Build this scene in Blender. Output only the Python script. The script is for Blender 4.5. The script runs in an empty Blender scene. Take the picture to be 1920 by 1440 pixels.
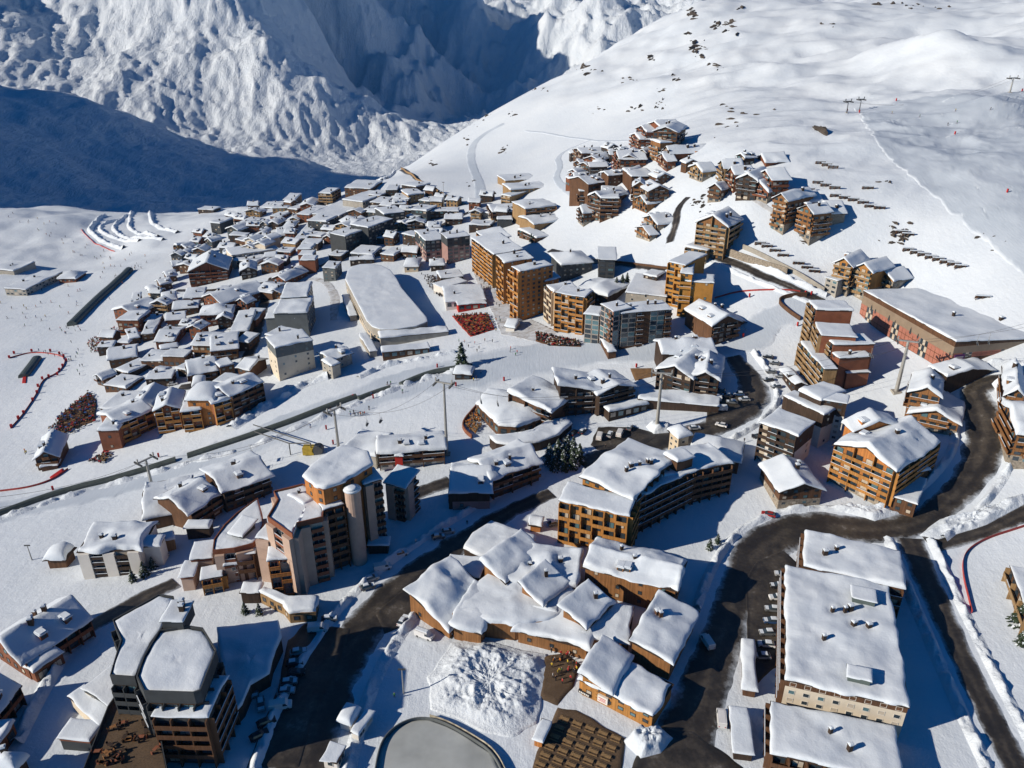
import bpy, math, random
import numpy as np
from math import radians as R
C = bpy.context.scene.collection
SC = bpy.context.scene
# ------------------------------------------------------------------ camera, sky, sun, exposure
FPX, PITCH, HC = 1460.0, R(26.3), 148.0
cam_d = bpy.data.cameras.new('camera'); cam = bpy.data.objects.new('camera', cam_d); C.objects.link(cam)
cam_d.sensor_width = 36; cam_d.lens = FPX / 1920 * 36; cam_d.clip_start = 1; cam_d.clip_end = 40000
cam.location = (0, 0, HC); cam.rotation_euler = (math.pi / 2 - PITCH, 0, 0)
SC.camera = cam
SUN_EL, SUN_AZ = R(25.5), R(18)          # azimuth: light travels towards +X turned this far to +Y
SDIR = np.array([math.cos(SUN_EL) * math.cos(SUN_AZ), math.cos(SUN_EL) * math.sin(SUN_AZ), -math.sin(SUN_EL)])
W = bpy.data.worlds.new('World'); SC.world = W; W.use_nodes = True
nt = W.node_tree; bg = nt.nodes['Background']
sky = nt.nodes.new('ShaderNodeTexSky'); sky.sky_type = 'NISHITA'; sky.sun_disc = False
sky.sun_elevation = SUN_EL; sky.sun_rotation = math.atan2(-SDIR[0], -SDIR[1])
sky.altitude = 2300; sky.air_density = 1.0; sky.dust_density = 0.0; sky.ozone_density = 6.0
hs = nt.nodes.new('ShaderNodeHueSaturation'); hs.inputs['Saturation'].default_value = 1.85
nt.links.new(sky.outputs[0], hs.inputs['Color']); nt.links.new(hs.outputs[0], bg.inputs[0]); bg.inputs[1].default_value = 0.06
sl = bpy.data.lights.new('sun', 'SUN'); sl.energy = 5.0; sl.angle = R(0.5); sl.color = (1.0, 0.885, 0.73)
so = bpy.data.objects.new('sun', sl); C.objects.link(so)
so.rotation_euler = (math.pi / 2 - SUN_EL, 0, math.atan2(SDIR[1], SDIR[0]) - math.pi / 2)
SC.view_settings.view_transform = 'Standard'; SC.view_settings.look = 'None'
SC.view_settings.exposure = 0.15; SC.view_settings.gamma = 1.0; SC.view_settings.use_curve_mapping = False
SC.cycles.max_bounces = 5; SC.cycles.diffuse_bounces = 1; SC.cycles.glossy_bounces = 2

# ------------------------------------------------------------------ pixel rays (photograph 1920 x 1440)
def ray(u, v):
    dx, dy = (u - 960) / FPX, (720 - v) / FPX
    d = np.array([dx, math.cos(PITCH) + dy * math.sin(PITCH), -math.sin(PITCH) + dy * math.cos(PITCH)])
    return d / np.linalg.norm(d)
def at_z(u, v, z):
    d = ray(u, v); return np.array([0, 0, HC]) + d * ((z - HC) / d[2])
def at_r(u, v, r):
    d = ray(u, v); return np.array([0, 0, HC]) + d * (r / math.hypot(d[0], d[1]))
def proj(p):
    x, y, z = p[0], p[1], p[2] - HC
    c, s = math.cos(PITCH), math.sin(PITCH)
    dep = y * c - z * s; up = y * s + z * c
    return 960 + FPX * x / dep, 720 - FPX * up / dep

# ------------------------------------------------------------------ noise
def _hash(ix, iy, seed):
    n = (ix * 374761393 + iy * 668265263 + seed * 974634777) & 0xFFFFFFFF
    n = ((n ^ (n >> 13)) * 1274126177) & 0xFFFFFFFF
    return ((n ^ (n >> 16)) & 0xFFFF) / 65535.0
def vnoise(x, y, seed=0):
    x = np.asarray(x, float); y = np.asarray(y, float)
    ix = np.floor(x).astype(np.int64); iy = np.floor(y).astype(np.int64)
    fx = x - ix; fy = y - iy
    fx = fx * fx * fx * (fx * (fx * 6 - 15) + 10); fy = fy * fy * fy * (fy * (fy * 6 - 15) + 10)
    a = _hash(ix, iy, seed); b = _hash(ix + 1, iy, seed); c = _hash(ix, iy + 1, seed); d = _hash(ix + 1, iy + 1, seed)
    return (a + (b - a) * fx + (c - a) * fy + (a - b - c + d) * fx * fy) * 2 - 1
def fbm(x, y, oct=4, seed=0, gain=0.5, ridged=False):
    t = 0; a = 1; ca, sa = 0.8, 0.6
    for k in range(oct):
        n = vnoise(x, y, seed + k * 17)
        t = t + a * ((1 - 2 * np.abs(n)) if ridged else n)
        a *= gain
        x, y = 2 * (ca * x - sa * y) + 3.7, 2 * (sa * x + ca * y) + 1.3
    return t
def sstep(a, b, x):
    t = np.clip((x - a) / (b - a), 0, 1); return t * t * (3 - 2 * t)

# ------------------------------------------------------------------ materials
MATS = {}
def new_mat(name):
    m = bpy.data.materials.new(name); m.use_nodes = True
    n = m.node_tree; p = n.nodes['Principled BSDF']
    return m, n, p
def col_ramp(n, stops):
    r = n.nodes.new('ShaderNodeValToRGB')
    e = r.color_ramp.elements
    e[0].position, e[0].color = stops[0][0], (*stops[0][1], 1)
    e[1].position, e[1].color = stops[-1][0], (*stops[-1][1], 1)
    for s in stops[1:-1]:
        k = e.new(s[0]); k.color = (*s[1], 1)
    return r
def noise_node(n, scale, detail=4, rough=0.55, coord='Object', stretch=None):
    tc = n.nodes.new('ShaderNodeTexCoord'); src = tc.outputs[coord]
    if stretch:
        mp = n.nodes.new('ShaderNodeMapping'); mp.inputs['Scale'].default_value = stretch
        n.links.new(src, mp.inputs[0]); src = mp.outputs[0]
    t = n.nodes.new('ShaderNodeTexNoise'); t.inputs['Scale'].default_value = scale
    t.inputs['Detail'].default_value = detail; t.inputs['Roughness'].default_value = rough
    n.links.new(src, t.inputs['Vector']); return t
def bump_of(n, p, srcs, dist):
    prev = None
    for (s, st) in srcs:
        b = n.nodes.new('ShaderNodeBump'); b.inputs['Strength'].default_value = st; b.inputs['Distance'].default_value = dist
        n.links.new(s, b.inputs['Height'])
        if prev: n.links.new(prev, b.inputs['Normal'])
        prev = b.outputs[0]
    n.links.new(prev, p.inputs['Normal'])
def mat(name, base, var=0.25, scale=0.6, rough=0.75, bump=0.0, stretch=None, metal=0.0, spec=0.3):
    """plain coloured surface with two scales of tone variation"""
    if name in MATS: return MATS[name]
    m, n, p = new_mat(name)
    b = np.array(base)
    t = noise_node(n, scale, 5, 0.6, stretch=stretch)
    r = col_ramp(n, [(0.3, tuple(b * (1 - var))), (0.52, tuple(b)), (0.75, tuple(np.minimum(b * (1 + var), 0.95)))])
    n.links.new(t.outputs['Fac'], r.inputs[0]); n.links.new(r.outputs[0], p.inputs['Base Color'])
    p.inputs['Roughness'].default_value = rough; p.inputs['Metallic'].default_value = metal
    p.inputs['Specular IOR Level'].default_value = spec
    if bump: bump_of(n, p, [(t.outputs['Fac'], bump)], 0.15)
    MATS[name] = m; return m
def wood(name, base, var=0.35, rough=0.7):
    """vertical boards: tone differs from board to board, grain along them"""
    if name in MATS: return MATS[name]
    m, n, p = new_mat(name); b = np.array(base)
    t1 = noise_node(n, 1.0, 3, 0.6, stretch=(3.2, 3.2, 0.12))
    t2 = noise_node(n, 0.25, 4, 0.6)
    r1 = col_ramp(n, [(0.3, tuple(b * (1 - var))), (0.5, tuple(b)), (0.72, tuple(np.minimum(b * (1 + var), 0.95)))])
    r2 = col_ramp(n, [(0.3, (0.72, 0.70, 0.68)), (0.7, (1.05, 1.02, 1.0))])
    mx = n.nodes.new('ShaderNodeMix'); mx.data_type = 'RGBA'; mx.blend_type = 'MULTIPLY'; mx.inputs[0].default_value = 1
    n.links.new(t1.outputs['Fac'], r1.inputs[0]); n.links.new(t2.outputs['Fac'], r2.inputs[0])
    n.links.new(r1.outputs[0], mx.inputs[6]); n.links.new(r2.outputs[0], mx.inputs[7])
    n.links.new(mx.outputs[2], p.inputs['Base Color'])
    p.inputs['Roughness'].default_value = rough; p.inputs['Specular IOR Level'].default_value = 0.25
    bump_of(n, p, [(t1.outputs['Fac'], 0.35)], 0.1)
    MATS[name] = m; return m
def snow_mat(name, kind):
    if name in MATS: return MATS[name]
    m, n, p = new_mat(name)
    p.inputs['Roughness'].default_value = 0.62; p.inputs['Specular IOR Level'].default_value = 0.22
    big = noise_node(n, 0.02 if kind != 'roof' else 0.12, 4, 0.6)
    r = col_ramp(n, [(0.3, (0.64, 0.72, 0.815)), (0.7, (0.735, 0.805, 0.88))])
    n.links.new(big.outputs['Fac'], r.inputs[0])
    out = r.outputs[0]
    if kind == 'far':            # rock and thin scrub showing through on steep wind-blown places
        geo = n.nodes.new('ShaderNodeNewGeometry'); sp = n.nodes.new('ShaderNodeSeparateXYZ')
        n.links.new(geo.outputs['True Normal'], sp.inputs[0])
        t = noise_node(n, 0.012, 8, 0.7)
        ma = n.nodes.new('ShaderNodeMath'); ma.operation = 'MULTIPLY_ADD'; ma.inputs[1].default_value = -1.0; ma.inputs[2].default_value = 1.0
        n.links.new(sp.outputs['Z'], ma.inputs[0])
        ad = n.nodes.new('ShaderNodeMath'); ad.operation = 'ADD'
        n.links.new(ma.outputs[0], ad.inputs[0]); n.links.new(t.outputs['Fac'], ad.inputs[1])
        rr = col_ramp(n, [(0.0, (0, 0, 0)), (1.0, (1, 1, 1))]); rr.color_ramp.elements[0].position = 1.0; rr.color_ramp.elements[1].position = 1.06
        n.links.new(ad.outputs[0], rr.inputs[0])
        mx = n.nodes.new('ShaderNodeMix'); mx.data_type = 'RGBA'
        n.links.new(rr.outputs[0], mx.inputs[0]); n.links.new(out, mx.inputs[6]); mx.inputs[7].default_value = (0.10, 0.085, 0.07, 1)
        out = mx.outputs[2]
    n.links.new(out, p.inputs['Base Color'])
    if kind == 'ground':
        a = noise_node(n, 0.35, 6, 0.62); b2 = noise_node(n, 2.2, 4, 0.6); t1 = noise_node(n, 0.5, 5, 0.7, stretch=(1.0, .07, 1)); t2 = noise_node(n, 0.4, 5, 0.7, stretch=(.09, 1.0, 1))
        bump_of(n, p, [(a.outputs['Fac'], 0.36), (b2.outputs['Fac'], 0.16), (t1.outputs['Fac'], .16), (t2.outputs['Fac'], .12)], 0.7)
    elif kind == 'far':
        a = noise_node(n, 0.04, 9, 0.7, stretch=(1, .4, .5)); a2 = noise_node(n, 0.014, 7, 0.7, stretch=(1, .28, .4))
        bump_of(n, p, [(a.outputs['Fac'], 0.75), (a2.outputs['Fac'], 0.75)], 15.0)
    elif kind == 'rough':
        a = noise_node(n, 0.9, 6, 0.7); bump_of(n, p, [(a.outputs['Fac'], 0.8)], 0.6)
    else:
        a = noise_node(n, 0.5, 5, 0.6); b2 = noise_node(n, 3.0, 3, 0.6)
        bump_of(n, p, [(a.outputs['Fac'], 0.35), (b2.outputs['Fac'], 0.15)], 0.35)
    MATS[name] = m; return m
SNOW = snow_mat('snow', 'ground'); RSNOW = snow_mat('roof snow', 'roof'); FSNOW = snow_mat('mountain snow', 'far'); XSNOW = snow_mat('rough snow', 'rough')

# ------------------------------------------------------------------ mesh helpers
def mesh_obj(name, V, F, mats, parent=None, loc=None, smooth=False, midx=None):
    me = bpy.data.meshes.new(name)
    V = np.asarray(V, float)
    me.from_pydata(V.tolist(), [], F)
    for m in (mats if isinstance(mats, (list, tuple)) else [mats]): me.materials.append(m)
    if midx is not None: me.polygons.foreach_set('material_index', midx)
    if smooth: me.polygons.foreach_set('use_smooth', [True] * len(me.polygons))
    me.update()
    o = bpy.data.objects.new(name, me); C.objects.link(o)
    if parent: o.parent = parent
    if loc is not None: o.location = loc
    return o
def grid_faces(nx, ny, off=0):
    i = np.arange(nx - 1); j = np.arange(ny - 1)
    a = (j[:, None] * nx + i[None, :]).ravel() + off
    return np.stack([a, a + 1, a + nx + 1, a + nx], 1)
def fast_grid(name, V, nx, ny, material, smooth=True):
    F = grid_faces(nx, ny)
    me = bpy.data.meshes.new(name); me.vertices.add(len(V)); me.vertices.foreach_set('co', np.asarray(V, np.float32).ravel())
    me.loops.add(F.size); me.loops.foreach_set('vertex_index', F.ravel().astype(np.int32))
    me.polygons.add(len(F)); me.polygons.foreach_set('loop_start', np.arange(0, F.size, 4, dtype=np.int32))
    me.polygons.foreach_set('use_smooth', np.ones(len(F), bool))
    me.update(calc_edges=True); me.validate()
    me.materials.append(material)
    o = bpy.data.objects.new(name, me); C.objects.link(o); return o
class TPS:
    def __init__(s, P, z, lam=0.0):
        s.P = np.asarray(P, float); n = len(s.P)
        d = np.linalg.norm(s.P[:, None] - s.P[None], axis=2); K = s.U(d) + lam * np.eye(n)
        A = np.zeros((n + 3, n + 3)); A[:n, :n] = K; A[:n, n] = 1; A[:n, n + 1:] = s.P; A[n, :n] = 1; A[n + 1:, :n] = s.P.T
        s.w = np.linalg.solve(A, np.concatenate([z, [0, 0, 0]]))
    def U(s, d): return np.where(d > 1e-9, d * d * np.log(np.maximum(d, 1e-9)), 0)
    def __call__(s, x, y):
        x = np.asarray(x, float); sh = x.shape; q = np.stack([x.ravel(), np.asarray(y, float).ravel()], 1); out = np.empty(len(q))
        for k in range(0, len(q), 40000):
            c = q[k:k + 40000]; d = np.linalg.norm(c[:, None] - s.P[None], axis=2)
            out[k:k + 40000] = s.U(d) @ s.w[:-3] + s.w[-3] + c @ s.w[-2:]
        return out.reshape(sh)

# ------------------------------------------------------------------ near terrain
CP_Z = [(0,1440,0),(500,1440,0),(960,1440,0),(1400,1440,1),(1920,1440,0),(1850,1200,1),(1650,950,5),(1400,1000,2),(1000,1100,1),
 (700,1080,0),(1840,830,11),(1770,715,19),(1612,622,11),(1640,650,12),(1500,560,21),(1450,640,16),(1350,740,12),(1300,830,7),(1200,660,12),
 (1000,650,9),(870,690,5),(700,660,2),(600,720,-2),(500,800,-5),(640,860,-1),(300,850,-13),(100,900,-18),(0,960,-18),(280,930,-11),
 (60,1060,-7),(200,1100,-3),(0,1250,-2),(0,800,-26),(0,650,-32),(150,650,-28),(100,500,-40),(0,388,-42),(150,388,-41),(300,388,-38),(450,387,-28),(560,386,-18),(200,440,-39),(330,560,-23),
 (450,650,-8),(420,450,-23),(560,430,-12),(640,500,-2),(700,345,5),(760,322,14),(800,370,8),(900,375,14),(950,540,6)]
CP_R = [(900,300,690),(870,250,790),(950,340,600),(1040,390,480),(1000,440,445),(1100,440,410),(1100,400,440),(1200,440,370),(1230,285,470),
 (1150,350,435),(1080,340,475),(1300,360,392),(1450,320,372),(1500,420,326),(1350,490,345),(1250,500,352),(1200,480,388),(1440,520,335),
 (1660,545,322),(1850,620,280),(1900,500,335),(1800,400,365),(1600,400,352),(1600,300,425),(1800,300,425),(1600,200,570),(1800,180,570),(1920,180,560),
 (1400,200,570),(1300,200,630),(1400,100,730),(1600,100,730),(1850,100,720),(1290,8,1010),(1200,75,960),(1100,125,905),(1000,165,865),(920,208,840),
 (830,262,812),(780,303,800),(1500,10,990),(1900,10,960),(1000,250,700),(1120,220,690),]
P = [];Z = []
for u, v, z in CP_Z:
    p = at_z(u, v, z); P.append(p[:2]); Z.append(z)
for u, v, r in CP_R:
    p = at_r(u, v, r * 1.095); P.append(p[:2]); Z.append(p[2])
for u, v, r, dr, dz in [(1290,8,1010,260,-90),(1200,75,960,260,-90),(1100,125,905,260,-90),(1000,165,865,260,-90),(920,208,840,240,-90),(830,262,812,240,-90),
                        (780,303,800,240,-90),(1500,10,990,300,-20),(1900,10,960,300,0),(700,345,810,260,-110)]:
    p = at_r(u, v, r * 1.095 + dr); p0 = at_r(u, v, r * 1.095); P.append(p[:2]); Z.append(p0[2] + dz)
for u, v, z in [(0,388,-42),(150,388,-41),(300,388,-38),(450,387,-28),(560,386,-18)]:
    p = at_z(u, v, z); k = math.hypot(p[0], p[1])
    for dr, dz in ((130, -45), (330, -120)): P.append(p[:2] * (1 + dr / k)); Z.append(z + dz)
for x, y, z in [(-160,40,4),(160,40,2),(0,30,0),(-420,200,-5),(420,200,45),(520,420,90),(-700,500,-40),(650,800,170)]:
    P.append(np.array([x, y])); Z.append(z)
P = np.array(P) / 100; Z = np.array(Z, float)
tps = TPS(P, Z, 0.4)
NA, NR = 460, 520
AZ = np.linspace(R(-58), R(58), NA); RR = np.exp(np.linspace(math.log(52), math.log(1330), NR))
ga, gr = np.meshgrid(AZ, RR)
gx, gy = gr * np.sin(ga), gr * np.cos(ga)
GZ = tps(gx / 100, gy / 100)
# snow drifts: stronger on the open hillside to the right, smooth in the village and on the pistes
hill = sstep(40, 95, GZ)
drift = fbm(gx / 120, gy / 75, 4, 5) * 5.0 + fbm(gx / 34 + 9, gy / 20, 5, 21, ridged=True) * 1.5 + fbm(gx / 55 + 3, gy / 60, 3, 29) * 3.0 * sstep(520, 800, gr)
left_edge = sstep(560, 760, gr) * sstep(-20, -30, GZ)
GZ = GZ + left_edge * (fbm(gx / 70, gy / 60, 4, 15) * 4.5)
GZ = GZ + hill * drift + fbm(gx / 45, gy / 45, 4, 3) * 0.35 * (1 + hill)
def bumpz(u, v, r, sx, sy, h, rot=0.0):
    """one snow hump on the hill, placed at its real distance"""
    global GZ
    p = at_r(u, v, r * 1.095); c, s = math.cos(rot), math.sin(rot)
    X = (gx - p[0]) * c + (gy - p[1]) * s; Y = -(gx - p[0]) * s + (gy - p[1]) * c
    GZ = GZ + h * np.exp(-(X / sx) ** 2 - (Y / sy) ** 2)
bumpz(1760, 80, 690, 50, 60, 12, 0.35); bumpz(1800, 92, 670, 30, 60, 11, 0.45); bumpz(1840, 190, 545, 26, 30, 7); bumpz(1540, 150, 640, 22, 30, 7); bumpz(1450, 130, 680, 24, 40, 6)
bumpz(1850, 215, 520, 24, 16, 5)
def gz(x, y):
    x = np.asarray(x, float); y = np.asarray(y, float)
    a = (np.arctan2(x, y) - AZ[0]) / (AZ[1] - AZ[0]); r = (np.log(np.maximum(np.hypot(x, y), 53)) - math.log(52)) / (math.log(1330 / 52) / (NR - 1))
    a = np.clip(a, 0, NA - 1.001); r = np.clip(r, 0, NR - 1.001)
    i = a.astype(int); j = r.astype(int); fa = a - i; fr = r - j
    return (GZ[j, i] * (1 - fa) * (1 - fr) + GZ[j, i + 1] * fa * (1 - fr) + GZ[j + 1, i] * (1 - fa) * fr + GZ[j + 1, i + 1] * fa * fr)
def hit(u, v, up=0.0):
    """where the sight line through a photo pixel meets the ground (or a level a given height above it)"""
    d = ray(u, v); h = math.hypot(d[0], d[1])
    rs = np.exp(np.linspace(math.log(55), math.log(1320), 1500)); t = rs / h
    dz = HC + d[2] * t - gz(d[0] * t, d[1] * t) - up
    k = np.argmax(dz < 0)
    if dz[k] >= 0: k = len(rs) - 1
    k = max(k, 1); w = dz[k - 1] / (dz[k - 1] - dz[k] + 1e-9); tt = t[k - 1] + (t[k] - t[k - 1]) * min(max(w, 0), 1)
    x, y = d[0] * tt, d[1] * tt
    return np.array([x, y, float(gz(x, y))])
terrain = fast_grid('snow_ground', np.stack([gx.ravel(), gy.ravel(), GZ.ravel()], 1), NA, NR, SNOW)
terrain['kind'] = 'structure'
# ------------------------------------------------------------------ far mountains (one height field, 1 to 12 km away)
FC = [(0,160,1900),(180,190,1900),(330,250,1850),(450,280,1800),(560,300,1750),(680,335,1650),
 (100,280,1500),(300,330,1450),(500,350,1400),(0,400,1180),(300,402,1160),(560,396,1150),(640,352,1250),(0,330,1350),
 (640,312,2350),(640,292,2700),(582,205,2950),(535,130,3250),(490,60,3600),(480,0,3850),(478,-95,4150),(472,-150,4600),(455,-190,5200),(300,-110,4600),(100,-140,5000),(560,-60,5000),(620,-40,5400),
 (300,100,3500),(100,60,3700),(0,0,4100),(200,0,4200),(0,130,3300),(200,150,3250),(350,200,3050),(-150,50,3600),
 (690,225,4300),(700,140,5000),(800,150,5200),(740,272,3900),(850,222,4700),(950,130,5300),(640,120,4600),(590,110,4200),(550,50,4500),(630,225,3600),(900,60,5200),(800,20,5600),(1000,60,6000),(650,20,4700),(1000,12,7200),
 (1050,110,4700),(1100,50,5200),(1150,90,4900),(1040,22,7500),(1110,14,7800),(1160,8,8000),(1230,10,8200),(1200,60,6800),(950,12,6500),(900,-20,6600),(1300,-10,8200),(1500,-10,8200)]
P2 = []; Z2 = []
for u, v, r in FC:
    p = at_r(u, v, r); P2.append(p[:2]); Z2.append(p[2])
for u, v, r, dr, dz in [(0,160,1900,600,-140),(180,190,1900,550,-150),(330,250,1850,500,-120),(560,300,1750,350,-90),(680,335,1650,350,-110),(1050,20,7800,1500,-600),(1230,10,8200,1500,-500),(1110,14,7800,1500,-500)]:
    p = at_r(u, v, r + dr); p0 = at_r(u, v, r); P2.append(p[:2]); Z2.append(p0[2] + dz)
for x, y, z in [(-1700,650,760),(-1750,900,680),(-1800,1300,470),(-1950,1650,120),(-2300,2300,0),(-1680,480,700),(-1640,330,150),(-1600,200,0),(-2600,1200,450),(-1150,900,60),(-1250,1250,170),(-3500,2500,250),(0,1300,-120),(400,1500,-60),(1500,2500,100),(3000,5000,600),(500,2300,0)]:
    P2.append(np.array([x, y])); Z2.append(z)
P2 = np.array(P2) / 1000; tps2 = TPS(P2, np.array(Z2, float), 0.002)
NA2, NR2 = 900, 620
a2, r2 = np.meshgrid(np.linspace(R(-82), R(46), NA2), np.exp(np.linspace(math.log(1080), math.log(11500), NR2)))
x2, y2 = r2 * np.sin(a2), r2 * np.cos(a2)
z2 = tps2(x2 / 1000, y2 / 1000)
amp = sstep(1900, 3000, r2)
ero = fbm(x2 / 850, y2 / 850, 7, 31, 0.5, ridged=True)
ero2 = fbm((x2 + .3 * y2) / 150 + 5, (y2 - .3 * x2) / 420, 6, 77, 0.6, ridged=True)
ero3 = fbm((x2 + .3 * y2) / 75, y2 / 260, 4, 91, 0.6, ridged=True)
z2 = z2 + amp * ((ero * 70 + 20) * sstep(2200, 4500, r2) ** 0.5 + ero2 * 11 + ero3 * 4.5 + fbm(x2 / 420, y2 / 520, 3, 41) * 14) + (1 - amp) * (fbm(x2 / 200, y2 / 200, 6, 9, .55) * 13 + fbm(x2 / 40, y2 / 60, 4, 19, .6) * 2.0)
z2 = z2 + sstep(3500, 4600, r2) * (fbm(x2 / 900 + 2, y2 / 900, 5, 55, .55, ridged=True) * 150 + 40)
mount = fast_grid('mountains', np.stack([x2.ravel(), y2.ravel(), z2.ravel()], 1), NA2, NR2, FSNOW)
mount['kind'] = 'structure'

# ------------------------------------------------------------------ thin mountain air
def haze_box(dens):
    x0, x1, y0, y1, z0, z1 = -12500, 9500, -400, 12000, float(min(z2.min(), GZ.min())) - 5, float(max(z2.max(), GZ.max(), 150)) + 20
    V = [(x, y, z) for z in (z0, z1) for (x, y) in ((x0, y0), (x1, y0), (x1, y1), (x0, y1))]
    me = bpy.data.meshes.new('haze'); me.from_pydata(V, [], [(0, 3, 2, 1), (4, 5, 6, 7), (0, 1, 5, 4), (1, 2, 6, 5), (2, 3, 7, 6), (3, 0, 4, 7)])
    m = bpy.data.materials.new('haze'); m.use_nodes = True; n = m.node_tree; n.nodes.remove(n.nodes['Principled BSDF'])
    v = n.nodes.new('ShaderNodeVolumePrincipled'); v.inputs['Color'].default_value = (0.22, 0.52, 1.0, 1); v.inputs['Density'].default_value = dens; v.inputs['Anisotropy'].default_value = 0.0
    n.links.new(v.outputs[0], n.nodes['Material Output'].inputs['Volume']); me.materials.append(m)
    o = bpy.data.objects.new('haze', me); C.objects.link(o); o['kind'] = 'stuff'; return o
haze_box(3e-5)
# ------------------------------------------------------------------ building kit
rng = random.Random(11)
WD = wood('weathered decking', (.12, .085, .055))
GLASS = mat('window glass', (0.035, 0.05, 0.065), 0.35, 0.8, 0.08, spec=0.7)
GLASSB = mat('blue glass', (0.10, 0.19, 0.22), 0.3, 0.5, 0.08, spec=0.8)
CURT = mat('curtain', (0.50, 0.44, 0.36), 0.2, 1.0)
WFRAME = mat('white frame', (0.62, 0.60, 0.55), 0.1)
DFRAME = mat('dark frame', (0.05, 0.035, 0.025), 0.2)
WALLS = {
 'orange': wood('orange cladding', (0.48, 0.20, 0.06), 0.3), 'amber': wood('amber cladding', (0.43, 0.21, 0.06), 0.3), 'ochre': mat('ochre render', (0.42, 0.205, 0.045), 0.18, 0.5, bump=0.1),
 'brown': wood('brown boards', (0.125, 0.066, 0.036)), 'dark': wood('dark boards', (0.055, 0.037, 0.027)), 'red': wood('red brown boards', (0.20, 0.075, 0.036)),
 'honey': wood('honey boards', (0.27, 0.135, 0.055)), 'tan': wood('tan boards', (0.33, 0.22, 0.11)), 'beige': mat('beige render', (0.55, 0.46, 0.34), 0.12, 0.4, bump=0.1),
 'cream': mat('cream render', (0.66, 0.59, 0.48), 0.1, 0.4, bump=0.08), 'pink': mat('pink render', (0.50, 0.37, 0.30), 0.12, 0.4, bump=0.08), 'mauve': mat('mauve render', (0.34, 0.21, 0.19), 0.15, 0.4),
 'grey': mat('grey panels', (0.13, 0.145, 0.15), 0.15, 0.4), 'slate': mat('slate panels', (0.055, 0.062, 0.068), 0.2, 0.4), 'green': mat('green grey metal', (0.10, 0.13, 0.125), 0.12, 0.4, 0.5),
 'stone': mat('rubble stone', (0.30, 0.26, 0.21), 0.45, 1.6, bump=0.5), 'conc': mat('concrete', (0.36, 0.34, 0.30), 0.2, 0.5, bump=0.1), 'rust': mat('rust red render', (0.23, 0.085, 0.045), 0.2, 0.5),
 'salmon': mat('salmon panels', (0.38, 0.155, 0.11), 0.15, 0.5), 'taupe': mat('taupe panels', (0.26, 0.20, 0.145), 0.12, 0.4), 'white': mat('white render', (0.70, 0.68, 0.64), 0.08, 0.4), 'redpaint': mat('red paint', (0.50, 0.03, 0.02), 0.15, 0.5),
}
class MB:
    def __init__(s): s.V = []; s.F = []; s.M = []
    def quad(s, p, mi=0):
        k = len(s.V); s.V += [tuple(q) for q in p]; s.F.append(tuple(range(k, k + len(p)))); s.M.append(mi)
    def box(s, x0, x1, y0, y1, z0, z1, mi=0, f=None):
        k = len(s.V)
        for z in (z0, z1):
            for (x, y) in ((x0, y0), (x1, y0), (x1, y1), (x0, y1)):
                s.V.append((x, y, z) if f is None else (f[0][0] + x * f[1][0] - y * f[1][1], f[0][1] + x * f[1][1] + y * f[1][0], f[0][2] + z))
        for q in ((0, 3, 2, 1), (4, 5, 6, 7), (0, 1, 5, 4), (1, 2, 6, 5), (2, 3, 7, 6), (3, 0, 4, 7)):
            s.F.append(tuple(k + i for i in q)); s.M.append(mi)
    def bar(s, p, q, r0, r1=None, n=6, mi=0):
        p = np.array(p, float); q = np.array(q, float); r1 = r0 if r1 is None else r1
        d = q - p; d /= np.linalg.norm(d) + 1e-9
        a = np.cross(d, (0, 0, 1) if abs(d[2]) < 0.9 else (1, 0, 0)); a /= np.linalg.norm(a); b = np.cross(d, a)
        k = len(s.V)
        for (c, r) in ((p, r0), (q, r1)):
            for i in range(n):
                t = 2 * math.pi * i / n; s.V.append(tuple(c + r * (a * math.cos(t) + b * math.sin(t))))
        for i in range(n): s.F.append((k + i, k + n + i, k + n + (i + 1) % n, k + (i + 1) % n)); s.M.append(mi)
        s.F.append(tuple(k + i for i in range(n))); s.M.append(mi); s.F.append(tuple(k + n + i for i in reversed(range(n)))); s.M.append(mi)
    def build(s, name, mats, parent=None, loc=None, smooth=False, off=None):
        V = np.array(s.V, float)
        if off is not None: V = V - np.asarray(off)
        return mesh_obj(name, V, s.F, mats, parent, loc, smooth, s.M)
CACHE = {}
def shared(key, name, make, mats, parent, loc, rz):
    if key not in CACHE:
        o = make().build(name, mats, parent, loc); CACHE[key] = o.data
    else:
        o = bpy.data.objects.new(name, CACHE[key]); C.objects.link(o); o.parent = parent; o.location = loc
    o.rotation_euler = (0, 0, rz); return o
def tag(o, label=None, cat=None, group=None, kind=None):
    if label: o['label'] = label
    if cat: o['category'] = cat
    if group: o['group'] = group
    if kind: o['kind'] = kind
    return o
THINGS = []
def root(name, loc, label, cat, group=None):
    o = bpy.data.objects.new(name, None); C.objects.link(o); o.location = loc; o.empty_display_size = 1
    tag(o, label, cat, group); THINGS.append(o); return o
NADIR_V = 720 + FPX / math.tan(PITCH)
def prof(kind, rise, u, v):
    if kind == 'F': return 0 * u
    if kind == 'G': return rise * (1 - np.abs(2 * u - 1))
    if kind == 'E': return rise * (1 - np.abs(2 * v - 1))
    if kind == 'H': return rise * np.minimum(1 - np.abs(2 * u - 1), np.minimum(1, 1.6 * (1 - np.abs(2 * v - 1))))
    if kind == 'M': return rise * v
    if kind == 'N': return rise * (1 - v)
    if kind == 'L': return rise * (1 - u)
    if kind == 'Q': return rise * u
    if kind == 'Y': return rise * np.minimum(1 - np.abs(2 * u - 1), 1 - np.abs(2 * v - 1))
    if kind == 'D': return rise * np.sqrt(np.maximum(0, 1 - (2 * u - 1) ** 2 * 0.98)) * np.sqrt(np.maximum(0, 1 - (2 * v - 1) ** 2 * 0.98))
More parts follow.
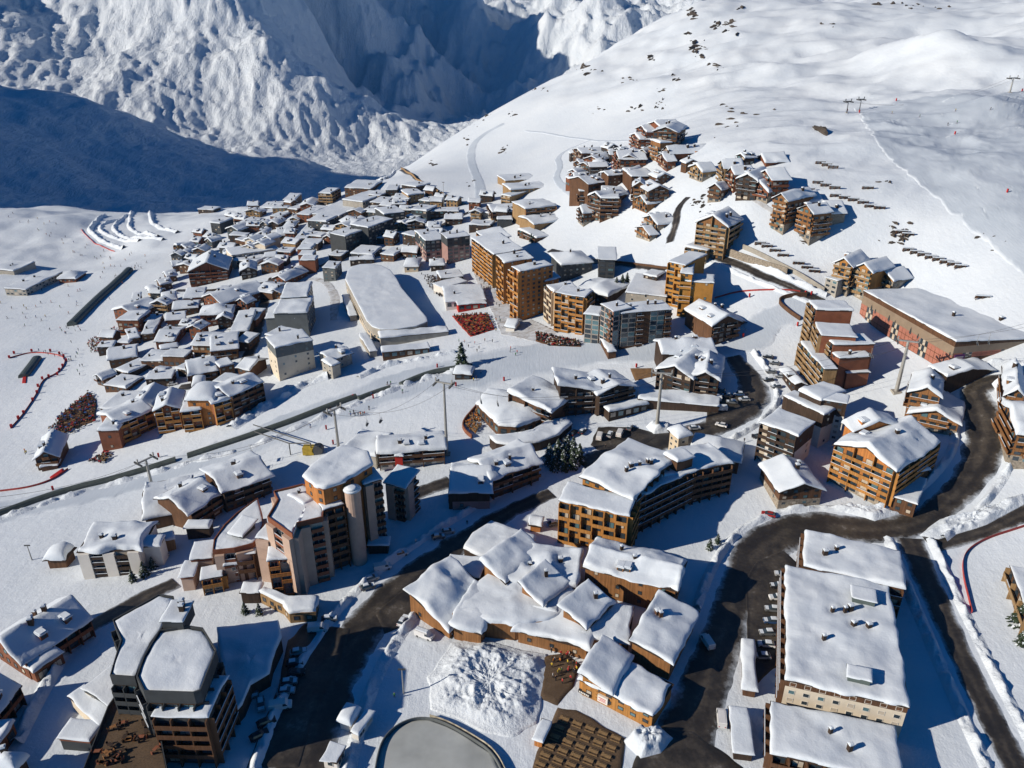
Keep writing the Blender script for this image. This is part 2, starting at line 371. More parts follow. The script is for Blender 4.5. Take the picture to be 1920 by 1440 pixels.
def rect(a, b, c, base, anchor=None):
    """footprint of a roof from three of its corners in the photograph and the height of its walls"""
    if base < 60: base = base * (0.74 if base > 5 else 0.88)
    if base >= 60:
        e = a if (a[1] > b[1] if anchor is None else anchor == 'a') else b
        ub = e[0] + (960 - e[0]) * (base - e[1]) / (NADIR_V - e[1])
        g = hit(ub, base); d = ray(*e); z = HC + d[2] * math.hypot(g[0], g[1]) / math.hypot(d[0], d[1])
    else:
        g = hit((a[0] + c[0]) / 2, (a[1] + c[1]) / 2, base); z = min(g[2] + base, HC - 4)
    A, Bp, Cc = at_z(*a, z), at_z(*b, z), at_z(*c, z)
    e1 = (Bp - A)[:2]; L = np.linalg.norm(e1); e1 /= L; e2 = np.array([-e1[1], e1[0]]); D = float((Cc - Bp)[:2] @ e2)
    if D < 0: A, Bp, e1, e2, D = Bp, A, -e1, -e2, -D
    D = max(D, 4.0)
    return A[:2], e1, e2, float(L), D, float(z)
def snow_sheet(A, e1, e2, L, D, z, kind, rise, T, cell, seed, wob, root_o, parent, loc, name='snow_cover', pits=()):
    def axis(n_len):
        e = [0, 0.12, 0.35, 0.75, 1.3]; e = [x for x in e if x < n_len * 0.4]
        n = max(2, int((n_len - 2 * e[-1]) / cell)); mid = list(np.linspace(e[-1], n_len - e[-1], n + 1))[1:-1]
        return np.array(e + mid + [n_len - x for x in reversed(e)])
    us, vs = axis(L), axis(D)
    if kind in 'GH' : us = np.sort(np.append(us[np.abs(us - L / 2) > cell * .3], L / 2))
    if kind == 'E': vs = np.sort(np.append(vs[np.abs(vs - D / 2) > cell * .3], D / 2))
    U, Vv = np.meshgrid(us, vs); nx, ny = len(us), len(vs)
    d = np.minimum(np.minimum(U, L - U), np.minimum(Vv, D - Vv))
    X = A[0] + U * e1[0] + Vv * e2[0]; Y = A[1] + U * e1[1] + Vv * e2[1]
    w = min(0.9, 0.5 + T * 0.5)
    big = np.clip(1 + 0.75 * fbm(X / 9 + seed, Y / 9, 4, seed % 97), 0.22, 2.0)
    big = big + np.clip(fbm(X / 2.4, Y / 2.4, 3, seed % 89 + 3), -.5, .6) * .16
    t = T * np.sqrt(np.clip(1 - (1 - np.clip(d / w, 0, 1)) ** 2, 0, 1)) * big
    sr = random.Random(seed * 7 + 1)
    if kind in 'GEHY' and sr.random() < .6:      # snow that slid off part of one side, leaving a ragged step
        side = sr.random() < .5; c0 = sr.uniform(.15, .7); cw = sr.uniform(.15, .35); q = (Vv / D if kind == 'G' else U / L); w_ = (U / L if kind == 'G' else Vv / D); w_ = w_ if side else 1 - w_
        ed = vnoise(X / 1.6, Y / 1.6, seed + 9) * .05
        t = t * (1 - .72 * sstep(cw + .03, cw - .03, np.abs(q - c0) + ed) * sstep(.30, .22, w_ + ed))
    for (pu, pv, pr) in pits: t *= 1 - 0.75 * np.exp(-((U - pu * L) ** 2 + (Vv - pv * D) ** 2) / pr ** 2)
    if kind in 'GEHY': t += 0.25 * T * np.exp(-(prof(kind, 1.0, U / L, Vv / D) - 1) ** 2 * 40)
    Zs = z + prof(kind, rise, U / L, Vv / D) + t
    k = np.clip(1 - d / 1.5, 0, 1) * wob
    ox = np.where(U < L / 2, -1, 1) * (np.minimum(U, L - U) < 1.5); oy = np.where(Vv < D / 2, -1, 1) * (np.minimum(Vv, D - Vv) < 1.5)
    n1 = vnoise(X / 2.3, Y / 2.3, seed + 3) * 0.6 + vnoise(X / 6, Y / 6, seed + 4) * 0.8
    X = X + k * n1 * (ox * e1[0] + oy * e2[0]); Y = Y + k * n1 * (ox * e1[1] + oy * e2[1])
    V = np.stack([X.ravel(), Y.ravel(), Zs.ravel()], 1) - np.asarray(loc)
    F = [tuple(q) for q in grid_faces(nx, ny)]
    # a skirt that closes the rounded edge down to the boards
    ring = list(range(nx)) + [nx * (j + 1) - 1 for j in range(1, ny)] + [nx * (ny - 1) + i for i in range(nx - 2, -1, -1)] + [nx * j for j in range(ny - 2, 0, -1)]
    off = len(V); low = V[ring].copy(); low[:, 2] -= 0.16; V = np.concatenate([V, low])
    m = len(ring)
    for i in range(m): F.append((ring[i], off + i, off + (i + 1) % m, ring[(i + 1) % m]))
    return mesh_obj(name, V, F, RSNOW, parent, None, True)
def chimney(parent, x, y, z, loc, h=1.7, w=0.9, m='dark'):
    b = MB(); b.box(-w / 2, w / 2, -w / 2, w / 2, -1.2, h, 0); b.box(-w * .62, w * .62, -w * .62, w * .62, h, h + 0.12, 0)
    b.box(-w * .55, w * .55, -w * .55, w * .55, h + .12, h + .45, 1); b.box(-w * .35, w * .35, -w * .4, w * .35, h + .45, h + .6, 1)
    o = shared(('chim', round(h, 1), round(w, 1), m), 'chimney', lambda: b, [WALLS[m], RSNOW], parent, (x - loc[0], y - loc[1], z - loc[2]), rng.random() * 0.4)
def balcony_mb(w, dep, ph):
    b = MB(); b.box(0.04, w - .04, -dep, 0, -0.16, 0, 0); b.box(0.04, w - .04, -dep, -dep + .08, 0.001, ph, 0)
    b.box(0.04, .12, -dep + .081, -0.01, 0.001, ph, 0); b.box(w - .12, w - .04, -dep + .081, -0.01, 0.001, ph, 0); b.box(0.02, w - .02, -dep - .05, -dep + .12, ph + .001, ph + .09, 1)
    return b
def window_mb(w, h):
    b = MB(); t = 0.1
    b.box(-w / 2, w / 2, -.09, 0.02, -h / 2, -h / 2 + t, 0); b.box(-w / 2, w / 2, -.09, 0.02, h / 2 - t, h / 2, 0)
    b.box(-w / 2, -w / 2 + t, -.09, 0.02, -h / 2 + t, h / 2 - t, 0); b.box(w / 2 - t, w / 2, -.09, 0.02, -h / 2 + t, h / 2 - t, 0)
    if w > 1.5: b.box(-.04, .04, -.085, .02, -h / 2 + t, h / 2 - t, 0)
    return b
def pane_mb(w, h):
    b = MB(); b.box(-w / 2 + .1, w / 2 - .1, -.045, .015, -h / 2 + .1, h / 2 - .1, 0); return b
def facade(rt, loc, p0, tdir, Ls, z0, ztop, code, st, near, wallm, trim, seed, storeys=None):
    """windows, balconies and piers of one side; ztop(s) is the height of the wall's top along it"""
    if code == 'N' or Ls < 2.5: return
    r = random.Random(seed); ang = math.atan2(tdir[1], tdir[0])
    H = ztop(Ls / 2) - z0; n = max(1, int(round((min(ztop(0.5), ztop(Ls - .5)) - z0 - 0.3) / st)))
    if code == 'T': n = max(1, int((H - 0.8) / st))
    hs = (min(ztop(0.5), ztop(Ls - .5)) - z0 - 0.2) / n if code != 'T' else st
    bw = {'B': 3.5, 'W': 3.3, 'S': 6.5, 'P': 3.6, 'G': 3.0, 'T': 3.0, 'V': 3.4, 'I': 3.4, 'K': 4.2, 'Z': 3.2}[code]
    nb = max(1, int(round(Ls / bw))); bw = Ls / nb
    jn = {}
    def J(nm):
        if nm not in jn: jn[nm] = MB()
        return jn[nm]
    def pt(s, y, z): return (p0[0] + tdir[0] * s - tdir[1] * y - loc[0], p0[1] + tdir[1] * s + tdir[0] * y - loc[1], z - loc[2])
    fr = WFRAME if code in 'GZ' or wallm in ('cream', 'white', 'beige', 'pink', 'conc') else DFRAME
    def win(s, z, w, h, gm=None):
        gm = gm or (GLASS if r.random() < .66 else (CURT if r.random() < .6 else GLASSB))
        if near:
            f = shared(('win', round(w, 1), round(h, 1), fr.name), 'window', lambda: window_mb(round(w, 1), round(h, 1)), [fr], rt, pt(s, 0, z), ang)
            shared(('pane', round(w, 1), round(h, 1), gm.name), 'pane', lambda: pane_mb(round(w, 1), round(h, 1)), [gm], f, (0, 0, 0), 0)
        else:
            b = J('glazing'); f = (pt(s, 0, z), tdir)
            b.box(-w / 2, w / 2, -.05, .02, -h / 2, h / 2, 2, f); b.box(-w / 2 + .12, w / 2 - .12, -.08, .02, -h / 2 + .12, h / 2 - .12, 0 if gm is GLASS else (1 if gm is CURT else 3), f)
    def bal(s, z, w, dep=1.3, ph=0.95):
        if near: shared(('bal', round(w, 1), dep, trim), 'balcony', lambda: balcony_mb(round(w, 1), dep, ph), [WALLS[trim], RSNOW if r.random() < .3 else WALLS[trim]], rt, pt(s, 0, z), ang)
        else:
            b = J('balcony_rail'); f = (pt(s, 0, z), tdir)
            b.box(.03, w - .03, -dep, 0, -.16, 0, 0, f); b.box(.03, w - .03, -dep, -dep + .1, .001, ph, 0, f)
            b.box(.02, w - .02, -dep - .04, -dep + .12, ph + .001, ph + .1, 1 if r.random() < .45 else 0, f)
    if code == 'K':
        b = J('panel'); hh = ztop(Ls / 2) - 5.6 - z0
        for i in range(nb):
            f = (pt(i * bw, 0, z0), tdir); cr = 3 if i % 4 == 1 else 2
            for k in range(3):
                for q in range(cr): b.box(.12 + q * (bw - .12) / cr, (q + 1) * (bw - .12) / cr, -.12, .02, .3 + k * hh / 3, .05 + (k + 1) * hh / 3, (1 if (q + k) % 2 else 2) if i % 4 == 1 else 0, f)
        n = 0
    for k in range(n):
        zf = z0 + k * hs + .25
        for i in range(nb):
            s = (i + .5) * bw
            if zf + hs * .8 > ztop(s) - 0.2: continue
            if code in 'BT':
                win(s, zf + 1.15, min(2.3, bw * .68), min(2.1, hs * .74))
                if (code == 'B' or r.random() < .8) and k > 0: bal(i * bw, zf, bw)
            elif code == 'W': win(s, zf + 1.5, min(1.4, bw * .45), min(1.35, hs * .5))
            elif code == 'S':
                if r.random() < .75: win(s, zf + 1.5, 1.1, 1.2)
            elif code == 'P':
                if i % 2 == 1:
                    win(s, zf + 1.15, bw * .8, 2.0)
                    bal(i * bw, zf, bw, 1.1)
            elif code == 'G': win(s, zf + hs * .5 - .1, bw * .86, hs * .84, GLASSB if r.random() < .6 else GLASS)
            elif code == 'Z':
                if i % 4 < 2: win(s, zf + hs * .5 - .1, bw * .92, hs * .92, GLASS if r.random() < .6 else GLASSB)
                elif i % 4 == 2: win(s, zf + 1.1, bw * .6, hs * .6, GLASS); bal(i * bw, zf, bw, 1.1)
            elif code == 'V': win(s, zf + hs * .5, bw * .7, hs * .62)
            elif code == 'I':
                if (i + k) % 3 == 2: win(s, zf + 1.5, 1.2, 1.2)
                else:
                    win(s, zf + 1.15, min(2.2, bw * .65), 2.0); bal(i * bw, zf, bw)
    if code in 'BI' and n > 1:
        for i in range(nb + 1):
            if i % 2 and code == 'B' and not near: continue
            s = i * bw; h = ztop(min(max(s, .3), Ls - .3)) - z0 - .3
            if near: shared(('fin', round(h, 1), trim), 'divider', lambda: (lambda b: (b.box(-.11, .11, -1.22, 0, 0.1, round(h, 1)), b)[1])(MB()), [WALLS[trim]], rt, pt(min(max(s, .12), Ls - .12), 0, z0), ang)
            else: J('divider').box(-.12, .12, -1.2, 0, .1, h, 0, (pt(min(max(s, .13), Ls - .13), 0, z0), tdir))
    if code == 'P':
        for i in range(0, nb, 2):
            h = ztop((i + .5) * bw) - z0 - .05
            if near: shared(('pier', round(h, 1), round(bw, 1), wallm), 'pier', lambda: (lambda b: (b.box(.15, round(bw, 1) - .15, -1.25, 0.02, -1, round(h, 1)), b)[1])(MB()), [WALLS[wallm]], rt, pt(i * bw, 0, z0), ang)
            else: J('pier').box(.15, bw - .15, -1.25, .02, -1, h, 0, (pt(i * bw, 0, z0), tdir))
    for nm, b in jn.items():
        ms = {'glazing': [GLASS, CURT, fr, GLASSB], 'balcony_rail': [WALLS[trim], RSNOW], 'divider': [WALLS[trim]], 'pier': [WALLS[wallm]], 'panel': [WALLS['salmon'], CURT, GLASS]}[nm]
        o = b.build(nm, ms, rt)
        if len(b.F) > 12: o['kind'] = 'stuff'
def wing(rt, loc, a, b, c, base, roof='F', rise=0.0, wall='brown', trim=None, fac='BBB', o=None, snow=0.7, st=2.8, ch=None, stone=0, seed=None, chm='dark', top=None, anchor=None, wob=0.3, deckm=None, par=None, floor=None):
    A, e1, e2, L, D, z = rect(a, b, c, base, anchor)
    seed = seed if seed is not None else int(a[0] * 7 + a[1] * 13) & 0x7fff
    r = random.Random(seed); trim = trim or wall
    if o is None: o = 0.35 if roof == 'F' else 0.9
    o = min(o, L * .15, D * .15)
    dist = math.sqrt(A[0] ** 2 + A[1] ** 2 + (HC - z) ** 2); near = dist < 250; st = st * (0.92 if dist < 250 else 0.8)
    i1, i2 = L - 2 * o, D - 2 * o; A0 = A + e1 * o + e2 * o
    cor = [A0, A0 + e1 * i1, A0 + e1 * i1 + e2 * i2, A0 + e2 * i2]
    zb = min(float(gz(q[0], q[1])) for q in cor); zg = float(gz(*((cor[0] + cor[1]) / 2)))
    deck = 0.28
    # body: walls up to the underside of the roof
    mb = MB(); tops = []
    sides = [(cor[0], e1, i1, lambda s: (np.array((o + s) / L), np.array(o / D))), (cor[1], e2, i2, lambda s: (np.array(1 - o / L), np.array((o + s) / D))),
             (cor[2], -e1, i1, lambda s: (np.array(1 - (o + s) / L), np.array(1 - o / D))), (cor[3], -e2, i2, lambda s: (np.array(o / L), np.array(1 - (o + s) / D)))]
    zt = lambda uv: z - deck + float(prof(roof, rise, *uv))
    if floor: zb = z - floor + 2.5
    for (p, t, ln, uvf) in sides:
        ss = [0, ln] if roof in 'FMNLQ' else list(np.linspace(0, ln, 9 if roof == 'D' else 3))
        top_p = [(*(p + t * s), zt(uvf(s))) for s in ss]
        mb.quad([(*p, zb - 2.5), (*(p + t * ln), zb - 2.5)] + top_p[::-1], 0)
    wo = mb.build('wall', [WALLS[wall]], rt, None, False, loc)
    if stone:
        sb = MB(); sb.box(-.06, i1 + .06, -.06, i2 + .06, zb - 2.5 - loc[2], zg + stone - loc[2], 0, ((cor[0][0] - loc[0], cor[0][1] - loc[1], 0), e1)); sb.build('base_wall', [WALLS['stone']], rt)
    if top:      # upper part of the walls in another cladding
        tb = MB(); tb.box(-.07, i1 + .07, -.07, i2 + .07, z - deck - top[0] - loc[2], z - deck - .02 - loc[2], 0, ((cor[0][0] - loc[0], cor[0][1] - loc[1], 0), e1)); tb.build('upper_cladding', [WALLS[top[1]]], rt)
    # roof boards with overhang
    nU, nV = (3 if roof in 'GHY' else 2), (3 if roof in 'EHY' else 2)
    if roof == 'D': nU = nV = 9
    U, V = np.meshgrid(np.linspace(0, 1, nU), np.linspace(0, 1, nV)); hz = prof(roof, rise, U, V)
    X = A[0] + U * L * e1[0] + V * D * e2[0] - loc[0]; Y = A[1] + U * L * e1[1] + V * D * e2[1] - loc[1]
    T0 = np.stack([X.ravel(), Y.ravel(), (z + hz).ravel() - loc[2]], 1); T1 = T0 - [0, 0, deck]
    F = [tuple(q) for q in grid_faces(nU, nV)] + [tuple(q[::-1] + nU * nV) for q in grid_faces(nU, nV)]
    ring = list(range(nU)) + [nU * (j + 1) - 1 for j in range(1, nV)] + [nU * (nV - 1) + i for i in range(nU - 2, -1, -1)] + [nU * j for j in range(nV - 2, 0, -1)]
    for i in range(len(ring)): p, q = ring[i], ring[(i + 1) % len(ring)]; F.append((p, p + nU * nV, q + nU * nV, q))
    ro = mesh_obj('roof', np.concatenate([T0, T1]), F, WALLS[deckm or ('dark' if wall not in ('grey', 'green', 'slate') else 'slate')], rt)
    if par:      # parapet upstand round a flat roof
        pb = MB(); f = ((A[0] - loc[0], A[1] - loc[1], 0), e1); zz = z - loc[2]
        for (x0, x1, y0, y1) in ((0, L, 0, .3), (0, L, D - .3, D), (0, .3, .301, D - .301), (L - .3, L, .301, D - .301)): pb.box(x0, x1, y0, y1, zz - deck, zz + par, 0, f)
        pb.build('parapet', [WALLS[trim]], rt)
    snow = snow * r.uniform(.55, 1.1)
    nch = ch if ch is not None else (1 if L * D > 90 else 0) + (1 if L * D > 300 else 0)
    spots = [(r.uniform(.2, .8), r.uniform(.3, .75)) for _ in range(nch)]
    if par: snow_sheet(A + e1 * .31 + e2 * .31, e1, e2, L - .62, D - .62, z + .02, roof, rise, snow, max(.45, dist / 230), seed, 0, rt, ro, loc, pits=[(u, v, 1.6) for u, v in spots])
    else: snow_sheet(A - e1 * .06 - e2 * .06, e1, e2, L + .12, D + .12, z + .02, roof, rise, snow, max(.45, dist / 230), seed, wob, rt, ro, loc, pits=[(u, v, 1.6) for u, v in spots])
    for (u, v) in spots:
        q = A + e1 * u * L + e2 * v * D; chimney(ro, q[0], q[1], z + float(prof(roof, rise, np.array(u), np.array(v))), loc, 1.3 + r.random() * .7, .7 + .5 * r.random(), chm)
    if roof in 'EG' and L * D > 70 and r.random() < .75 and dist > 150:
        for q in range(r.choice((1, 2))):
            u, v = (r.uniform(.25, .75), r.uniform(.16, .3)) if roof == 'E' else (r.uniform(.18, .32), r.uniform(.2, .7))
            dp = A + e1 * u * L + e2 * v * D; dz = z + float(prof(roof, rise, np.array(u), np.array(v))); dm = MB(); f = ((dp[0] - loc[0], dp[1] - loc[1], 0), e1 if roof == 'E' else e2 * -1 if False else e1)
            h0 = dz - loc[2]; dm.box(-.9, .9, -.9, 1.6, h0 - .6, h0 + 1.15, 0, f); dm.box(-.6, .6, -.96, -.9, h0 + .1, h0 + .9, 1, f)
            dm.box(-1.15, 1.15, -1.15, 1.7, h0 + 1.15, h0 + 1.55, 2, f); dm.box(-.85, .85, -.9, 1.5, h0 + 1.55, h0 + 1.75, 2, f); dm.build('dormer', [WALLS[wall], GLASS, RSNOW], ro)
    # facades that face the photograph's side of the village
    fz = zg if base < 60 else min(zg, z - 2)
    for k, code in ((0, fac[0]), (1, fac[1]), (3, fac[2])):
        p, t, ln, uvf = sides[k]; m = p + t * ln / 2; nrm = np.array([t[1], -t[0]])
        if nrm @ (-m) < -0.15 * np.linalg.norm(m): continue
        zs = max(zg, float(gz(m[0], m[1]))) if k else zg
        if z - zs < 2.4: continue
        facade(rt, loc, p + nrm * .0, t, ln, zs + (stone * .0), lambda s, uvf=uvf: zt(uvf(s)), code, st, near, wall, trim, seed + k)
    return dict(A=A, e1=e1, e2=e2, L=L, D=D, z=z, zg=zg, root=rt, roof=ro)
BLD = []
def build(label, wings, name='chalet', cat=None, group=None):
    a, b, c, base = wings[0][:4]
    A, e1, e2, L, D, z = rect(a, b, c, base, wings[0][4].get('anchor'))
    m = A + e1 * L / 2 + e2 * D / 2; loc = np.array([m[0], m[1], float(gz(m[0], m[1]))])
    rt = root(name, loc, label, cat or {'chalet': 'chalet', 'apartment_block': 'building', 'house': 'house', 'hall': 'hall', 'hotel': 'hotel', 'tower_block': 'building', 'shed': 'shed', 'shop': 'shop'}.get(name, 'building'), group)
    ws = [wing(rt, loc, *w[:4], **w[4]) for w in wings]
    BLD.append((rt, ws)); return rt, ws
def Wg(a, b, c, base, roof='F', rise=0.0, wall='brown', trim=None, fac='BBB', **k):
    return (a, b, c, base, dict(roof=roof, rise=rise, wall=wall, trim=trim, fac=fac, **k))
def poly_wing(rt, loc, pts, base, wall='grey', fac='N', snow=0.8, st=2.8, trim=None, anchor=0, seed=5, dome=0.0, par=0, deck=0.3, wob=0.2, band=None, bare=None):
    """a block whose roof outline has more than four corners"""
    if base < 60: base = base * (0.74 if base > 5 else 0.88)
    if base >= 60:
        e = pts[anchor]; ub = e[0] + (960 - e[0]) * (base - e[1]) / (NADIR_V - e[1]); g = hit(ub, base); d = ray(*e)
        z = HC + d[2] * math.hypot(g[0], g[1]) / math.hypot(d[0], d[1])
    else:
        g = hit(*np.mean(np.array(pts, float), axis=0), base); z = g[2] + base
    Q = np.array([at_z(*p, z)[:2] for p in pts]); 
    if sum(Q[i - 1][0] * Q[i][1] - Q[i][0] * Q[i - 1][1] for i in range(len(Q))) < 0: Q = Q[::-1]
    n = len(Q); zb = min(float(gz(*q)) for q in Q); zg = float(gz(*Q.mean(0))); tr = trim or wall
    dist = math.sqrt(Q[:, 0].mean() ** 2 + Q[:, 1].mean() ** 2 + (HC - z) ** 2); near = dist < 250; st = st * (0.92 if dist < 250 else 0.8)
    b = MB()
    for i in range(n):
        p, q = Q[i], Q[(i + 1) % n]; b.quad([(*p, zb - 2.5), (*q, zb - 2.5), (*q, z - deck), (*p, z - deck)])
    b.build('wall', [WALLS[wall]], rt, None, False, loc)
    c = Q.mean(0)
    b = MB(); O = c + (Q - c) * (1 + 0.35 / np.maximum(np.linalg.norm(Q - c, axis=1), 3))[:, None]
    zz = z + par
    for i in range(n):
        p, q = O[i], O[(i + 1) % n]; b.quad([(*p, z - deck - (band or 0)), (*q, z - deck - (band or 0)), (*q, zz), (*p, zz)])
    b.quad([(*p, z - deck - (band or 0)) for p in O[::-1]]); b.quad([(*p, z) for p in O])
    if par:
        I = c + (O - c) * (1 - 0.3 / np.maximum(np.linalg.norm(O - c, axis=1), 3))[:, None]
        for i in range(n):
            p, q, pi, qi = O[i], O[(i + 1) % n], I[i], I[(i + 1) % n]; b.quad([(*p, zz), (*q, zz), (*qi, zz), (*pi, zz)]); b.quad([(*qi, zz), (*qi, z), (*pi, z), (*pi, zz)])
        O = I
    ro = b.build('roof', [WALLS[tr]], rt, None, False, loc)
    if bare:
        b = MB(); b.quad([(*(c + (p - c) * .97), z + .05) for p in O]); b.build('terrace_floor', [MATS[bare]], rt, None, False, loc)
    ring = []
    for i in range(n):
        p, q = O[i], O[(i + 1) % n]; k = max(1, int(np.linalg.norm(q - p) / max(.6, dist / 200)))
        for j in range(k): ring.append(p + (q - p) * j / k)
    ring = np.array(ring); m = len(ring); rad = np.linalg.norm(ring - c, axis=1)
    levels = [0, .12, .35, .75]; k = max(3, int(rad.max() / max(1.0, dist / 150)))
    rows = []
    for dl in levels: rows.append((c + (ring - c) * (1 - dl / rad)[:, None], np.full(m, math.sqrt(1 - (1 - min(dl / .9, 1)) ** 2))))
    for j in range(1, k): rows.append((c + (ring - c) * ((1 - .9 / rad) * (1 - j / k))[:, None], np.ones(m)))
    V = []
    low = rows[0][0]
    for q in low: V.append((q[0], q[1], z - .15))
    for i, (rw, t) in enumerate(rows):
        wv = (vnoise(rw[:, 0] / 2.2, rw[:, 1] / 2.2, seed) * wob * (i < 3))
        s = c + (rw - c) * (1 + wv / np.maximum(rad, 3))[:, None]
        hgt = snow * t * np.clip(1 + .45 * fbm(rw[:, 0] / 7, rw[:, 1] / 7, 3, seed), .35, 1.8)
        dd = np.clip(1 - (np.linalg.norm(rw - c, axis=1) / rad) ** 2, 0, 1) * dome
        for q, h in zip(s, hgt + dd): V.append((q[0], q[1], z + .02 + h))
    V.append((c[0], c[1], z + snow + dome)); F = []
    for i in range(len(rows)):
        for j in range(m): F.append((i * m + j, i * m + (j + 1) % m, (i + 1) * m + (j + 1) % m, (i + 1) * m + j))
    last = len(rows) * m
    for j in range(m): F.append((last + j, last + (j + 1) % m, len(V) - 1))
    if not bare: mesh_obj('snow_cover', np.array(V) - loc, F, RSNOW, ro, None, True)
    for i in range(n):
        p, q = Q[i], Q[(i + 1) % n]; ln = np.linalg.norm(q - p); t = (q - p) / ln; md = (p + q) / 2; nr = np.array([t[1], -t[0]])
        if nr @ (-md) < 0.05 * np.linalg.norm(md) or z - zg < 2.4: continue
        code = fac if isinstance(fac, str) and len(fac) == 1 else fac[i % len(fac)]
        facade(rt, loc, p, t, ln, max(zg, float(gz(*md)) - .5), lambda s: z - deck - (band or 0), code, st, near, wall, tr, seed + i)
    return dict(Q=Q, z=z, zg=zg, roof=ro)
def poly_build(label, parts, name='apartment_block', cat='building', group=None):
    p0 = parts[0]; z = 15.0; base = p0[1]
    q0 = p0[0] if isinstance(p0[0], list) else list(p0[:3]); loc = np.array(hit(*np.mean(np.array(q0, float), axis=0)))
    rt = root(name, loc, label, cat, group)
    for p in parts:
        if len(p) == 5: wing(rt, loc, *p[:4], **p[4])
        else: poly_wing(rt, loc, p[0], p[1], **p[2])
    return rt, loc

# ---- the front of the village --------------------------------------------------------------------------------
build('long flat roofed block with two grey roof boxes, nearest the right corner', [
    Wg((1472,1275),(1706,1328),(1697,1104),1430 if False else 13.0, wall='cream', trim='brown', fac='WNB', snow=.8, ch=6, top=(1.6,'brown'), seed=41, wob=.5, o=.3),
    Wg((1505,1062),(1698,1104),(1693,1034),12.2, wall='brown', fac='BNB', ch=2, snow=.8, seed=42, wob=.4, o=.3),
    Wg((1445,1412),(1694,1470),(1690,1367),7.5, wall='brown', fac='BNB', ch=2, snow=.9, seed=43, wob=.4, o=.3),
    Wg((1597,1120),(1645,1130),(1652,1108),16.0, wall='green', fac='NNN', ch=0, snow=.35, seed=44, floor=4.0, deckm='green'),
    Wg((1588,1268),(1636,1280),(1643,1258),16.3, wall='green', fac='NNN', ch=0, snow=.35, seed=45, floor=4.0, deckm='green')], 'apartment_block')
poly_build('tall grey parapet hotel with brown balconies at the lower left corner', [
    ([(260,1272),(273,1299),(363,1302),(376,1298),(404,1224),(380,1184),(354,1180),(301,1188),(273,1235)], 25.0, dict(wall='brown', trim='slate', fac='B', snow=.5, par=.9, band=2.2, seed=51)),
    ([(209,1269),(254,1272),(282,1209),(304,1180),(325,1124),(299,1120),(214,1167),(230,1203)], 23.5, dict(wall='brown', trim='slate', fac='B', snow=.5, par=.8, band=1.6, seed=52)),
    (*Wg((298,1166),(343,1166),(367,1126),29.5, wall='slate', fac='NNN', ch=2, snow=.4, deckm='slate')[:4], Wg(0,0,0,0, wall='slate', fac='NNN', ch=2, snow=.4, deckm='slate', seed=53, floor=4.0)[4]),
    ([(150,1470),(205,1330),(225,1300),(262,1290),(300,1385),(318,1470)], 9.5, dict(wall='dark', trim='slate', fac='N', bare='weathered decking', par=.9, seed=59)),
    (*Wg((284,1342),(391,1345),(425,1268),19.5)[:4], Wg(0,0,0,0, wall='brown', fac='BBN', trim='brown', ch=0, snow=.3, top=(1.5,'slate'), seed=54, deckm='slate')[4]),
    (*Wg((152,1290),(215,1328),(250,1270),9.0)[:4], Wg(0,0,0,0, wall='cream', trim='brown', fac='SNN', ch=0, snow=.3, top=(1.2,'slate'), seed=55, deckm='slate')[4]),
    (*Wg((126,1305),(186,1360),(214,1330),6.0)[:4], Wg(0,0,0,0, wall='cream', trim='rust', fac='SNN', ch=0, snow=.5, top=(.9,'rust'), seed=56)[4]),
    (*Wg((106,1384),(168,1390),(190,1352),4.5)[:4], Wg(0,0,0,0, wall='slate', trim='rust', fac='NNN', ch=0, snow=.5, top=(.8,'rust'), seed=57)[4])], 'hotel', 'hotel')
poly_build('low annex with a wide shaded flat roof right of the grey hotel', [
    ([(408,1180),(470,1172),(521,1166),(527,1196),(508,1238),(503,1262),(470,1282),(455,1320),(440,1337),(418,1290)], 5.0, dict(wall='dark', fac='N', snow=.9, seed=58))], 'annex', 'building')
build('red brown chalet row with four chimneys in the lower left', [
    Wg((40,1249),(176,1160),(128,1112),8.0,'E',4.5,'red',fac='BWW', ch=4, chm='brown', seed=61, snow=.7, anchor='a'),
    Wg((62,1262),(120,1222),(112,1205),5.2,'F',0,'red',fac='BNN', ch=0, seed=62)], 'chalet')
build('red brown chalet row cut by the left edge of the photo', [
    Wg((-30,1372),(42,1285),(0,1240),7.5,'E',4,'red',fac='BWW', ch=1, seed=63),
    Wg((-30,1440),(28,1350),(15,1335),4.5,'F',0,'red',fac='BNN', ch=0, seed=64)], 'chalet')
build('small dark chalet with a hipped snow roof in the bottom left corner', [Wg((-25,1440),(30,1448),(42,1415),5,'Y',2.5,'dark',fac='NNN', ch=1, seed=65)], 'chalet')
build('long brown timber residence with stripy balconies under one snowy roof', [
    Wg((266,976),(362,958),(352,893),1000,'E',3.0,'brown',fac='SNB', ch=1, snow=.9, seed=71, anchor='a', wob=.6),
    Wg((352,966),(418,926),(392,876),11.0,'E',3.2,'brown',fac='BNN', ch=1, snow=1.0, seed=72, wob=.6),
    Wg((414,927),(512,892),(478,845),11.5,'E',2.6,'brown',fac='BWN', trim='dark', ch=2, snow=.9, seed=73, wob=.6)], 'apartment_block')
build('white walled block with dark balcony columns beside the piste', [
    Wg((143,1036),(264,1031),(248,980),1084,'F',0,'white','dark',fac='PSP', ch=2, snow=1.2, seed=74, wob=.9, anchor='a'),
    Wg((258,1026),(300,1024),(298,1004),10.5,'F',0,'white',fac='NNN', ch=0, snow=.5, seed=75)], 'apartment_block')
build('small hut under a thick snow dome left of the white block', [Wg((79,1052),(124,1052),(138,1026),4.2,'D',2.2,'brown',fac='NNN', ch=0, snow=1.2, seed=76, wob=.6)], 'hut', 'hut')
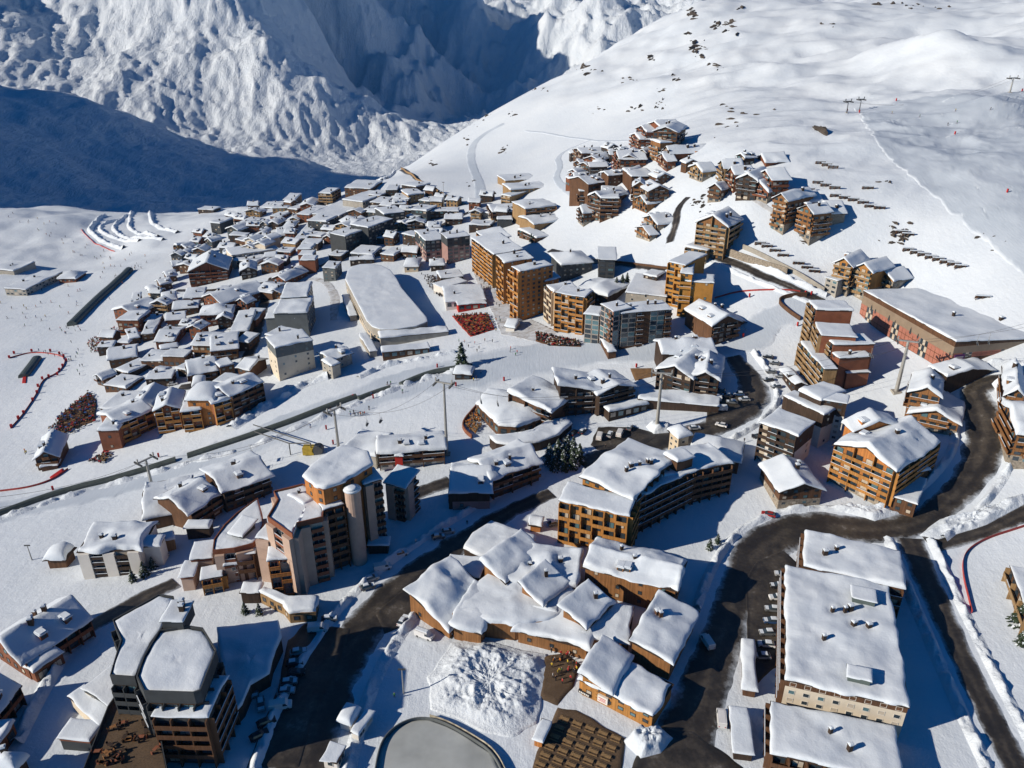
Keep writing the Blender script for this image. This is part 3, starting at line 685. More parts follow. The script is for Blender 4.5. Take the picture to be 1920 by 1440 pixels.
build('low snowy sheds between the brown residence and the pink complex', [
    Wg((295,1018),(328,1010),(335,998),5,'F',0,'tan',fac='NNN', ch=0), Wg((345,990),(392,990),(396,976),6,'F',0,'dark',fac='NNN', ch=0)], 'shed')
# the pink and brown stepped complex
poly_build('stepped pink and brown apartment complex with a round stair turret', [
    ([(570,893),(592,912),(606,917),(647,903),(697,872),(690,848),(645,836),(612,852),(586,874)], 1047, dict(wall='orange', trim='rust', anchor=3, fac='S', snow=.8, seed=81, wob=.5)),
    (*Wg((680,909),(718,898),(712,872),1032)[:4], Wg(0,0,0,0, wall='pink', trim='brown', fac='PPN', ch=0, snow=.5, seed=82, top=(.8,'rust'), anchor='a')[4]),
    (*Wg((718,905),(760,916),(752,880),980)[:4], Wg(0,0,0,0, roof='M', rise=1.5, wall='pink', trim='brown', fac='PPN', ch=0, snow=.5, seed=83, top=(.8,'rust'), anchor='b')[4]),
    ([(504,972),(549,1004),(557,983),(604,972),(606,953),(643,940),(645,932),(598,922),(568,912),(515,925),(523,940)], 1118, dict(wall='pink', trim='rust', fac='P', snow=.45, par=.8, band=.6, seed=84, anchor=1)),
    (*Wg((605,957),(646,945),(646,925),1072)[:4], Wg(0,0,0,0, wall='brown', trim='brown', fac='BNB', ch=0, snow=.5, seed=85, top=(.8,'rust'), anchor='a')[4]),
    (*Wg((540,931),(569,950),(586,941),28.5)[:4], Wg(0,0,0,0, wall='orange', trim='rust', fac='NNN', ch=1, snow=.8, seed=86, floor=4.0)[4]),
    ([(401,1034),(440,1030),(474,1021),(484,1011),(492,985),(491,968),(483,938),(444,966),(423,987),(404,1013)], 15.0, dict(wall='pink', trim='rust', fac='P', snow=.5, par=.7, band=.6, seed=87)),
    (*Wg((478,1008),(508,1012),(510,985),20.0)[:4], Wg(0,0,0,0, wall='pink', trim='brown', fac='PNB', ch=0, snow=.5, seed=88, top=(.9,'rust'))[4]),
    (*Wg((425,1000),(455,1008),(462,975),17.5)[:4], Wg(0,0,0,0, wall='slate', trim='rust', roof='M', rise=1.5, fac='NNN', ch=0, snow=.35, seed=189)[4]),
    (*Wg((500,1052),(546,1046),(545,1020),1120)[:4], Wg(0,0,0,0, wall='pink', trim='orange', fac='IBB', ch=0, snow=.6, seed=89, top=(.9,'rust'), anchor='a')[4]),
    (*Wg((440,1040),(478,1036),(480,1015),12.5)[:4], Wg(0,0,0,0, wall='brown', trim='brown', fac='BBN', ch=0, snow=.5, seed=97, top=(.9,'rust'))[4]),
    (*Wg((355,1050),(398,1045),(402,1012),9.5)[:4], Wg(0,0,0,0, wall='pink', trim='amber', fac='NNB', ch=0, snow=.4, seed=90, top=(.9,'rust'))[4]),
    (*Wg((335,1082),(362,1080),(368,1050),7.5)[:4], Wg(0,0,0,0, wall='pink', trim='amber', fac='NNB', ch=0, snow=.4, seed=91, top=(.9,'rust'))[4]),
    (*Wg((375,1088),(418,1080),(420,1056),7.0)[:4], Wg(0,0,0,0, wall='pink', trim='amber', fac='BBB', ch=0, snow=.7, seed=92, top=(.9,'rust'))[4]),
    (*Wg((418,1062),(455,1056),(455,1034),9.0)[:4], Wg(0,0,0,0, wall='pink', trim='brown', fac='SBN', ch=0, snow=.5, seed=93, top=(.9,'rust'))[4]),
    ([(487,1110),(530,1133),(542,1149),(591,1146),(596,1121),(559,1122),(534,1118),(497,1104)], 4.2, dict(wall='tan', trim='tan', fac='W', snow=.9, seed=94, wob=.5)),
    (*Wg((448,1112),(486,1112),(492,1098),4.5)[:4], Wg(0,0,0,0, wall='dark', fac='NNN', ch=0, snow=.7, seed=95, wob=.5)[4]),
    (*Wg((688,1022),(728,1022),(733,1006),4.0)[:4], Wg(0,0,0,0, wall='dark', fac='NNN', ch=0, snow=.7, seed=96)[4])], 'apartment_block', 'building')
# the timber shopping centre
poly_build('sprawling timber shopping centre with folded snow roofs in the middle front', [
    ([(850,1150),(905,1165),(965,1172),(1040,1160),(1085,1130),(1080,1085),(1000,1055),(930,1070),(885,1105)], 6.8, dict(wall='honey', fac='N', snow=1.0, dome=.8, seed=99, wob=.4)),
    (*Wg((760,1129),(842,1183),(930,1118),1150)[:4], Wg(0,0,0,0, roof='L', rise=4.5, wall='honey', fac='SNN', ch=0, snow=1.3, seed=101, anchor='a', wob=.8)[4]),
    (*Wg((842,1176),(905,1192),(960,1112),5.0)[:4], Wg(0,0,0,0, roof='L', rise=1.5, wall='honey', fac='NNN', ch=0, snow=1.3, seed=102, wob=.8)[4]),
    (*Wg((900,1068),(948,1096),(1010,1030),9.0)[:4], Wg(0,0,0,0, roof='L', rise=3.5, wall='honey', fac='NNN', ch=0, snow=1.1, seed=103, wob=.5)[4]),
    (*Wg((940,1090),(1085,1105),(1102,1042),8.0)[:4], Wg(0,0,0,0, roof='M', rise=1.2, wall='honey', fac='NNN', ch=2, snow=1.2, seed=104, wob=.6)[4]),
    (*Wg((970,1108),(1018,1136),(1068,1092),9.5)[:4], Wg(0,0,0,0, roof='L', rise=3.2, wall='honey', fac='NNN', ch=1, snow=.8, seed=105, wob=.5)[4]),
    (*Wg((890,1135),(1048,1160),(1062,1105),6.0)[:4], Wg(0,0,0,0, roof='F', rise=0, wall='honey', fac='NNN', ch=0, snow=1.2, seed=106, wob=.6)[4]),
    (*Wg((1047,1152),(1100,1182),(1150,1128),9.0)[:4], Wg(0,0,0,0, roof='L', rise=3.2, wall='honey', fac='NNN', ch=1, snow=.9, seed=107, wob=.5)[4]),
    (*Wg((1085,1192),(1180,1208),(1205,1140),6.8)[:4], Wg(0,0,0,0, roof='F', rise=0, wall='honey', fac='NNN', ch=0, snow=1.1, seed=108, wob=.5)[4]),
    (*Wg((963,1182),(1105,1218),(1130,1165),5.0)[:4], Wg(0,0,0,0, roof='M', rise=.8, wall='honey', fac='SNN', ch=0, snow=1.0, seed=109, wob=.8)[4])], 'shop', 'shop')
build('timber hall with a wide smooth snow roof behind the shopping centre', [Wg((1090,1064),(1272,1110),(1300,1055),1132 if False else 12.0,'E',1.8,'honey',fac='SSN', ch=2, snow=1.1, seed=111, wob=.8)], 'hall')
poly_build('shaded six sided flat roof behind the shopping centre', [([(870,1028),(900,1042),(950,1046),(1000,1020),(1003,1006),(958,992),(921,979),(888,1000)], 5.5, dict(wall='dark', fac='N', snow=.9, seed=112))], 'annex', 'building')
build('low shaded annex between the shopping centre and the dark road', [Wg((828,1075),(900,1085),(915,1048),5,'F',0,'brown',fac='NNN', ch=0, snow=.9, seed=113)], 'annex', 'building')
build('timber wing with two snow drifts right of the shopping centre', [Wg((1176,1212),(1262,1246),(1286,1136),8.5,'L',2.0,'honey',fac='NNN', ch=2, chm='brown', snow=1.1, seed=114, wob=.6)], 'shop')
build('timber restaurant with a trampled snow roof above the terrace', [
    Wg((1083,1273),(1225,1345),(1258,1280),1328 if False else 6.0,'F',0,'amber',fac='WNN', ch=0, snow=.6, seed=115, wob=.7),
    Wg((1083,1273),(1148,1302),(1182,1225),7.4,'L',2.2,'amber',fac='WNN', ch=0, snow=.7, seed=116, wob=.5)], 'restaurant', 'restaurant')
# centre right
build('amber balconied block with a folded snow roof beside the shaded street', [
    Wg((1047,938),(1181,968),(1205,935),1013,'F',0,'amber','amber',fac='IBB', ch=0, snow=.7, seed=121, anchor='a', wob=.5),
    Wg((1085,894),(1187,936),(1316,872),20.0,'E',1.2,'amber','brown',fac='WBN', ch=5, snow=.8, seed=122, wob=.6),
    Wg((1172,945),(1318,876),(1290,850),17.5,'F',0,'brown','brown',fac='BBN', ch=2, snow=.8, seed=123, wob=.6),
    Wg((1240,898),(1374,868),(1330,830),16.0,'F',0,'brown','brown',fac='BBN', ch=0, snow=.8, seed=124, wob=.5),
    Wg((1245,851),(1270,868),(1296,852),22.0,'F',0,'brown',fac='NNN', ch=0, snow=.8, seed=125, floor=4.0)], 'apartment_block')
build('house with a square beige stair tower behind the amber block', [
    Wg((1250,805),(1272,822),(1292,810),11.5,'Y',2.2,'beige',fac='WWN', ch=0, snow=.7, seed=126),
    Wg((1290,850),(1390,868),(1330,818),6.5,'H',2.5,'brown',fac='WNN', ch=0, snow=.9, seed=127)], 'house')
build('white block with stepped dark cladding and terraced flat roofs', [
    Wg((1425,792),(1497,818),(1535,792),860,'F',0,'white','dark',fac='BSN', ch=0, snow=.9, seed=131, top=(6,'dark'), anchor='a'),
    Wg((1467,742),(1545,778),(1562,765),17.0,'F',0,'white','dark',fac='NSN', ch=0, snow=.6, seed=132, top=(5,'dark')),
    Wg((1497,732),(1540,752),(1578,730),19.5,'F',0,'white','dark',fac='NSN', ch=0, snow=.9, seed=133, top=(4,'dark')),
    Wg((1541,748),(1590,757),(1604,744),20.5,'F',0,'white','dark',fac='WWN', ch=0, snow=.5, seed=134, top=(5,'dark'))], 'apartment_block')
build('orange timber chalet hotel with rows of balconies beside the right road', [
    Wg((1560,834),(1682,887),(1750,824),962,'G',4.0,'orange','amber',fac='BBB', ch=1, snow=1.1, seed=135, stone=3.0, anchor='b', wob=.5),
    Wg((1600,810),(1690,800),(1700,778),18.5,'G',3.0,'orange',fac='NNN', ch=0, snow=1.1, seed=136),
    Wg((1655,925),(1720,945),(1760,905),5.0,'F',0,'brown',fac='WNN', ch=0, snow=.9, seed=137), Wg((1700,890),(1745,880),(1745,850),6.0,'F',0,'brown',fac='NNN', ch=0, snow=.9, seed=138)], 'hotel')
build('small chalet with a broad gable below the white stepped block', [Wg((1460,925),(1549,920),(1512,866),7.5,'G',3.2,'brown','tan',fac='WNS', ch=2, snow=1.0, seed=139, stone=3)], 'chalet')
build('honey timber chalet pair with deep snow beside the right hand road bend', [
    Wg((1700,775),(1803,798),(1812,758),822,'G',3.2,'honey','honey',fac='TTT', ch=1, snow=1.1, seed=141, stone=2.5, anchor='b'),
    Wg((1702,735),(1768,748),(1792,715),12.0,'G',3.0,'honey',fac='TNT', ch=1, snow=1.1, seed=142)], 'chalet')
build('honey timber chalet cut by the right edge of the photo', [
    Wg((1870,750),(1905,815),(1990,790),9.0,'G',3.0,'honey',fac='TTT', ch=1, snow=1.1, seed=143, stone=2.5),
    Wg((1882,742),(1925,750),(1960,700),9.5,'G',3.0,'honey',fac='TNT', ch=1, snow=1.1, seed=144)], 'chalet')
# mall, stepped tower and the hotels round the square
rt_mall, w_mall = build('huge pink panelled sports hall with one sloping roof and cut-out fir trees', [
    Wg((1617,552),(1790,650),(1990,632),702,'N',2.0,'brown','taupe',fac='KKN', ch=2, snow=.45, seed=151, anchor='b', wob=.15, top=(4.6,'taupe'), o=.3),
    Wg((1776,706),(1868,694),(1858,672),4.0,'G',1.6,'dark',fac='NNN', ch=0, snow=.9, seed=152)], 'hall')
build('stepped tower with honeycomb balconies and brown gable walls beside the sports hall', [
    Wg((1516,564),(1530,581),(1596,577),24.5,'F',0,'rust','tan',fac='BNB', ch=0, snow=.5, seed=153), Wg((1528,604),(1540,628),(1592,606),22.0,'F',0,'rust','tan',fac='BNB', ch=0, snow=.5, seed=154),
    Wg((1543,627),(1562,646),(1634,638),20.0,'F',0,'rust','tan',fac='BNB', ch=0, snow=.5, seed=155), Wg((1552,655),(1574,672),(1636,669),16.5,'F',0,'rust','tan',fac='SNB', ch=1, snow=.5, seed=156),
    Wg((1568,680),(1588,699),(1632,697),732,'F',0,'rust','tan',fac='SNB', ch=2, snow=.12, seed=157, deckm='grey', anchor='b'),
    Wg((1500,640),(1545,692),(1562,680),15.0,'F',0,'tan','tan',fac='BNB', ch=0, snow=.4, seed=158)], 'tower_block')
build('low snowy hut at the foot of the honeycomb tower', [Wg((1462,692),(1490,722),(1505,712),4,'E',1,'dark',fac='WNN', ch=0, seed=159)], 'shed')
build('ochre tower with a blank front wall beside the blue shaded field', [
    Wg((1284,527),(1340,531),(1361,517),594,'F',0,'ochre','ochre',fac='SNI', ch=0, snow=.5, seed=161, anchor='a'),
    Wg((1252,490),(1285,497),(1322,476),23.0,'F',0,'ochre','ochre',fac='INI', ch=0, snow=.5, seed=162), Wg((1275,512),(1300,514),(1345,490),22.0,'F',0,'ochre','ochre',fac='INN', ch=0, snow=.5, seed=163)], 'tower_block')
build('brown chalet hotel with two crossing snow roofs right of the glazed block', [
    Wg((1290,578),(1338,612),(1372,585),632,'E',3.2,'brown',fac='WNN', ch=1, snow=1.0, seed=164, anchor='b'), Wg((1335,612),(1392,603),(1376,565),8.0,'G',3.5,'brown',fac='TNN', ch=1, snow=1.0, seed=165)], 'hotel')
build('chocolate brown block with tall glazed bays facing the snowy square', [
    Wg((1125,570),(1150,584),(1192,580),662,'F',0,'rust','brown',fac='ZZI', ch=1, snow=.5, seed=166, anchor='b'), Wg((1165,588),(1262,580),(1255,562),20.0,'F',0,'brown','brown',fac='ZZN', ch=3, snow=.6, seed=167),
    Wg((1095,588),(1125,592),(1135,578),18.0,'F',0,'brown','brown',fac='ZNZ', ch=0, snow=.6, seed=168), Wg((1115,620),(1140,660),(1150,655),3.2,'F',0,'brown',fac='NNN', ch=0, snow=.8, seed=169)], 'apartment_block')
build('mauve tower row with dark slate attic at the far end of the main street', [
    Wg((797,452),(836,448),(845,425),492,'F',0,'mauve','slate',fac='VNV', ch=2, snow=.4, seed=171, top=(6,'slate'), anchor='a'), Wg((838,447),(882,442),(908,428),19.0,'F',0,'mauve','slate',fac='VNN', ch=2, snow=.4, seed=172, top=(5,'slate'))], 'tower_block')
build('longest amber slab with gridded balconies along the main street', [
    Wg((884,446),(925,478),(966,461),542,'M',1.5,'amber','amber',fac='BNB', ch=1, snow=.5, seed=173, anchor='b'), Wg((893,434),(912,452),(945,436),24.0,'M',1.5,'amber',fac='BNB', ch=0, snow=.5, seed=174)], 'tower_block')
build('orange tower with two roof vents, second from the street end', [Wg((930,478),(946,493),(1000,486),29.0,'M',1.0,'orange','amber',fac='ISI', ch=2, snow=.5, seed=175), Wg((945,500),(960,510),(975,505),24.0,'F',0,'orange','amber',fac='IWI', ch=0, snow=.4, seed=176)], 'tower_block')
build('orange tower with one roof step, nearest the plaza pavilion', [
    Wg((958,500),(975,509),(1040,498),33.0,'F',0,'orange','amber',fac='IWI', ch=1, snow=.4, seed=177), Wg((985,517),(1000,531),(1047,521),592,'M',1.2,'orange','amber',fac='ISI', ch=0, snow=.5, seed=178, anchor='b')], 'tower_block')
build('yellow tower with curved balcony bays in front of the orange towers', [
    Wg((1023,534),(1038,548),(1072,530),612,'F',0,'amber','beige',fac='IBI', ch=1, snow=.5, seed=179, anchor='b'), Wg((1040,548),(1097,558),(1112,545),24.0,'F',0,'amber','amber',fac='IIN', ch=1, snow=.6, seed=180)], 'tower_block')
build('red trimmed pavilion restaurant on the plaza', [
    Wg((835,566),(912,562),(900,533),6.0,'F',0,'white',fac='VNV', ch=1, snow=.6, seed=181), Wg((858,572),(912,568),(910,558),4.0,'F',0,'redpaint','redpaint',fac='VNN', ch=0, snow=.5, seed=182), Wg((830,540),(878,528),(865,518),6.0,'F',0,'white',fac='WNN', ch=0, snow=.6, seed=183)], 'restaurant', 'restaurant')
build('small white kiosk with a pitched roof beside the red terrace', [Wg((944,612),(966,615),(972,600),3.0,'E',1.6,'white',fac='NNN', ch=0, snow=.7, seed=184)], 'kiosk', 'kiosk')
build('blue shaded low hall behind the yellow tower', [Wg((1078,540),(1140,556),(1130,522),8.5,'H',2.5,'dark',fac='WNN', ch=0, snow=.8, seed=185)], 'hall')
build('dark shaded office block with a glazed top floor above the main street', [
    Wg((1120,486),(1157,487),(1140,468),522,'M',1.5,'slate',fac='VNV', ch=0, snow=.3, seed=186, anchor='b'), Wg((1052,497),(1115,492),(1100,470),10.0,'H',2.5,'slate',fac='WNN', ch=1, snow=.6, seed=187)], 'office_block')
build('flat snow covered parking deck behind the glazed block', [Wg((1172,548),(1250,556),(1252,518),6.0,'F',0,'conc',fac='SNN', ch=0, snow=.3, seed=188)], 'parking_deck', 'car park')
build('white grey tower with a blank parapet wall beside the piste', [
    Wg((497,632),(515,653),(576,626),716,'F',0,'cream','grey',fac='SSI', ch=1, snow=.6, seed=191, top=(4.5,'grey'), anchor='b'), Wg((496,627),(530,634),(532,612),19.0,'F',0,'cream','grey',fac='NNI', ch=1, snow=.7, seed=192)], 'tower_block')
build('stepped grey slab with two flat roofs behind the white grey tower', [
    Wg((512,588),(576,586),(576,556),19.5,'F',0,'grey',fac='NVN', ch=0, snow=.9, seed=193), Wg((525,558),(577,556),(585,530),22.0,'F',0,'grey',fac='NVN', ch=0, snow=.7, seed=194), Wg((496,597),(552,596),(552,588),16.5,'F',0,'grey',fac='NNN', ch=0, snow=.8, seed=195)], 'tower_block')
build('small stone house with two snowy roofs beside the piste and the white tower', [
    Wg((620,676),(664,662),(655,641),8.0,'E',1.0,'conc','grey',fac='WWW', ch=1, snow=.8, seed=196), Wg((601,676),(622,687),(630,676),712,'F',0,'conc','grey',fac='WNW', ch=0, snow=.8, seed=197, anchor='b')], 'house')
# the oval sports hall
rt_ar, loc_ar = poly_build('pale oval arena with a smooth flat snow roof at the village centre', [
    ([(648,524),(652,508),(660,500),(675,496),(695,495),(715,498),(732,507),(743,522),(752,540),(800,596),(801,603),(780,611),(745,616),(712,617),(698,612),(688,602)], 11.0, dict(wall='beige', trim='conc', fac='V', snow=.35, seed=201, band=3.4, wob=.05)),
    (*Wg((712,634),(842,622),(840,612),4.0)[:4], Wg(0,0,0,0, wall='conc', fac='NNN', ch=0, snow=.8, seed=202)[4]),
    (*Wg((716,660),(806,652),(802,642),4.2)[:4], Wg(0,0,0,0, wall='brown', trim='brown', fac='VNN', ch=0, snow=.7, seed=203)[4]),
    (*Wg((640,552),(655,592),(662,588),4.5)[:4], Wg(0,0,0,0, wall='conc', fac='NNN', ch=0, snow=.5, seed=204)[4]),
    (*Wg((672,625),(692,660),(704,652),4.0)[:4], Wg(0,0,0,0, wall='conc', fac='NNN', ch=0, snow=.5, seed=205)[4])], 'arena', 'sports hall')
# brown residence along the left piste
build('long orange brown residence with curving balconies above the left piste', [
    Wg((181,808),(222,806),(258,775),848,'F',0,'rust','amber',fac='SNN', ch=1, snow=.8, seed=211, anchor='a'), Wg((220,797),(290,768),(268,742),13.0,'E',2.0,'rust','amber',fac='INN', ch=1, snow=.8, seed=212),
    Wg((285,772),(340,766),(335,735),14.5,'G',2.5,'rust','amber',fac='INN', ch=1, snow=.8, seed=213), Wg((338,772),(378,768),(372,742),13.0,'F',0,'rust','amber',fac='INN', ch=0, snow=.8, seed=214),
    Wg((345,752),(402,752),(400,722),17.0,'D',3.0,'orange','amber',fac='SNN', ch=0, snow=.9, seed=215), Wg((396,758),(436,746),(432,718),14.0,'E',1.5,'rust','amber',fac='INN', ch=0, snow=.8, seed=216),
    Wg((430,744),(496,716),(478,694),14.0,'E',2.0,'rust','brown',fac='BNN', ch=1, snow=.8, seed=217), Wg((398,716),(426,720),(432,700),14.0,'F',0,'rust',fac='NNN', ch=0, snow=.8, seed=218)], 'apartment_block')
build('timber chalet alone on the piste edge left of the brown residence', [Wg((60,864),(112,857),(150,815),886,'G',3.2,'brown','honey',fac='TNN', ch=1, snow=1.0, seed=219, anchor='a'), Wg((74,876),(108,872),(106,862),2.6,'F',0,'brown',fac='NNN', ch=0, snow=.7, seed=220)], 'chalet')
# curved roofs above the piste
poly_build('fan shaped block with one domed snow roof in front of the curved roofs', [
    ([(894,757),(915,732),(945,735),(985,745),(1036,757),(1030,778),(972,801),(935,797)], 822, dict(wall='brown', trim='brown', fac='B', snow=.9, seed=221, anchor=6, dome=2.5, wob=.5))], 'apartment_block', 'building')
build('terraced block with three sweeping snow roofs below the piste', [
    Wg((950,748),(1035,775),(1060,735),9.5,'L',3.0,'brown',fac='BNN', ch=1, snow=1.0, seed=222), Wg((1045,738),(1132,734),(1104,702),13.0,'L',3.5,'dark','dark',fac='BBN', ch=1, snow=1.1, seed=223),
    Wg((1120,742),(1195,724),(1172,690),11.0,'G',2.5,'dark',fac='BNN', ch=2, snow=1.0, seed=224), Wg((1142,772),(1217,757),(1212,744),4.0,'F',0,'dark',fac='VNN', ch=0, snow=.8, seed=225)], 'apartment_block')
poly_build('low curved annex with a scalloped snow roof below the fan shaped block', [([(918,818),(930,830),(965,835),(1010,828),(1047,815),(1072,795),(1060,786),(1030,790),(1000,808),(960,818)], 4.0, dict(wall='dark', fac='N', snow=.9, seed=226))], 'annex', 'building')
build('dark timber hotel with sagging snow roofs behind the central lift pylon', [
    Wg((1228,692),(1300,712),(1340,675),752,'G',3.5,'dark','dark',fac='BBB', ch=2, snow=1.1, seed=227, anchor='b'), Wg((1290,708),(1352,716),(1368,672),10.0,'G',3.0,'dark',fac='BNN', ch=2, snow=1.1, seed=228),
    Wg((1240,665),(1345,662),(1360,635),11.0,'E',2.5,'dark',fac='NNN', ch=3, snow=1.1, seed=229), Wg((1195,748),(1350,762),(1360,742),3.5,'F',0,'dark',fac='NNN', ch=0, snow=.9, seed=230)], 'hotel')
build('snowy lift workshop with a red stair tower between pylons', [
    Wg((640,845),(705,856),(712,812),8.0,'F',0,'conc',fac='SNN', ch=1, snow=.9, seed=231), Wg((705,852),(838,842),(836,808),9.0,'E',1.5,'white','brown',fac='BNN', ch=2, snow=.8, seed=232, top=(2.5,'brown')), Wg((738,856),(756,855),(754,845),8.5,'F',0,'redpaint',fac='NNN', ch=0, snow=.6, seed=233)], 'apartment_block')
build('mauve walled chalet with a drooping snow roof beside the dark street', [Wg((842,925),(923,924),(898,868),960,'E',3.5,'mauve','dark',fac='SNB', ch=1, snow=1.1, seed=234, top=(3.5,'dark'), anchor='a')], 'chalet')
build('dark chalet under a puffy snow roof right of the mauve walled chalet', [Wg((920,902),(1018,868),(975,830),10.0,'E',3.0,'dark','brown',fac='BSN', ch=2, snow=1.3, seed=235, wob=.6)], 'chalet')
# ---- the smaller houses; labels for those without one are written from their look and nearest landmark further down
SMALL = []
def S(a, b, c, base, roof='G', rise=2.5, wall='brown', fac='TTT', label=None, name='chalet', extra=(), **k):
    rt, ws = build(label or '?', [Wg(a, b, c, base, roof, rise, wall, fac=fac, **k)] + [Wg(*e[:4], **e[4]) for e in extra], name)
    if not label: SMALL.append((rt, wall, roof, name))
    return rt
# chalets on the right hand slope
S((1416,296),(1435,305),(1471,300),316,'G',3,'red',ch=0,label='highest detached red brown chalet, alone at the upper end of the slope chalets')
S((1290,313),(1317,323),(1345,320),344,'G',3,'tan',ch=0,stone=3); S((1345,307),(1357,316),(1391,312),10,'G',3,'tan'); S((1362,321),(1377,328),(1413,325),9,'G',3,'red')
S((1421,325),(1447,338),(1482,336),8.5,'G',3.2,'red',ch=0,label='red brown chalet directly below the highest chalet, with a roof hatch'); S((1379,335),(1422,341),(1424,325),9,'G',3,'dark')
S((1325,353),(1353,358),(1377,354),383,'G',3,'brown',stone=3,anchor='a'); S((1400,352),(1441,361),(1472,353),386,'G',4,'rust',stone=3,anchor='b',trim='red',label='bright red chalet with a broad gable in the lower chalet row')
rt = build('honey chalet with two gables and a stone garage floor beside the hairpin path', [Wg((1447,371),(1478,378),(1500,360),12,'G',3,'honey',fac='TTT',stone=4), Wg((1462,368),(1492,381),(1530,372),409,'G',3.5,'honey',fac='TTT',stone=4,anchor='b')])
rt = build('honey double chalet at the lower right end of the slope chalets', [Wg((1494,391),(1526,402),(1535,388),11,'G',3,'honey',fac='TTT',stone=3), Wg((1528,386),(1552,401),(1577,393),428,'G',3.5,'honey',fac='TTT',stone=3,anchor='b')])
build('wide peach coloured chalet hotel with a clock gable and stone terrace', [Wg((1303,417),(1366,427),(1403,412),488,'G',4.5,'honey','tan',fac='BBB',anchor='b',st=3), Wg((1318,432),(1345,438),(1352,428),9,'G',2.5,'salmon','tan',fac='WNW',ch=0), Wg((1284,462),(1326,470),(1330,452),5,'F',0,'tan',fac='BNB',ch=0,stone=3)], 'hotel')
build('three gabled timber lodge on a concrete base above the sports hall', [
    Wg((1560,493),(1600,502),(1632,487),13.5,'G',3.2,'amber','tan',fac='TTT',stone=5,ch=0), Wg((1598,502),(1637,513),(1668,497),13.5,'G',3.2,'amber','tan',fac='TNT',stone=5,ch=0), Wg((1635,513),(1676,528),(1713,521),556,'G',3.2,'amber','tan',fac='TTT',stone=5,ch=0,anchor='b'),
    Wg((1547,519),(1572,527),(1590,515),7,'F',0,'conc',fac='VNW',ch=0,snow=.3)], 'hotel')
build('topmost cluster of tall red brown chalets joined under many small gables', [
    Wg((1190,241),(1212,248),(1240,233),14,'G',3,'red',fac='TTT'), Wg((1222,246),(1272,249),(1266,236),18,'G',3,'brown',fac='TTT'), Wg((1180,253),(1199,262),(1213,257),11,'G',2.5,'red',fac='TTT',ch=0), Wg((1219,262),(1238,268),(1246,262),14,'F',0,'honey',fac='TTT',ch=0), Wg((1214,232),(1238,238),(1248,228),16,'G',2.5,'red',fac='NNN',ch=0)])
rt_str, w_str = build('dark red chalet block with a bright orange stair stripe', [Wg((1240,282),(1256,289),(1312,276),313,'G',3.5,'red','brown',fac='TBT',anchor='b')])
S((1148,284),(1160,299),(1196,280),11,'G',3,'red'); S((1157,299),(1201,301),(1196,286),10,'G',3,'brown'); S((1231,292),(1250,303),(1263,298),325,'G',3,'red',anchor='b')
S((1065,322),(1082,325),(1084,315),9,'G',2,'red'); S((1082,309),(1104,312),(1103,303),10,'G',2,'brown'); S((1092,298),(1124,302),(1128,291),11,'G',2.5,'red'); S((1074,305),(1090,308),(1096,300),9,'G',2,'brown'); S((1090,288),(1134,286),(1138,276),8,'E',2,'brown')
S((1063,327),(1078,329),(1080,319),346,'G',2,'red',anchor='a'); S((1103,346),(1163,337),(1150,323),8,'E',3,'brown',fac='TNN'); S((1184,331),(1230,330),(1226,315),6,'F',0,'brown',fac='WNN',ch=0); S((1086,358),(1106,358),(1108,346),10,'F',0,'brown',fac='TNT')
S((1101,367),(1130,374),(1150,357),13,'G',3,'brown'); S((1125,371),(1162,372),(1166,350),403,'F',0,'brown',fac='BBN',anchor='b'); S((1081,391),(1093,400),(1120,397),428,'G',2.5,'brown',anchor='b',stone=3)
S((1185,350),(1214,351),(1246,345),10,'G',3,'honey'); S((1215,359),(1258,357),(1250,345),8,'G',3,'brown'); S((1187,372),(1213,383),(1238,376),403,'G',3,'honey',anchor='b')
build('honey chalet standing on a stone foot at the lower edge of the slope village', [Wg((1203,408),(1233,422),(1262,415),438,'G',3.2,'honey',fac='TTT',stone=4,anchor='b'), Wg((1190,426),(1218,441),(1233,437),456,'G',2.5,'honey',fac='TTT',stone=3,ch=0,anchor='b')])
S((1140,330),(1185,326),(1190,318),5,'E',1.5,'brown',fac='WNN',ch=0); S((1172,322),(1186,324),(1192,316),7,'G',2,'brown'); S((1195,285),(1212,287),(1216,280),7,'G',2,'tan')
# tan flats under the chalets
build('uppermost tan flats with a stepped snow roof left of the chalets', [Wg((947,339),(1008,335),(1005,324),350,'F',0,'tan','honey',fac='BNN',anchor='a')], 'apartment_block')
build('second tan flats below the uppermost, with dark arcades', [Wg((957,356),(1028,351),(1020,340),376,'F',0,'tan','honey',fac='BBN',anchor='a'), Wg((940,365),(958,368),(966,356),8,'F',0,'tan',fac='BNB',ch=0)], 'apartment_block')
build('third row of tan flats with a bluish roof edge, two blocks long', [Wg((922,398),(975,396),(972,381),418,'F',0,'tan','brown',fac='BNB',anchor='a'), Wg((984,392),(1044,386),(1035,371),10,'F',0,'tan','honey',fac='BBN')], 'apartment_block')
build('lowest tan flats with a white roof and a curved balcony terrace', [Wg((1001,421),(1068,412),(1052,396),440,'E',1.2,'tan','conc',fac='BBB',anchor='a'), Wg((972,430),(1006,446),(1022,438),3.5,'F',0,'brown',fac='BNB',ch=0)], 'apartment_block')
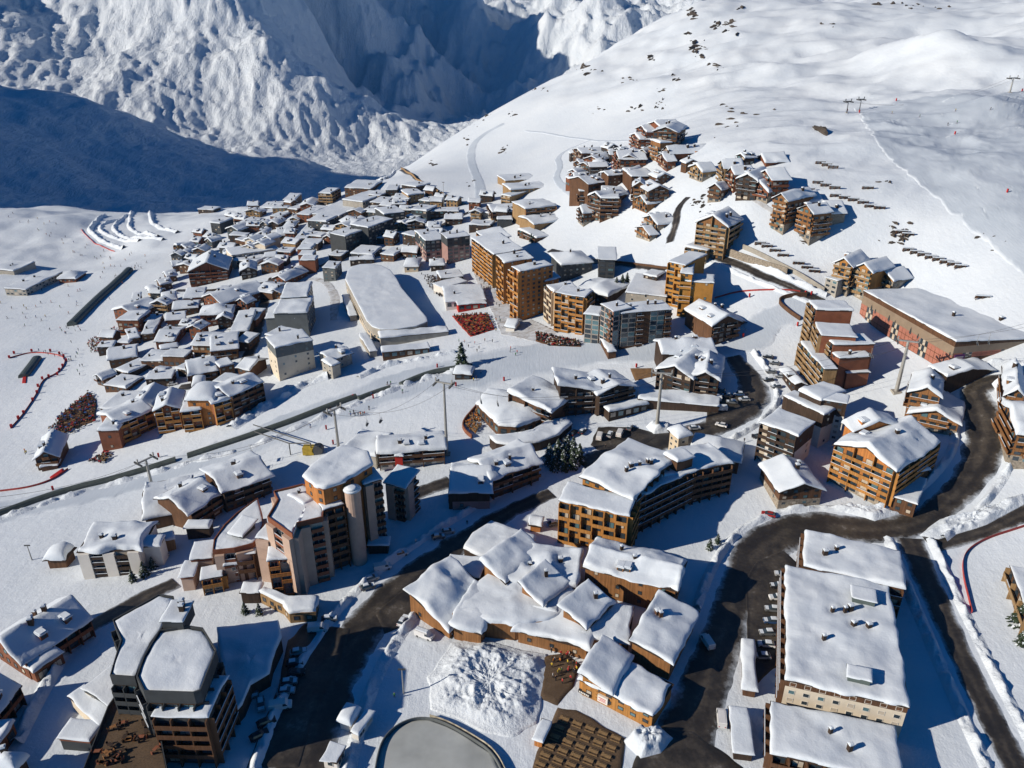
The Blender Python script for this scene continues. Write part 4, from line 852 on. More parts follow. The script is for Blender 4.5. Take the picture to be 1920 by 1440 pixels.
# left middle village, from the piste to the arena
LM = [((350,511),(428,506),(418,484),541,'G',6,'red','BNN'),((449,509),(483,506),(480,492),8,'G',2.5,'dark','TWT'),((415,571),(501,544),(480,526),10,'E',4,'red','WWW'),((371,592),(437,588),(430,573),618,'Y',4,'red','TWT'),
 ((430,622),(466,620),(476,582),9,'F',0,'brown','WNW'),((356,648),(398,649),(410,623),8,'E',2.5,'honey','TWT'),((394,659),(448,653),(446,622),9,'E',2.5,'honey','TWT'),((352,705),(411,695),(410,667),8,'E',2.5,'honey','TWT'),((411,690),(440,683),(440,666),8,'F',0,'brown','WNW'),
 ((217,642),(241,643),(240,622),5,'F',0,'red','TWT'),((241,636),(263,632),(265,612),6,'F',0,'brown','WNW'),((264,627),(289,625),(304,600),6,'F',0,'brown','WNW'),((287,641),(328,640),(330,613),7,'E',2,'red','WWW'),((300,656),(335,650),(336,642),5,'F',0,'brown','WNW'),
 ((309,602),(348,598),(350,583),7,'E',2,'red','TWT'),((252,591),(302,571),(288,551),8,'E',3,'red','WWW'),((304,566),(334,562),(330,547),6,'D',1.5,'brown','WWW'),((245,567),(263,565),(268,548),5,'F',0,'brown','WNW'),((217,600),(259,601),(255,583),625,'F',0,'red','TWT'),
 ((342,560),(382,557),(379,540),7,'F',0,'red','TWT'),((322,581),(373,577),(370,562),7,'E',2,'brown','WNW'),((200,676),(258,668),(280,642),5,'E',2,'brown','WNW'),((262,676),(306,677),(321,657),6,'F',0,'brown','WWW'),((174,705),(191,713),(211,697),5,'G',2,'brown','TWT'),
 ((193,722),(236,728),(244,703),4,'F',0,'brown','WNW'),((215,692),(240,700),(262,672),5,'F',0,'dark','WNW'),((282,701),(304,703),(310,688),5,'E',1,'dark','WWW'),((186,766),(245,769),(258,735),4.5,'F',0,'brown','WNW'),((240,764),(288,763),(284,728),7,'G',2.5,'red','WNW'),((290,764),(336,767),(345,738),6,'F',0,'dark','WNW'),
 ((333,610),(360,612),(362,598),6,'E',1.5,'brown','WNW'),((270,602),(300,600),(304,588),5,'F',0,'brown','WNW'),((330,690),(352,694),(358,674),5,'F',0,'dark','WNW'),((452,600),(480,600),(488,578),7,'F',0,'red','WNW'),((440,640),(466,642),(470,624),7,'F',0,'brown','WWW'),((402,548),(420,548),(425,536),5,'F',0,'red','WNW'),
 ((500,548),(526,550),(530,538),6,'G',2,'honey','WNW'),((440,690),(468,695),(478,668),8,'E',2,'brown','WNW'),((225,612),(245,613),(248,603),4,'F',0,'brown','WNW'),((300,535),(325,530),(330,519),5,'E',2,'brown','WNW'),((312,520),(334,516),(338,506),5,'E',2,'brown','WNW'),((322,500),(345,497),(348,488),5,'E',2,'brown','WNW'),
 ((280,548),(300,544),(304,534),4,'D',1.5,'tan','WNW'),((418,480),(440,478),(446,468),6,'G',2,'dark','WNW'),((360,725),(384,722),(384,706),6,'D',1.5,'dark','WNW'),((395,640),(412,640),(416,628),4,'F',0,'brown','WNW')]
for a, b, c, base, roof, rise, wall, fac in LM: S(a, b, c, base, roof, rise, wall, fac, name='house' if roof == 'F' else 'chalet')
build('grey roofed lift station lodge at the left edge of the pistes', [Wg((7,541),(48,543),(67,507),7,'F',0,'conc','grey',fac='VVN'), Wg((-20,505),(25,508),(50,490),6,'F',0,'conc',fac='NNN')], 'hall')
build('round red brown ski hut with a conical snow roof on the left piste', [Wg((106,523),(142,523),(140,509),4,'Y',3.5,'rust',fac='WNN',ch=0)], 'hut', 'hut')
# far end of the village
FV = [((530,375),(553,375),(561,363),383,'F',0,'brown','WNN'),((558,370),(577,370),(580,357),8,'F',0,'brown','WNN'),((578,362),(595,362),(598,353),9,'F',0,'tan','BNN'),((596,362),(620,363),(634,353),382,'F',0,'tan','BBN'),((645,352),(695,354),(707,339),8,'F',0,'brown','WNN'),
 ((539,391),(557,393),(560,382),7,'F',0,'brown','WWN'),((560,386),(590,386),(598,375),8,'G',2,'red','WWN'),((555,401),(580,403),(592,385),8,'F',0,'red','WNN'),((487,389),(520,391),(530,378),4,'E',1.5,'dark','WWN'),((370,392),(400,394),(410,388),4,'F',0,'dark','WWN'),
 ((393,417),(412,419),(425,408),12,'F',0,'slate','WNN'),((422,429),(446,433),(470,415),9,'G',2.5,'slate','WWN'),((445,418),(470,420),(485,408),8,'F',0,'slate','WWN'),((516,443),(549,441),(545,425),7,'F',0,'tan','WNN'),((530,425),(552,425),(553,415),7,'Y',2,'brown','WWN'),((552,447),(576,447),(577,419),8,'F',0,'dark','WWN'),
 ((575,413),(612,416),(610,403),13,'F',0,'slate','WWN'),((627,422),(655,426),(670,409),10,'G',2,'tan','BNN'),((655,422),(688,416),(681,405),9,'G',2,'tan','BNN'),((565,456),(600,456),(598,448),7,'F',0,'rust','WWN'),((565,441),(602,444),(603,435),6,'F',0,'brown','WWN'),((603,446),(623,448),(629,438),6,'G',2,'red','WWN'),
 ((647,443),(692,428),(682,416),17,'F',0,'slate','VVN'),((690,427),(738,410),(724,398),18,'F',0,'slate','VVN'),((667,453),(696,451),(697,440),467,'F',0,'mauve','WNN'),((657,475),(698,478),(692,462),6,'F',0,'slate','WWN'),((712,476),(738,479),(753,466),6,'F',0,'brown','WWN'),((603,502),(628,503),(650,491),527,'F',0,'grey','WWN'),
 ((655,488),(702,486),(700,480),4,'F',0,'dark','WWN'),((508,522),(535,527),(562,505),7,'G',2.5,'red','WWN'),((693,379),(720,381),(725,369),6,'F',0,'dark','WNN'),((682,393),(698,394),(702,385),5,'F',0,'tan','WNN'),((735,376),(765,376),(765,364),6,'F',0,'brown','WWN'),((720,402),(760,397),(765,383),15,'F',0,'slate','VVN'),
 ((770,393),(800,396),(800,384),12,'F',0,'slate','VNN'),((737,371),(767,373),(765,363),7,'F',0,'dark','WNN'),((765,366),(796,363),(795,353),8,'F',0,'tan','WNN'),((752,346),(780,351),(778,339),5,'F',0,'dark','WWN'),((722,356),(745,356),(745,347),5,'F',0,'dark','WNN'),((800,426),(827,426),(832,416),6,'E',1.5,'dark','WWN'),
 ((805,396),(860,396),(858,389),6,'F',0,'dark','VNN'),((832,411),(868,411),(865,402),5,'E',1.5,'dark','WWN'),((892,396),(925,401),(925,389),4,'F',0,'conc','WNN'),((878,421),(920,423),(915,413),5,'F',0,'dark','WWN'),((480,440),(500,440),(505,430),6,'G',2,'brown','WWN'),((500,420),(522,421),(526,411),6,'G',2,'dark','WWN'),
 ((460,400),(482,402),(490,393),5,'G',1.5,'brown','WWN'),((600,430),(625,432),(628,424),6,'E',1.5,'dark','WWN'),((540,411),(560,412),(566,403),6,'G',1.5,'tan','WWN'),((700,445),(722,447),(728,438),5,'F',0,'dark','WWN'),((625,462),(648,463),(650,453),6,'F',0,'brown','WNN'),((505,405),(525,407),(530,398),6,'F',0,'red','WWN'),
 ((710,385),(732,387),(736,378),6,'E',1.5,'brown','WWN'),((760,405),(782,408),(786,399),8,'F',0,'dark','WWN'),((690,365),(712,367),(716,358),5,'F',0,'brown','WWN'),((615,478),(640,480),(645,470),5,'F',0,'dark','WWN'),((755,500),(786,500),(790,484),4,'Y',2,'beige','WNN'),((805,498),(835,497),(838,486),4,'Y',1.5,'dark','WWN'),
 ((826,522),(870,518),(866,505),5,'F',0,'dark','WWN'),((1205,515),(1232,520),(1240,508),4,'F',0,'dark','WWN')]
for a, b, c, base, roof, rise, wall, fac in FV: S(a, b, c, base, roof, rise, wall, fac, name='house')
build('very long pale warehouse with a straight sloping roof at the far village end', [Wg((585,401),(636,405),(676,379),7,'F',0,'conc',fac='NVN',ch=0,wob=.1), Wg((641,374),(680,379),(712,359),7.5,'F',0,'conc',fac='NVN',ch=0,wob=.1)], 'hall')
build('cream stepped hotel with rows of little zigzag gables', [Wg((434,479),(523,466),(520,452),9,'F',0,'cream','cream',fac='BNN'), Wg((452,463),(475,466),(484,456),11,'G',2,'cream',fac='NNN',ch=0), Wg((474,458),(497,461),(506,451),12,'G',2,'cream',fac='NNN',ch=0), Wg((455,450),(478,453),(488,444),14,'G',2,'cream',fac='NNN',ch=0), Wg((490,447),(508,450),(514,441),13,'G',2,'cream',fac='NNN',ch=0), Wg((434,488),(482,492),(496,478),6,'F',0,'cream','brown',fac='PNN')], 'hotel')
build('stack of three rust red flats with snowy steps beside the open snow field', [Wg((556,467),(584,467),(583,457),16,'F',0,'rust',fac='NVN',ch=0), Wg((559,478),(587,478),(586,470),14,'F',0,'rust',fac='NVN',ch=0), Wg((562,488),(591,488),(590,480),512,'F',0,'rust',fac='NNN',ch=0)], 'apartment_block')
build('brown ribbed block like organ pipes at the left village edge', [Wg((325,459),(345,453),(368,447),477,'F',0,'tan','brown',fac='PBN',anchor='a')], 'apartment_block')
build('low timber house row roof behind the white grey tower', [Wg((478,545),(510,550),(512,528),8,'E',2.5,'brown',fac='NNN')], 'house', 'house')

# small houses that close the gaps in the dense quarters
fr_ = random.Random(77)
def inside(p, poly):
    c = False; n = len(poly)
    for i in range(n):
        (x1, y1), (x2, y2) = poly[i], poly[(i + 1) % n]
        if (y1 > p[1]) != (y2 > p[1]) and p[0] < (x2 - x1) * (p[1] - y1) / (y2 - y1) + x1: c = not c
    return c
FOOT = [(w['A'], w['e1'], w['e2'], w['L'], w['D']) for _, ws in BLD for w in ws]
def free(p, rad):
    for A, e1, e2, L, D in FOOT:
        q = p - A; u, v = q @ e1, q @ e2
        if -rad < u < L + rad and -rad < v < D + rad: return False
    return True
for poly, want, ang0 in [([(335,470),(430,405),(560,378),(690,350),(800,360),(870,400),(800,470),(760,490),(690,500),(600,470),(520,515),(420,530),(340,520)], 60, -.25), ([(225,600),(300,545),(345,560),(500,560),(480,600),(460,690),(330,750),(200,740),(190,700)], 34, -.2), ([(1075,300),(1140,285),(1235,320),(1260,380),(1180,390),(1080,380)], 16, .3), ([(1285,318),(1400,312),(1420,350),(1380,372),(1310,350)], 6, .3), ([(900,380),(945,372),(1000,400),(960,440),(880,430),(840,410)], 8, -.2)]:
    xs = [p[0] for p in poly]; ys = [p[1] for p in poly]; got = 0; tries = 0
    while got < want and tries < 900:
        tries += 1; p = (fr_.uniform(min(xs), max(xs)), fr_.uniform(min(ys), max(ys)))
        if not inside(p, poly): continue
        g = hit(*p); L, D = fr_.uniform(8, 14), fr_.uniform(7, 11)
        if not free(g[:2], max(L, D) * .5 + .6): continue
        a = ang0 + fr_.gauss(0, .2) + (math.pi / 2 if False else 0); e1 = np.array([math.cos(a), math.sin(a)]); e2 = np.array([-e1[1], e1[0]]); H = fr_.uniform(4.5, 9); A = g[:2] - e1 * L / 2 - e2 * D / 2; z = g[2] + H
        px = [proj((*q, z)) for q in (A, A + e1 * L, A + e1 * L + e2 * D)]; roof = fr_.choice('FGEGE'); wl = fr_.choice(['brown', 'dark', 'red', 'slate', 'tan', 'dark', 'brown'])
        S(*px, H, roof, fr_.uniform(1.5, 2.6) if roof != 'F' else 0, wl, fr_.choice(['TWT', 'WWW', 'WNW']), name='house' if roof == 'F' else 'chalet', ch=1 if fr_.random() < .6 else 0, seed=1000 + tries); got += 1
        FOOT.append((A, e1, e2, L, D))
# ------------------------------------------------------------------ roads, banks and other things lying on the ground
def road_mat():
    """wet asphalt with wheel tracks, grit and slush towards the ploughed edges; 'across' runs from 0 at the middle to 1 at the edge"""
    m, n, p = new_mat('wet road'); t = noise_node(n, 0.14, 6, 0.62); t2 = noise_node(n, 1.1, 5, 0.65)
    at = n.nodes.new('ShaderNodeAttribute'); at.attribute_name = 'across'
    def math_(op, a, b=None, c=None):
        k = n.nodes.new('ShaderNodeMath'); k.operation = op
        for i, x in enumerate((a, b, c)):
            if x is None: continue
            if isinstance(x, (int, float)): k.inputs[i].default_value = x
            else: n.links.new(x, k.inputs[i])
        return k.outputs[0]
    mixn = math_('MULTIPLY_ADD', t2.outputs['Fac'], 0.35, math_('MULTIPLY', t.outputs['Fac'], 0.75))
    r = col_ramp(n, [(0.36, (0.018, 0.016, 0.015)), (0.52, (0.034, 0.030, 0.026)), (0.68, (0.078, 0.067, 0.054)), (0.80, (0.21, 0.20, 0.19))])
    tr = math_('MULTIPLY', math_('COSINE', math_('MULTIPLY', at.outputs['Fac'], 9.5)), 0.05)       # wheel tracks
    n.links.new(math_('ADD', mixn, tr), r.inputs[0])
    e = math_('ADD', at.outputs['Fac'], math_('MULTIPLY', math_('SUBTRACT', mixn, 0.55), 1.1))
    rr = col_ramp(n, [(0.62, (0, 0, 0)), (0.80, (.35, .35, .35)), (0.97, (1, 1, 1))]); n.links.new(e, rr.inputs[0])
    mx = n.nodes.new('ShaderNodeMix'); mx.data_type = 'RGBA'; n.links.new(rr.outputs[0], mx.inputs[0]); n.links.new(r.outputs[0], mx.inputs[6]); mx.inputs[7].default_value = (0.58, 0.66, 0.76, 1)
    n.links.new(mx.outputs[2], p.inputs['Base Color']); p.inputs['Roughness'].default_value = 0.45
    bump_of(n, p, [(t2.outputs['Fac'], 0.5)], 0.15); return m
ROAD = road_mat()
def slush_mat():
    m, n, p = new_mat('trodden snow'); t = noise_node(n, 0.3, 6, 0.65)
    r = col_ramp(n, [(0.3, (0.30, 0.29, 0.28)), (0.5, (0.50, 0.53, 0.57)), (0.7, (0.64, 0.71, 0.80))]); n.links.new(t.outputs['Fac'], r.inputs[0]); n.links.new(r.outputs[0], p.inputs['Base Color'])
    p.inputs['Roughness'].default_value = 0.6; bump_of(n, p, [(t.outputs['Fac'], 0.4)], 0.4); return m
SLUSH = slush_mat()
def piste_mat():
    m, n, p = new_mat('groomed snow'); t = noise_node(n, 0.06, 6, 0.6); t2 = noise_node(n, 1.2, 3, 0.6, stretch=(1, .15, 1))
    r = col_ramp(n, [(0.3, (0.47, 0.545, 0.64)), (0.7, (0.56, 0.635, 0.73))]); n.links.new(t.outputs['Fac'], r.inputs[0])
    at = n.nodes.new('ShaderNodeAttribute'); at.attribute_name = 'across'; ad = n.nodes.new('ShaderNodeMath'); ad.operation = 'MULTIPLY_ADD'; ad.inputs[1].default_value = .9; n.links.new(t.outputs['Fac'], ad.inputs[0]); n.links.new(at.outputs['Fac'], ad.inputs[2])
    er = col_ramp(n, [(0.75, (0, 0, 0)), (1.0, (1, 1, 1))]); sb = n.nodes.new('ShaderNodeMath'); sb.operation = 'SUBTRACT'; sb.inputs[1].default_value = .4; n.links.new(ad.outputs[0], sb.inputs[0]); n.links.new(sb.outputs[0], er.inputs[0])
    mx = n.nodes.new('ShaderNodeMix'); mx.data_type = 'RGBA'; n.links.new(er.outputs[0], mx.inputs[0]); n.links.new(r.outputs[0], mx.inputs[6]); mx.inputs[7].default_value = (0.69, 0.765, 0.85, 1); n.links.new(mx.outputs[2], p.inputs['Base Color'])
    p.inputs['Roughness'].default_value = 0.55; bump_of(n, p, [(t2.outputs['Fac'], 0.3)], 0.4); return m
PISTE = piste_mat()
def path3(pts, step):
    Q = [hit(*p)[:2] for p in pts]
    # smooth the bends
    Q = np.array(Q)
    for _ in range(2):
        N = [Q[0]]
        for i in range(len(Q) - 1): N += [Q[i] * .75 + Q[i + 1] * .25, Q[i] * .25 + Q[i + 1] * .75]
        Q = np.array(N + [Q[-1]])
    d = np.concatenate([[0], np.cumsum(np.linalg.norm(np.diff(Q, axis=0), axis=1))]); n = max(3, int(d[-1] / step)); s = np.linspace(0, d[-1], n)
    P = np.stack([np.interp(s, d, Q[:, 0]), np.interp(s, d, Q[:, 1])], 1)
    T = np.gradient(P, axis=0); T /= np.linalg.norm(T, axis=1)[:, None] + 1e-9
    return P, np.stack([-T[:, 1], T[:, 0]], 1), s
LIFT = [0.10]
def across(o, val):
    a = o.data.attributes.new('across', 'FLOAT', 'POINT'); a.data.foreach_set('value', np.asarray(val, np.float32))
def ribbon(name, pts, width, material, kind='structure', step=1.3, wob=0.5, cross=9, seed=1):
    LIFT[0] += 0.006
    P, Nn, s = path3(pts, step); wd = np.interp(s, np.linspace(0, s[-1], len(width)), width) if isinstance(width, (list, tuple)) else np.full(len(s), width)
    V = []
    for j, o in enumerate(np.linspace(-.5, .5, cross)):
        e = (vnoise(s / 5, s * 0 + (1 if o < 0 else 7), seed) * .7 + vnoise(s / 1.7, s * 0 + (3 if o < 0 else 9), seed)*.4) * wob * (abs(o) * 2) ** 2 * np.sign(o)
        q = P + Nn * (wd * o + e)[:, None]; V.append(np.stack([q[:, 0], q[:, 1], gz(q[:, 0], q[:, 1]) + (LIFT[0] if abs(o) < .49 else -.12)], 1))
    V = np.stack(V, 1).reshape(-1, 3)
    o = fast_grid(name, V, cross, len(s), material); o['kind'] = kind; across(o, np.tile(np.abs(np.linspace(-1, 1, cross)), len(s))); return o
def bank(pts, off, width, h, seed, name='snow_bank', rough=1.0):
    P, Nn, s = path3(pts, .8); cr = 13; V = []
    for o in np.linspace(0, 1, cr):
        q = P + Nn * (np.sign(off) * (abs(off) + width * o))[:, None] if not np.isscalar(off) else P + Nn * (np.sign(off) * (abs(off) + width * o))
        hh = h * math.sin(math.pi * o) ** 1.3 if 0 < o < 1 else -.06
        n = fbm(q[:, 0] / 4, q[:, 1] / 4, 4, seed, .6)
        V.append(np.stack([q[:, 0], q[:, 1], gz(q[:, 0], q[:, 1]) + hh * np.clip(.75 + .8 * rough * n, .15, 2) + .05], 1))
    o = fast_grid(name, np.stack(V, 1).reshape(-1, 3), cr, len(s), XSNOW if rough > .6 else SNOW); o['kind'] = 'stuff'; return o
def patch(name, pts, material, h=None, seed=3, cell=1.0, lump=0.0, kind='structure', scale=3.0, tail=.6, feather=6.0):
    """an area on the ground, optionally heaped up with lumps"""
    LIFT[0] += 0.006
    Q = np.array([hit(*p)[:2] for p in pts]); c = Q.mean(0); ring = []
    for i in range(len(Q)):
        p, q = Q[i], Q[(i + 1) % len(Q)]; k = max(1, int(np.linalg.norm(q - p) / cell))
        for j in range(k): ring.append(p + (q - p) * j / k)
    ring = np.array(ring); m = len(ring); rad = np.linalg.norm(ring - c, axis=1).max(); k = max(4, int(rad / cell)); V = []
    e = 1 + vnoise(ring[:, 0] / 3, ring[:, 1] / 3, seed) * .03
    for j in range(k):
        t = 1 - j / k; q = c + (ring - c) * (e * t)[:, None]; z = gz(q[:, 0], q[:, 1]) + LIFT[0]
        if h is not None:
            ed = min(1, (1 - t) / .4); ed = ed * ed * (3 - 2 * ed); z = z + ed * (h + lump * fbm(q[:, 0] / scale, q[:, 1] / scale, 6, seed, tail, ridged=True)) 
        V.append(np.stack([q[:, 0], q[:, 1], z if j else gz(q[:, 0], q[:, 1]) - .12], 1))
    V = np.concatenate(V + [np.array([[c[0], c[1], float(gz(*c)) + LIFT[0] + (h or 0)]])]); F = []
    for i in range(k - 1):
        for j in range(m): F.append((i * m + j, i * m + (j + 1) % m, (i + 1) * m + (j + 1) % m, (i + 1) * m + j))
    for j in range(m): F.append(((k - 1) * m + j, (k - 1) * m + (j + 1) % m, len(V) - 1))
    o = mesh_obj(name, V, F, material, None, None, True); o['kind'] = kind
    across(o, np.append(np.repeat(1 - np.clip(np.arange(k) / k * rad / feather, 0, 1), m), 0) * (.62 if kind == 'structure' and feather < 10 else 1)); return o
r_main = [(545,1500),(575,1400),(605,1310),(650,1220),(715,1130),(790,1065),(880,1005),(970,950),(1035,925)]
ribbon('road', r_main, [17,16,15,14,12,11,10,8,7], ROAD, seed=2, wob=1.2)
ribbon('road', [(755,935),(800,918),(845,902)], 8, ROAD, seed=3)
r_mid = [(1090,872),(1150,850),(1215,830),(1290,818),(1350,798),(1400,765),(1418,735),(1400,700),(1375,668)]
ribbon('road', r_mid, [8,12,14,13,12,15,14,11,8], ROAD, seed=4, wob=1)
r_right = [(1235,1500),(1290,1370),(1330,1260),(1365,1160),(1395,1070),(1440,1010),(1530,985),(1640,995),(1720,985),(1795,925),(1840,865),(1850,810),(1835,760),(1820,728),(1870,712),(1935,712)]
ribbon('road', r_right, [16,15,13,12,12,13,16,17,14,11,10,11,14,14,9,7], ROAD, seed=5, wob=1)
r_fork = [(1705,1010),(1735,1080),(1780,1180),(1840,1310),(1910,1450)]
ribbon('road', r_fork, [9,8,7,7,7], ROAD, seed=6); ribbon('road', [(1740,1020),(1840,1000),(1935,955)], [8,7,7], ROAD, seed=7)
ribbon('road', [(510,520),(497,560),(488,600),(476,645),(455,690),(410,715),(335,728)], [5,6,7,7,7,7,8], ROAD, seed=80)
ribbon('road', [(560,530),(590,520),(620,535),(630,565),(625,600)], [5,5,6,6,4], SLUSH, seed=81)
ribbon('road', [(600,500),(650,478),(720,480),(760,470)], [6,6,6,6], ROAD, seed=82)
ribbon('road', [(330,545),(400,545),(470,535),(520,525)], 5, ROAD, seed=83)
ribbon('road', [(770,470),(790,445),(850,410),(900,390)], 6, ROAD, seed=84)
r_wall = [(1330,478),(1385,497),(1440,523),(1500,548),(1545,566)]
ribbon('road', [(330,1092),(270,1122),(195,1160),(150,1190)], [7,9,7,6], ROAD, seed=8)
r_far = [(752,318),(775,338),(815,356),(872,384)]
ribbon('road', r_far, [5,7,6,5], ROAD, seed=9); ribbon('road', r_wall, 5, ROAD, seed=10); ribbon('road', [(1030,470),(1090,487),(1175,497),(1248,506)], 5, ROAD, seed=11)
ribbon('road', [(1255,455),(1268,420),(1270,390),(1290,370)], 5, ROAD, seed=12); ribbon('road', [(1390,366),(1450,398),(1500,425),(1545,438)], 3, SLUSH, seed=13)
patch('parking_lot', [(460,1445),(488,1370),(520,1290),(540,1200),(575,1165),(660,1175),(640,1250),(590,1345),(560,1445)], ROAD, seed=14)
patch('parking_lot', [(1120,800),(1190,800),(1240,815),(1190,850),(1130,850),(1105,835)], ROAD, seed=15)
patch('parking_lot', [(1330,750),(1400,735),(1420,760),(1370,800),(1320,800)], ROAD, seed=16)
patch('plaza', [(885,505),(905,515),(970,592),(1050,625),(1000,640),(940,628),(925,590),(900,548)], SLUSH, seed=17)
patch('forecourt', [(1400,1150),(1395,1090),(1420,1050),(1470,1030),(1500,1060),(1470,1150),(1460,1250),(1400,1300)], ROAD, seed=18)
patch('forecourt', [(1180,1445),(1200,1390),(1240,1360),(1300,1370),(1400,1440),(1400,1490),(1180,1490)], ROAD, seed=19)
patch('forecourt', [(700,1150),(760,1100),(790,1120),(760,1175),(720,1190)], ROAD, seed=20)
patch('earth_bank', [(1180,690),(1225,690),(1232,705),(1190,715)], mat('earth', (0.20, 0.12, 0.06), .3), seed=20)
patch('ski_piste', [(1600,200),(1700,185),(1790,178),(1930,168),(1960,330),(1960,560),(1900,500),(1830,440),(1750,370),(1690,320),(1640,265)], PISTE, seed=22, cell=3, feather=26.0)
ribbon('snow_path', [(945,232),(905,252),(882,275),(884,310),(900,345),(902,372)], [9,10,9,9,10,10], PISTE, seed=23)
ribbon('snow_path', [(1110,262),(1042,290),(1052,312),(1040,335),(1062,358),(1090,374)], [2,6,6,6,6,5], PISTE, seed=24)
ribbon('snow_path', [(1230,258),(1120,262),(1035,250),(985,246)], 2.5, PISTE, seed=25)
ribbon('snow_path', [(1120,388),(1160,386),(1190,382)], 4, PISTE, seed=26)
ribbon('ski_piste', [(1530,590),(1480,580),(1430,610),(1420,640),(1290,655),(1100,660),(960,680),(870,700),(760,720),(640,760),(480,830),(300,885),(120,935),(-30,965)], [14,16,18,22,22,34,34,30,26,26,24,22,20,20], PISTE, seed=27, cross=15, wob=2)
for pts, off, w, h, sd, ro in [(r_main,8.2,3.2,1.5,31,1),(r_main[:7],-8.6,3.5,1.4,32,1),(r_mid,-7.3,3,1.3,33,1),(r_right[3:],7.2,3,1.6,34,1),(r_right[8:14],-6.5,3,1.4,35,1),(r_fork,4.4,3,1.2,36,1),(r_fork,-4.4,3.4,1.4,37,1),(r_wall,3,3,1.8,38,.5),(r_wall,-3,2.5,1.2,39,.5),
    ([(480,850),(560,815),(640,785),(720,752),(800,722),(880,700)],3,6,1.2,40,1),([(0,985),(150,935),(300,895),(440,860)],2.5,6,1.2,41,1),([(420,800),(500,750),(560,715),(610,700)],-1,7,2.2,42,1),([(665,705),(720,680),(790,668),(850,655)],-1,4,1.5,43,1),
    ([(190,405),(165,420),(158,432),(172,447),(200,462),(225,470)],1,5,2.4,44,.4),([(222,411),(195,418),(178,427),(186,440),(215,450),(255,455)],1,4.5,2.2,45,.4),([(240,402),(215,415),(203,428),(215,442),(250,450),(300,452)],1,4.5,2.2,46,.4),([(262,398),(240,410),(232,425),(250,440),(290,446)],1,4.5,2.2,47,.4),([(278,391),(275,405),(278,420),(295,432),(325,438)],1,5,2.4,48,.4),([(130,1175),(60,1290),(0,1400)],1,4,1.5,49,1),
    ([(660,340),(705,350),(745,325),(755,310)],1,5,3,50,.4)]:
    bank(pts, off, w, h, sd, rough=ro)
patch('trampled_snow', [(845,1205),(905,1195),(960,1215),(1028,1225),(1022,1290),(1010,1360),(960,1385),(900,1370),(850,1345),(808,1330),(800,1270)], XSNOW, h=1.3, lump=.5, kind='stuff', scale=6.0, cell=.45, tail=.7, seed=52)
patch('snow_heap', [(1165,1390),(1190,1370),(1240,1365),(1265,1385),(1240,1415),(1200,1425)], XSNOW, h=1.6, lump=.9, kind='stuff', scale=4, cell=.6, seed=53)
patch('snow_heap', [(1210,800),(1230,790),(1262,800),(1255,812),(1225,815)], XSNOW, h=1.6, lump=.7, kind='stuff', scale=4, cell=.6, seed=54)
patch('snow_heap', [(1640,1000-22),(1600,965),(1560,955),(1580,945),(1640,952),(1690,962)], XSNOW, h=.9, lump=.5, kind='stuff', scale=4, cell=.7, seed=55)
patch('snow_heap', [(1720,1005),(1760,975),(1830,960),(1920,925),(1925,945),(1850,985),(1760,1012)], XSNOW, h=1.0, lump=.5, kind='stuff', scale=4, cell=.7, seed=56)
# ice rink with its boards
ICE = mat('grey ice', (0.42, 0.45, 0.45), .22, .1, .25)
rk = [(700,1470),(712,1400),(735,1370),(770,1352),(805,1350),(840,1362),(880,1385),(925,1415),(950,1470)]
ice = patch('ice_rink', rk, ICE, seed=57); LIFT[0] += .05
def strip_wall(name, pts, h, th, material, parent=None, base=0.0, step=1.0):
    P, Nn, s = path3(pts, step); V = []; F = []
    for i, (p, n) in enumerate(zip(P, Nn)):
        z = float(gz(*p)) + base
        for o, zz in ((-th / 2, z - .3), (-th / 2, z + h), (th / 2, z + h), (th / 2, z - .3)): V.append((p[0] + n[0] * o, p[1] + n[1] * o, zz))
    for i in range(len(P) - 1):
        for j in range(4): F.append((i * 4 + j, i * 4 + (j + 1) % 4, i * 4 + 4 + (j + 1) % 4, i * 4 + 4 + j))
    F.append((0, 3, 2, 1)); k = 4 * (len(P) - 1); F.append((k, k + 1, k + 2, k + 3))
    return mesh_obj(name, V, F, material, parent)
o = strip_wall('rink_boards', [(700,1470),(712,1400),(735,1370),(770,1352),(805,1350),(840,1362),(880,1385),(925,1415),(950,1470)], 1.1, .2, WALLS['grey']); tag(o, 'low curved boards round the grey ice rink', 'rink boards'); THINGS.append(o)
o = strip_wall('advert_boards', [(806,1346),(842,1358),(884,1381),(930,1411),(956,1466)], 1.2, .12, mat('pale blue and tan boards', (0.45, 0.42, 0.34), .5, .9)); tag(o, 'strip of pale advert boards on the right rim of the ice rink', 'boards'); THINGS.append(o)
# covered ski carpets and dark wind walls along the pistes
TUNNEL = mat('dark grey green tarpaulin', (0.07, 0.085, 0.08), .25, .5, .4)
def tunnel(label, pts, w, h):
    P, Nn, s = path3(pts, 1.5); V = []; F = []; cr = 7
    for p, n in zip(P, Nn):
        z = float(gz(*p))
        for j in range(cr):
            a = math.pi * j / (cr - 1); o = -math.cos(a) * w / 2; V.append((p[0] + n[0] * o, p[1] + n[1] * o, z - .1 + h * math.sin(a) ** .6))
    for i in range(len(P) - 1):
        for j in range(cr - 1): F.append((i * cr + j, i * cr + j + 1, (i + 1) * cr + j + 1, (i + 1) * cr + j))
    F.append(tuple(range(cr))); k = cr * (len(P) - 1); F.append(tuple(range(k + cr - 1, k - 1, -1)))
    o = mesh_obj('covered_carpet', V, F, TUNNEL, None, None, False); tag(o, label, 'ski carpet'); THINGS.append(o)
tunnel('wide ribbed ski carpet tunnel standing alone on the left piste', [(135,611),(190,556),(243,508)], 6, 3.2)
tunnel('long dark ski carpet tunnel running to the left edge of the photo', [(-20,972),(110,925),(240,893),(330,865)], 3.2, 2.0)
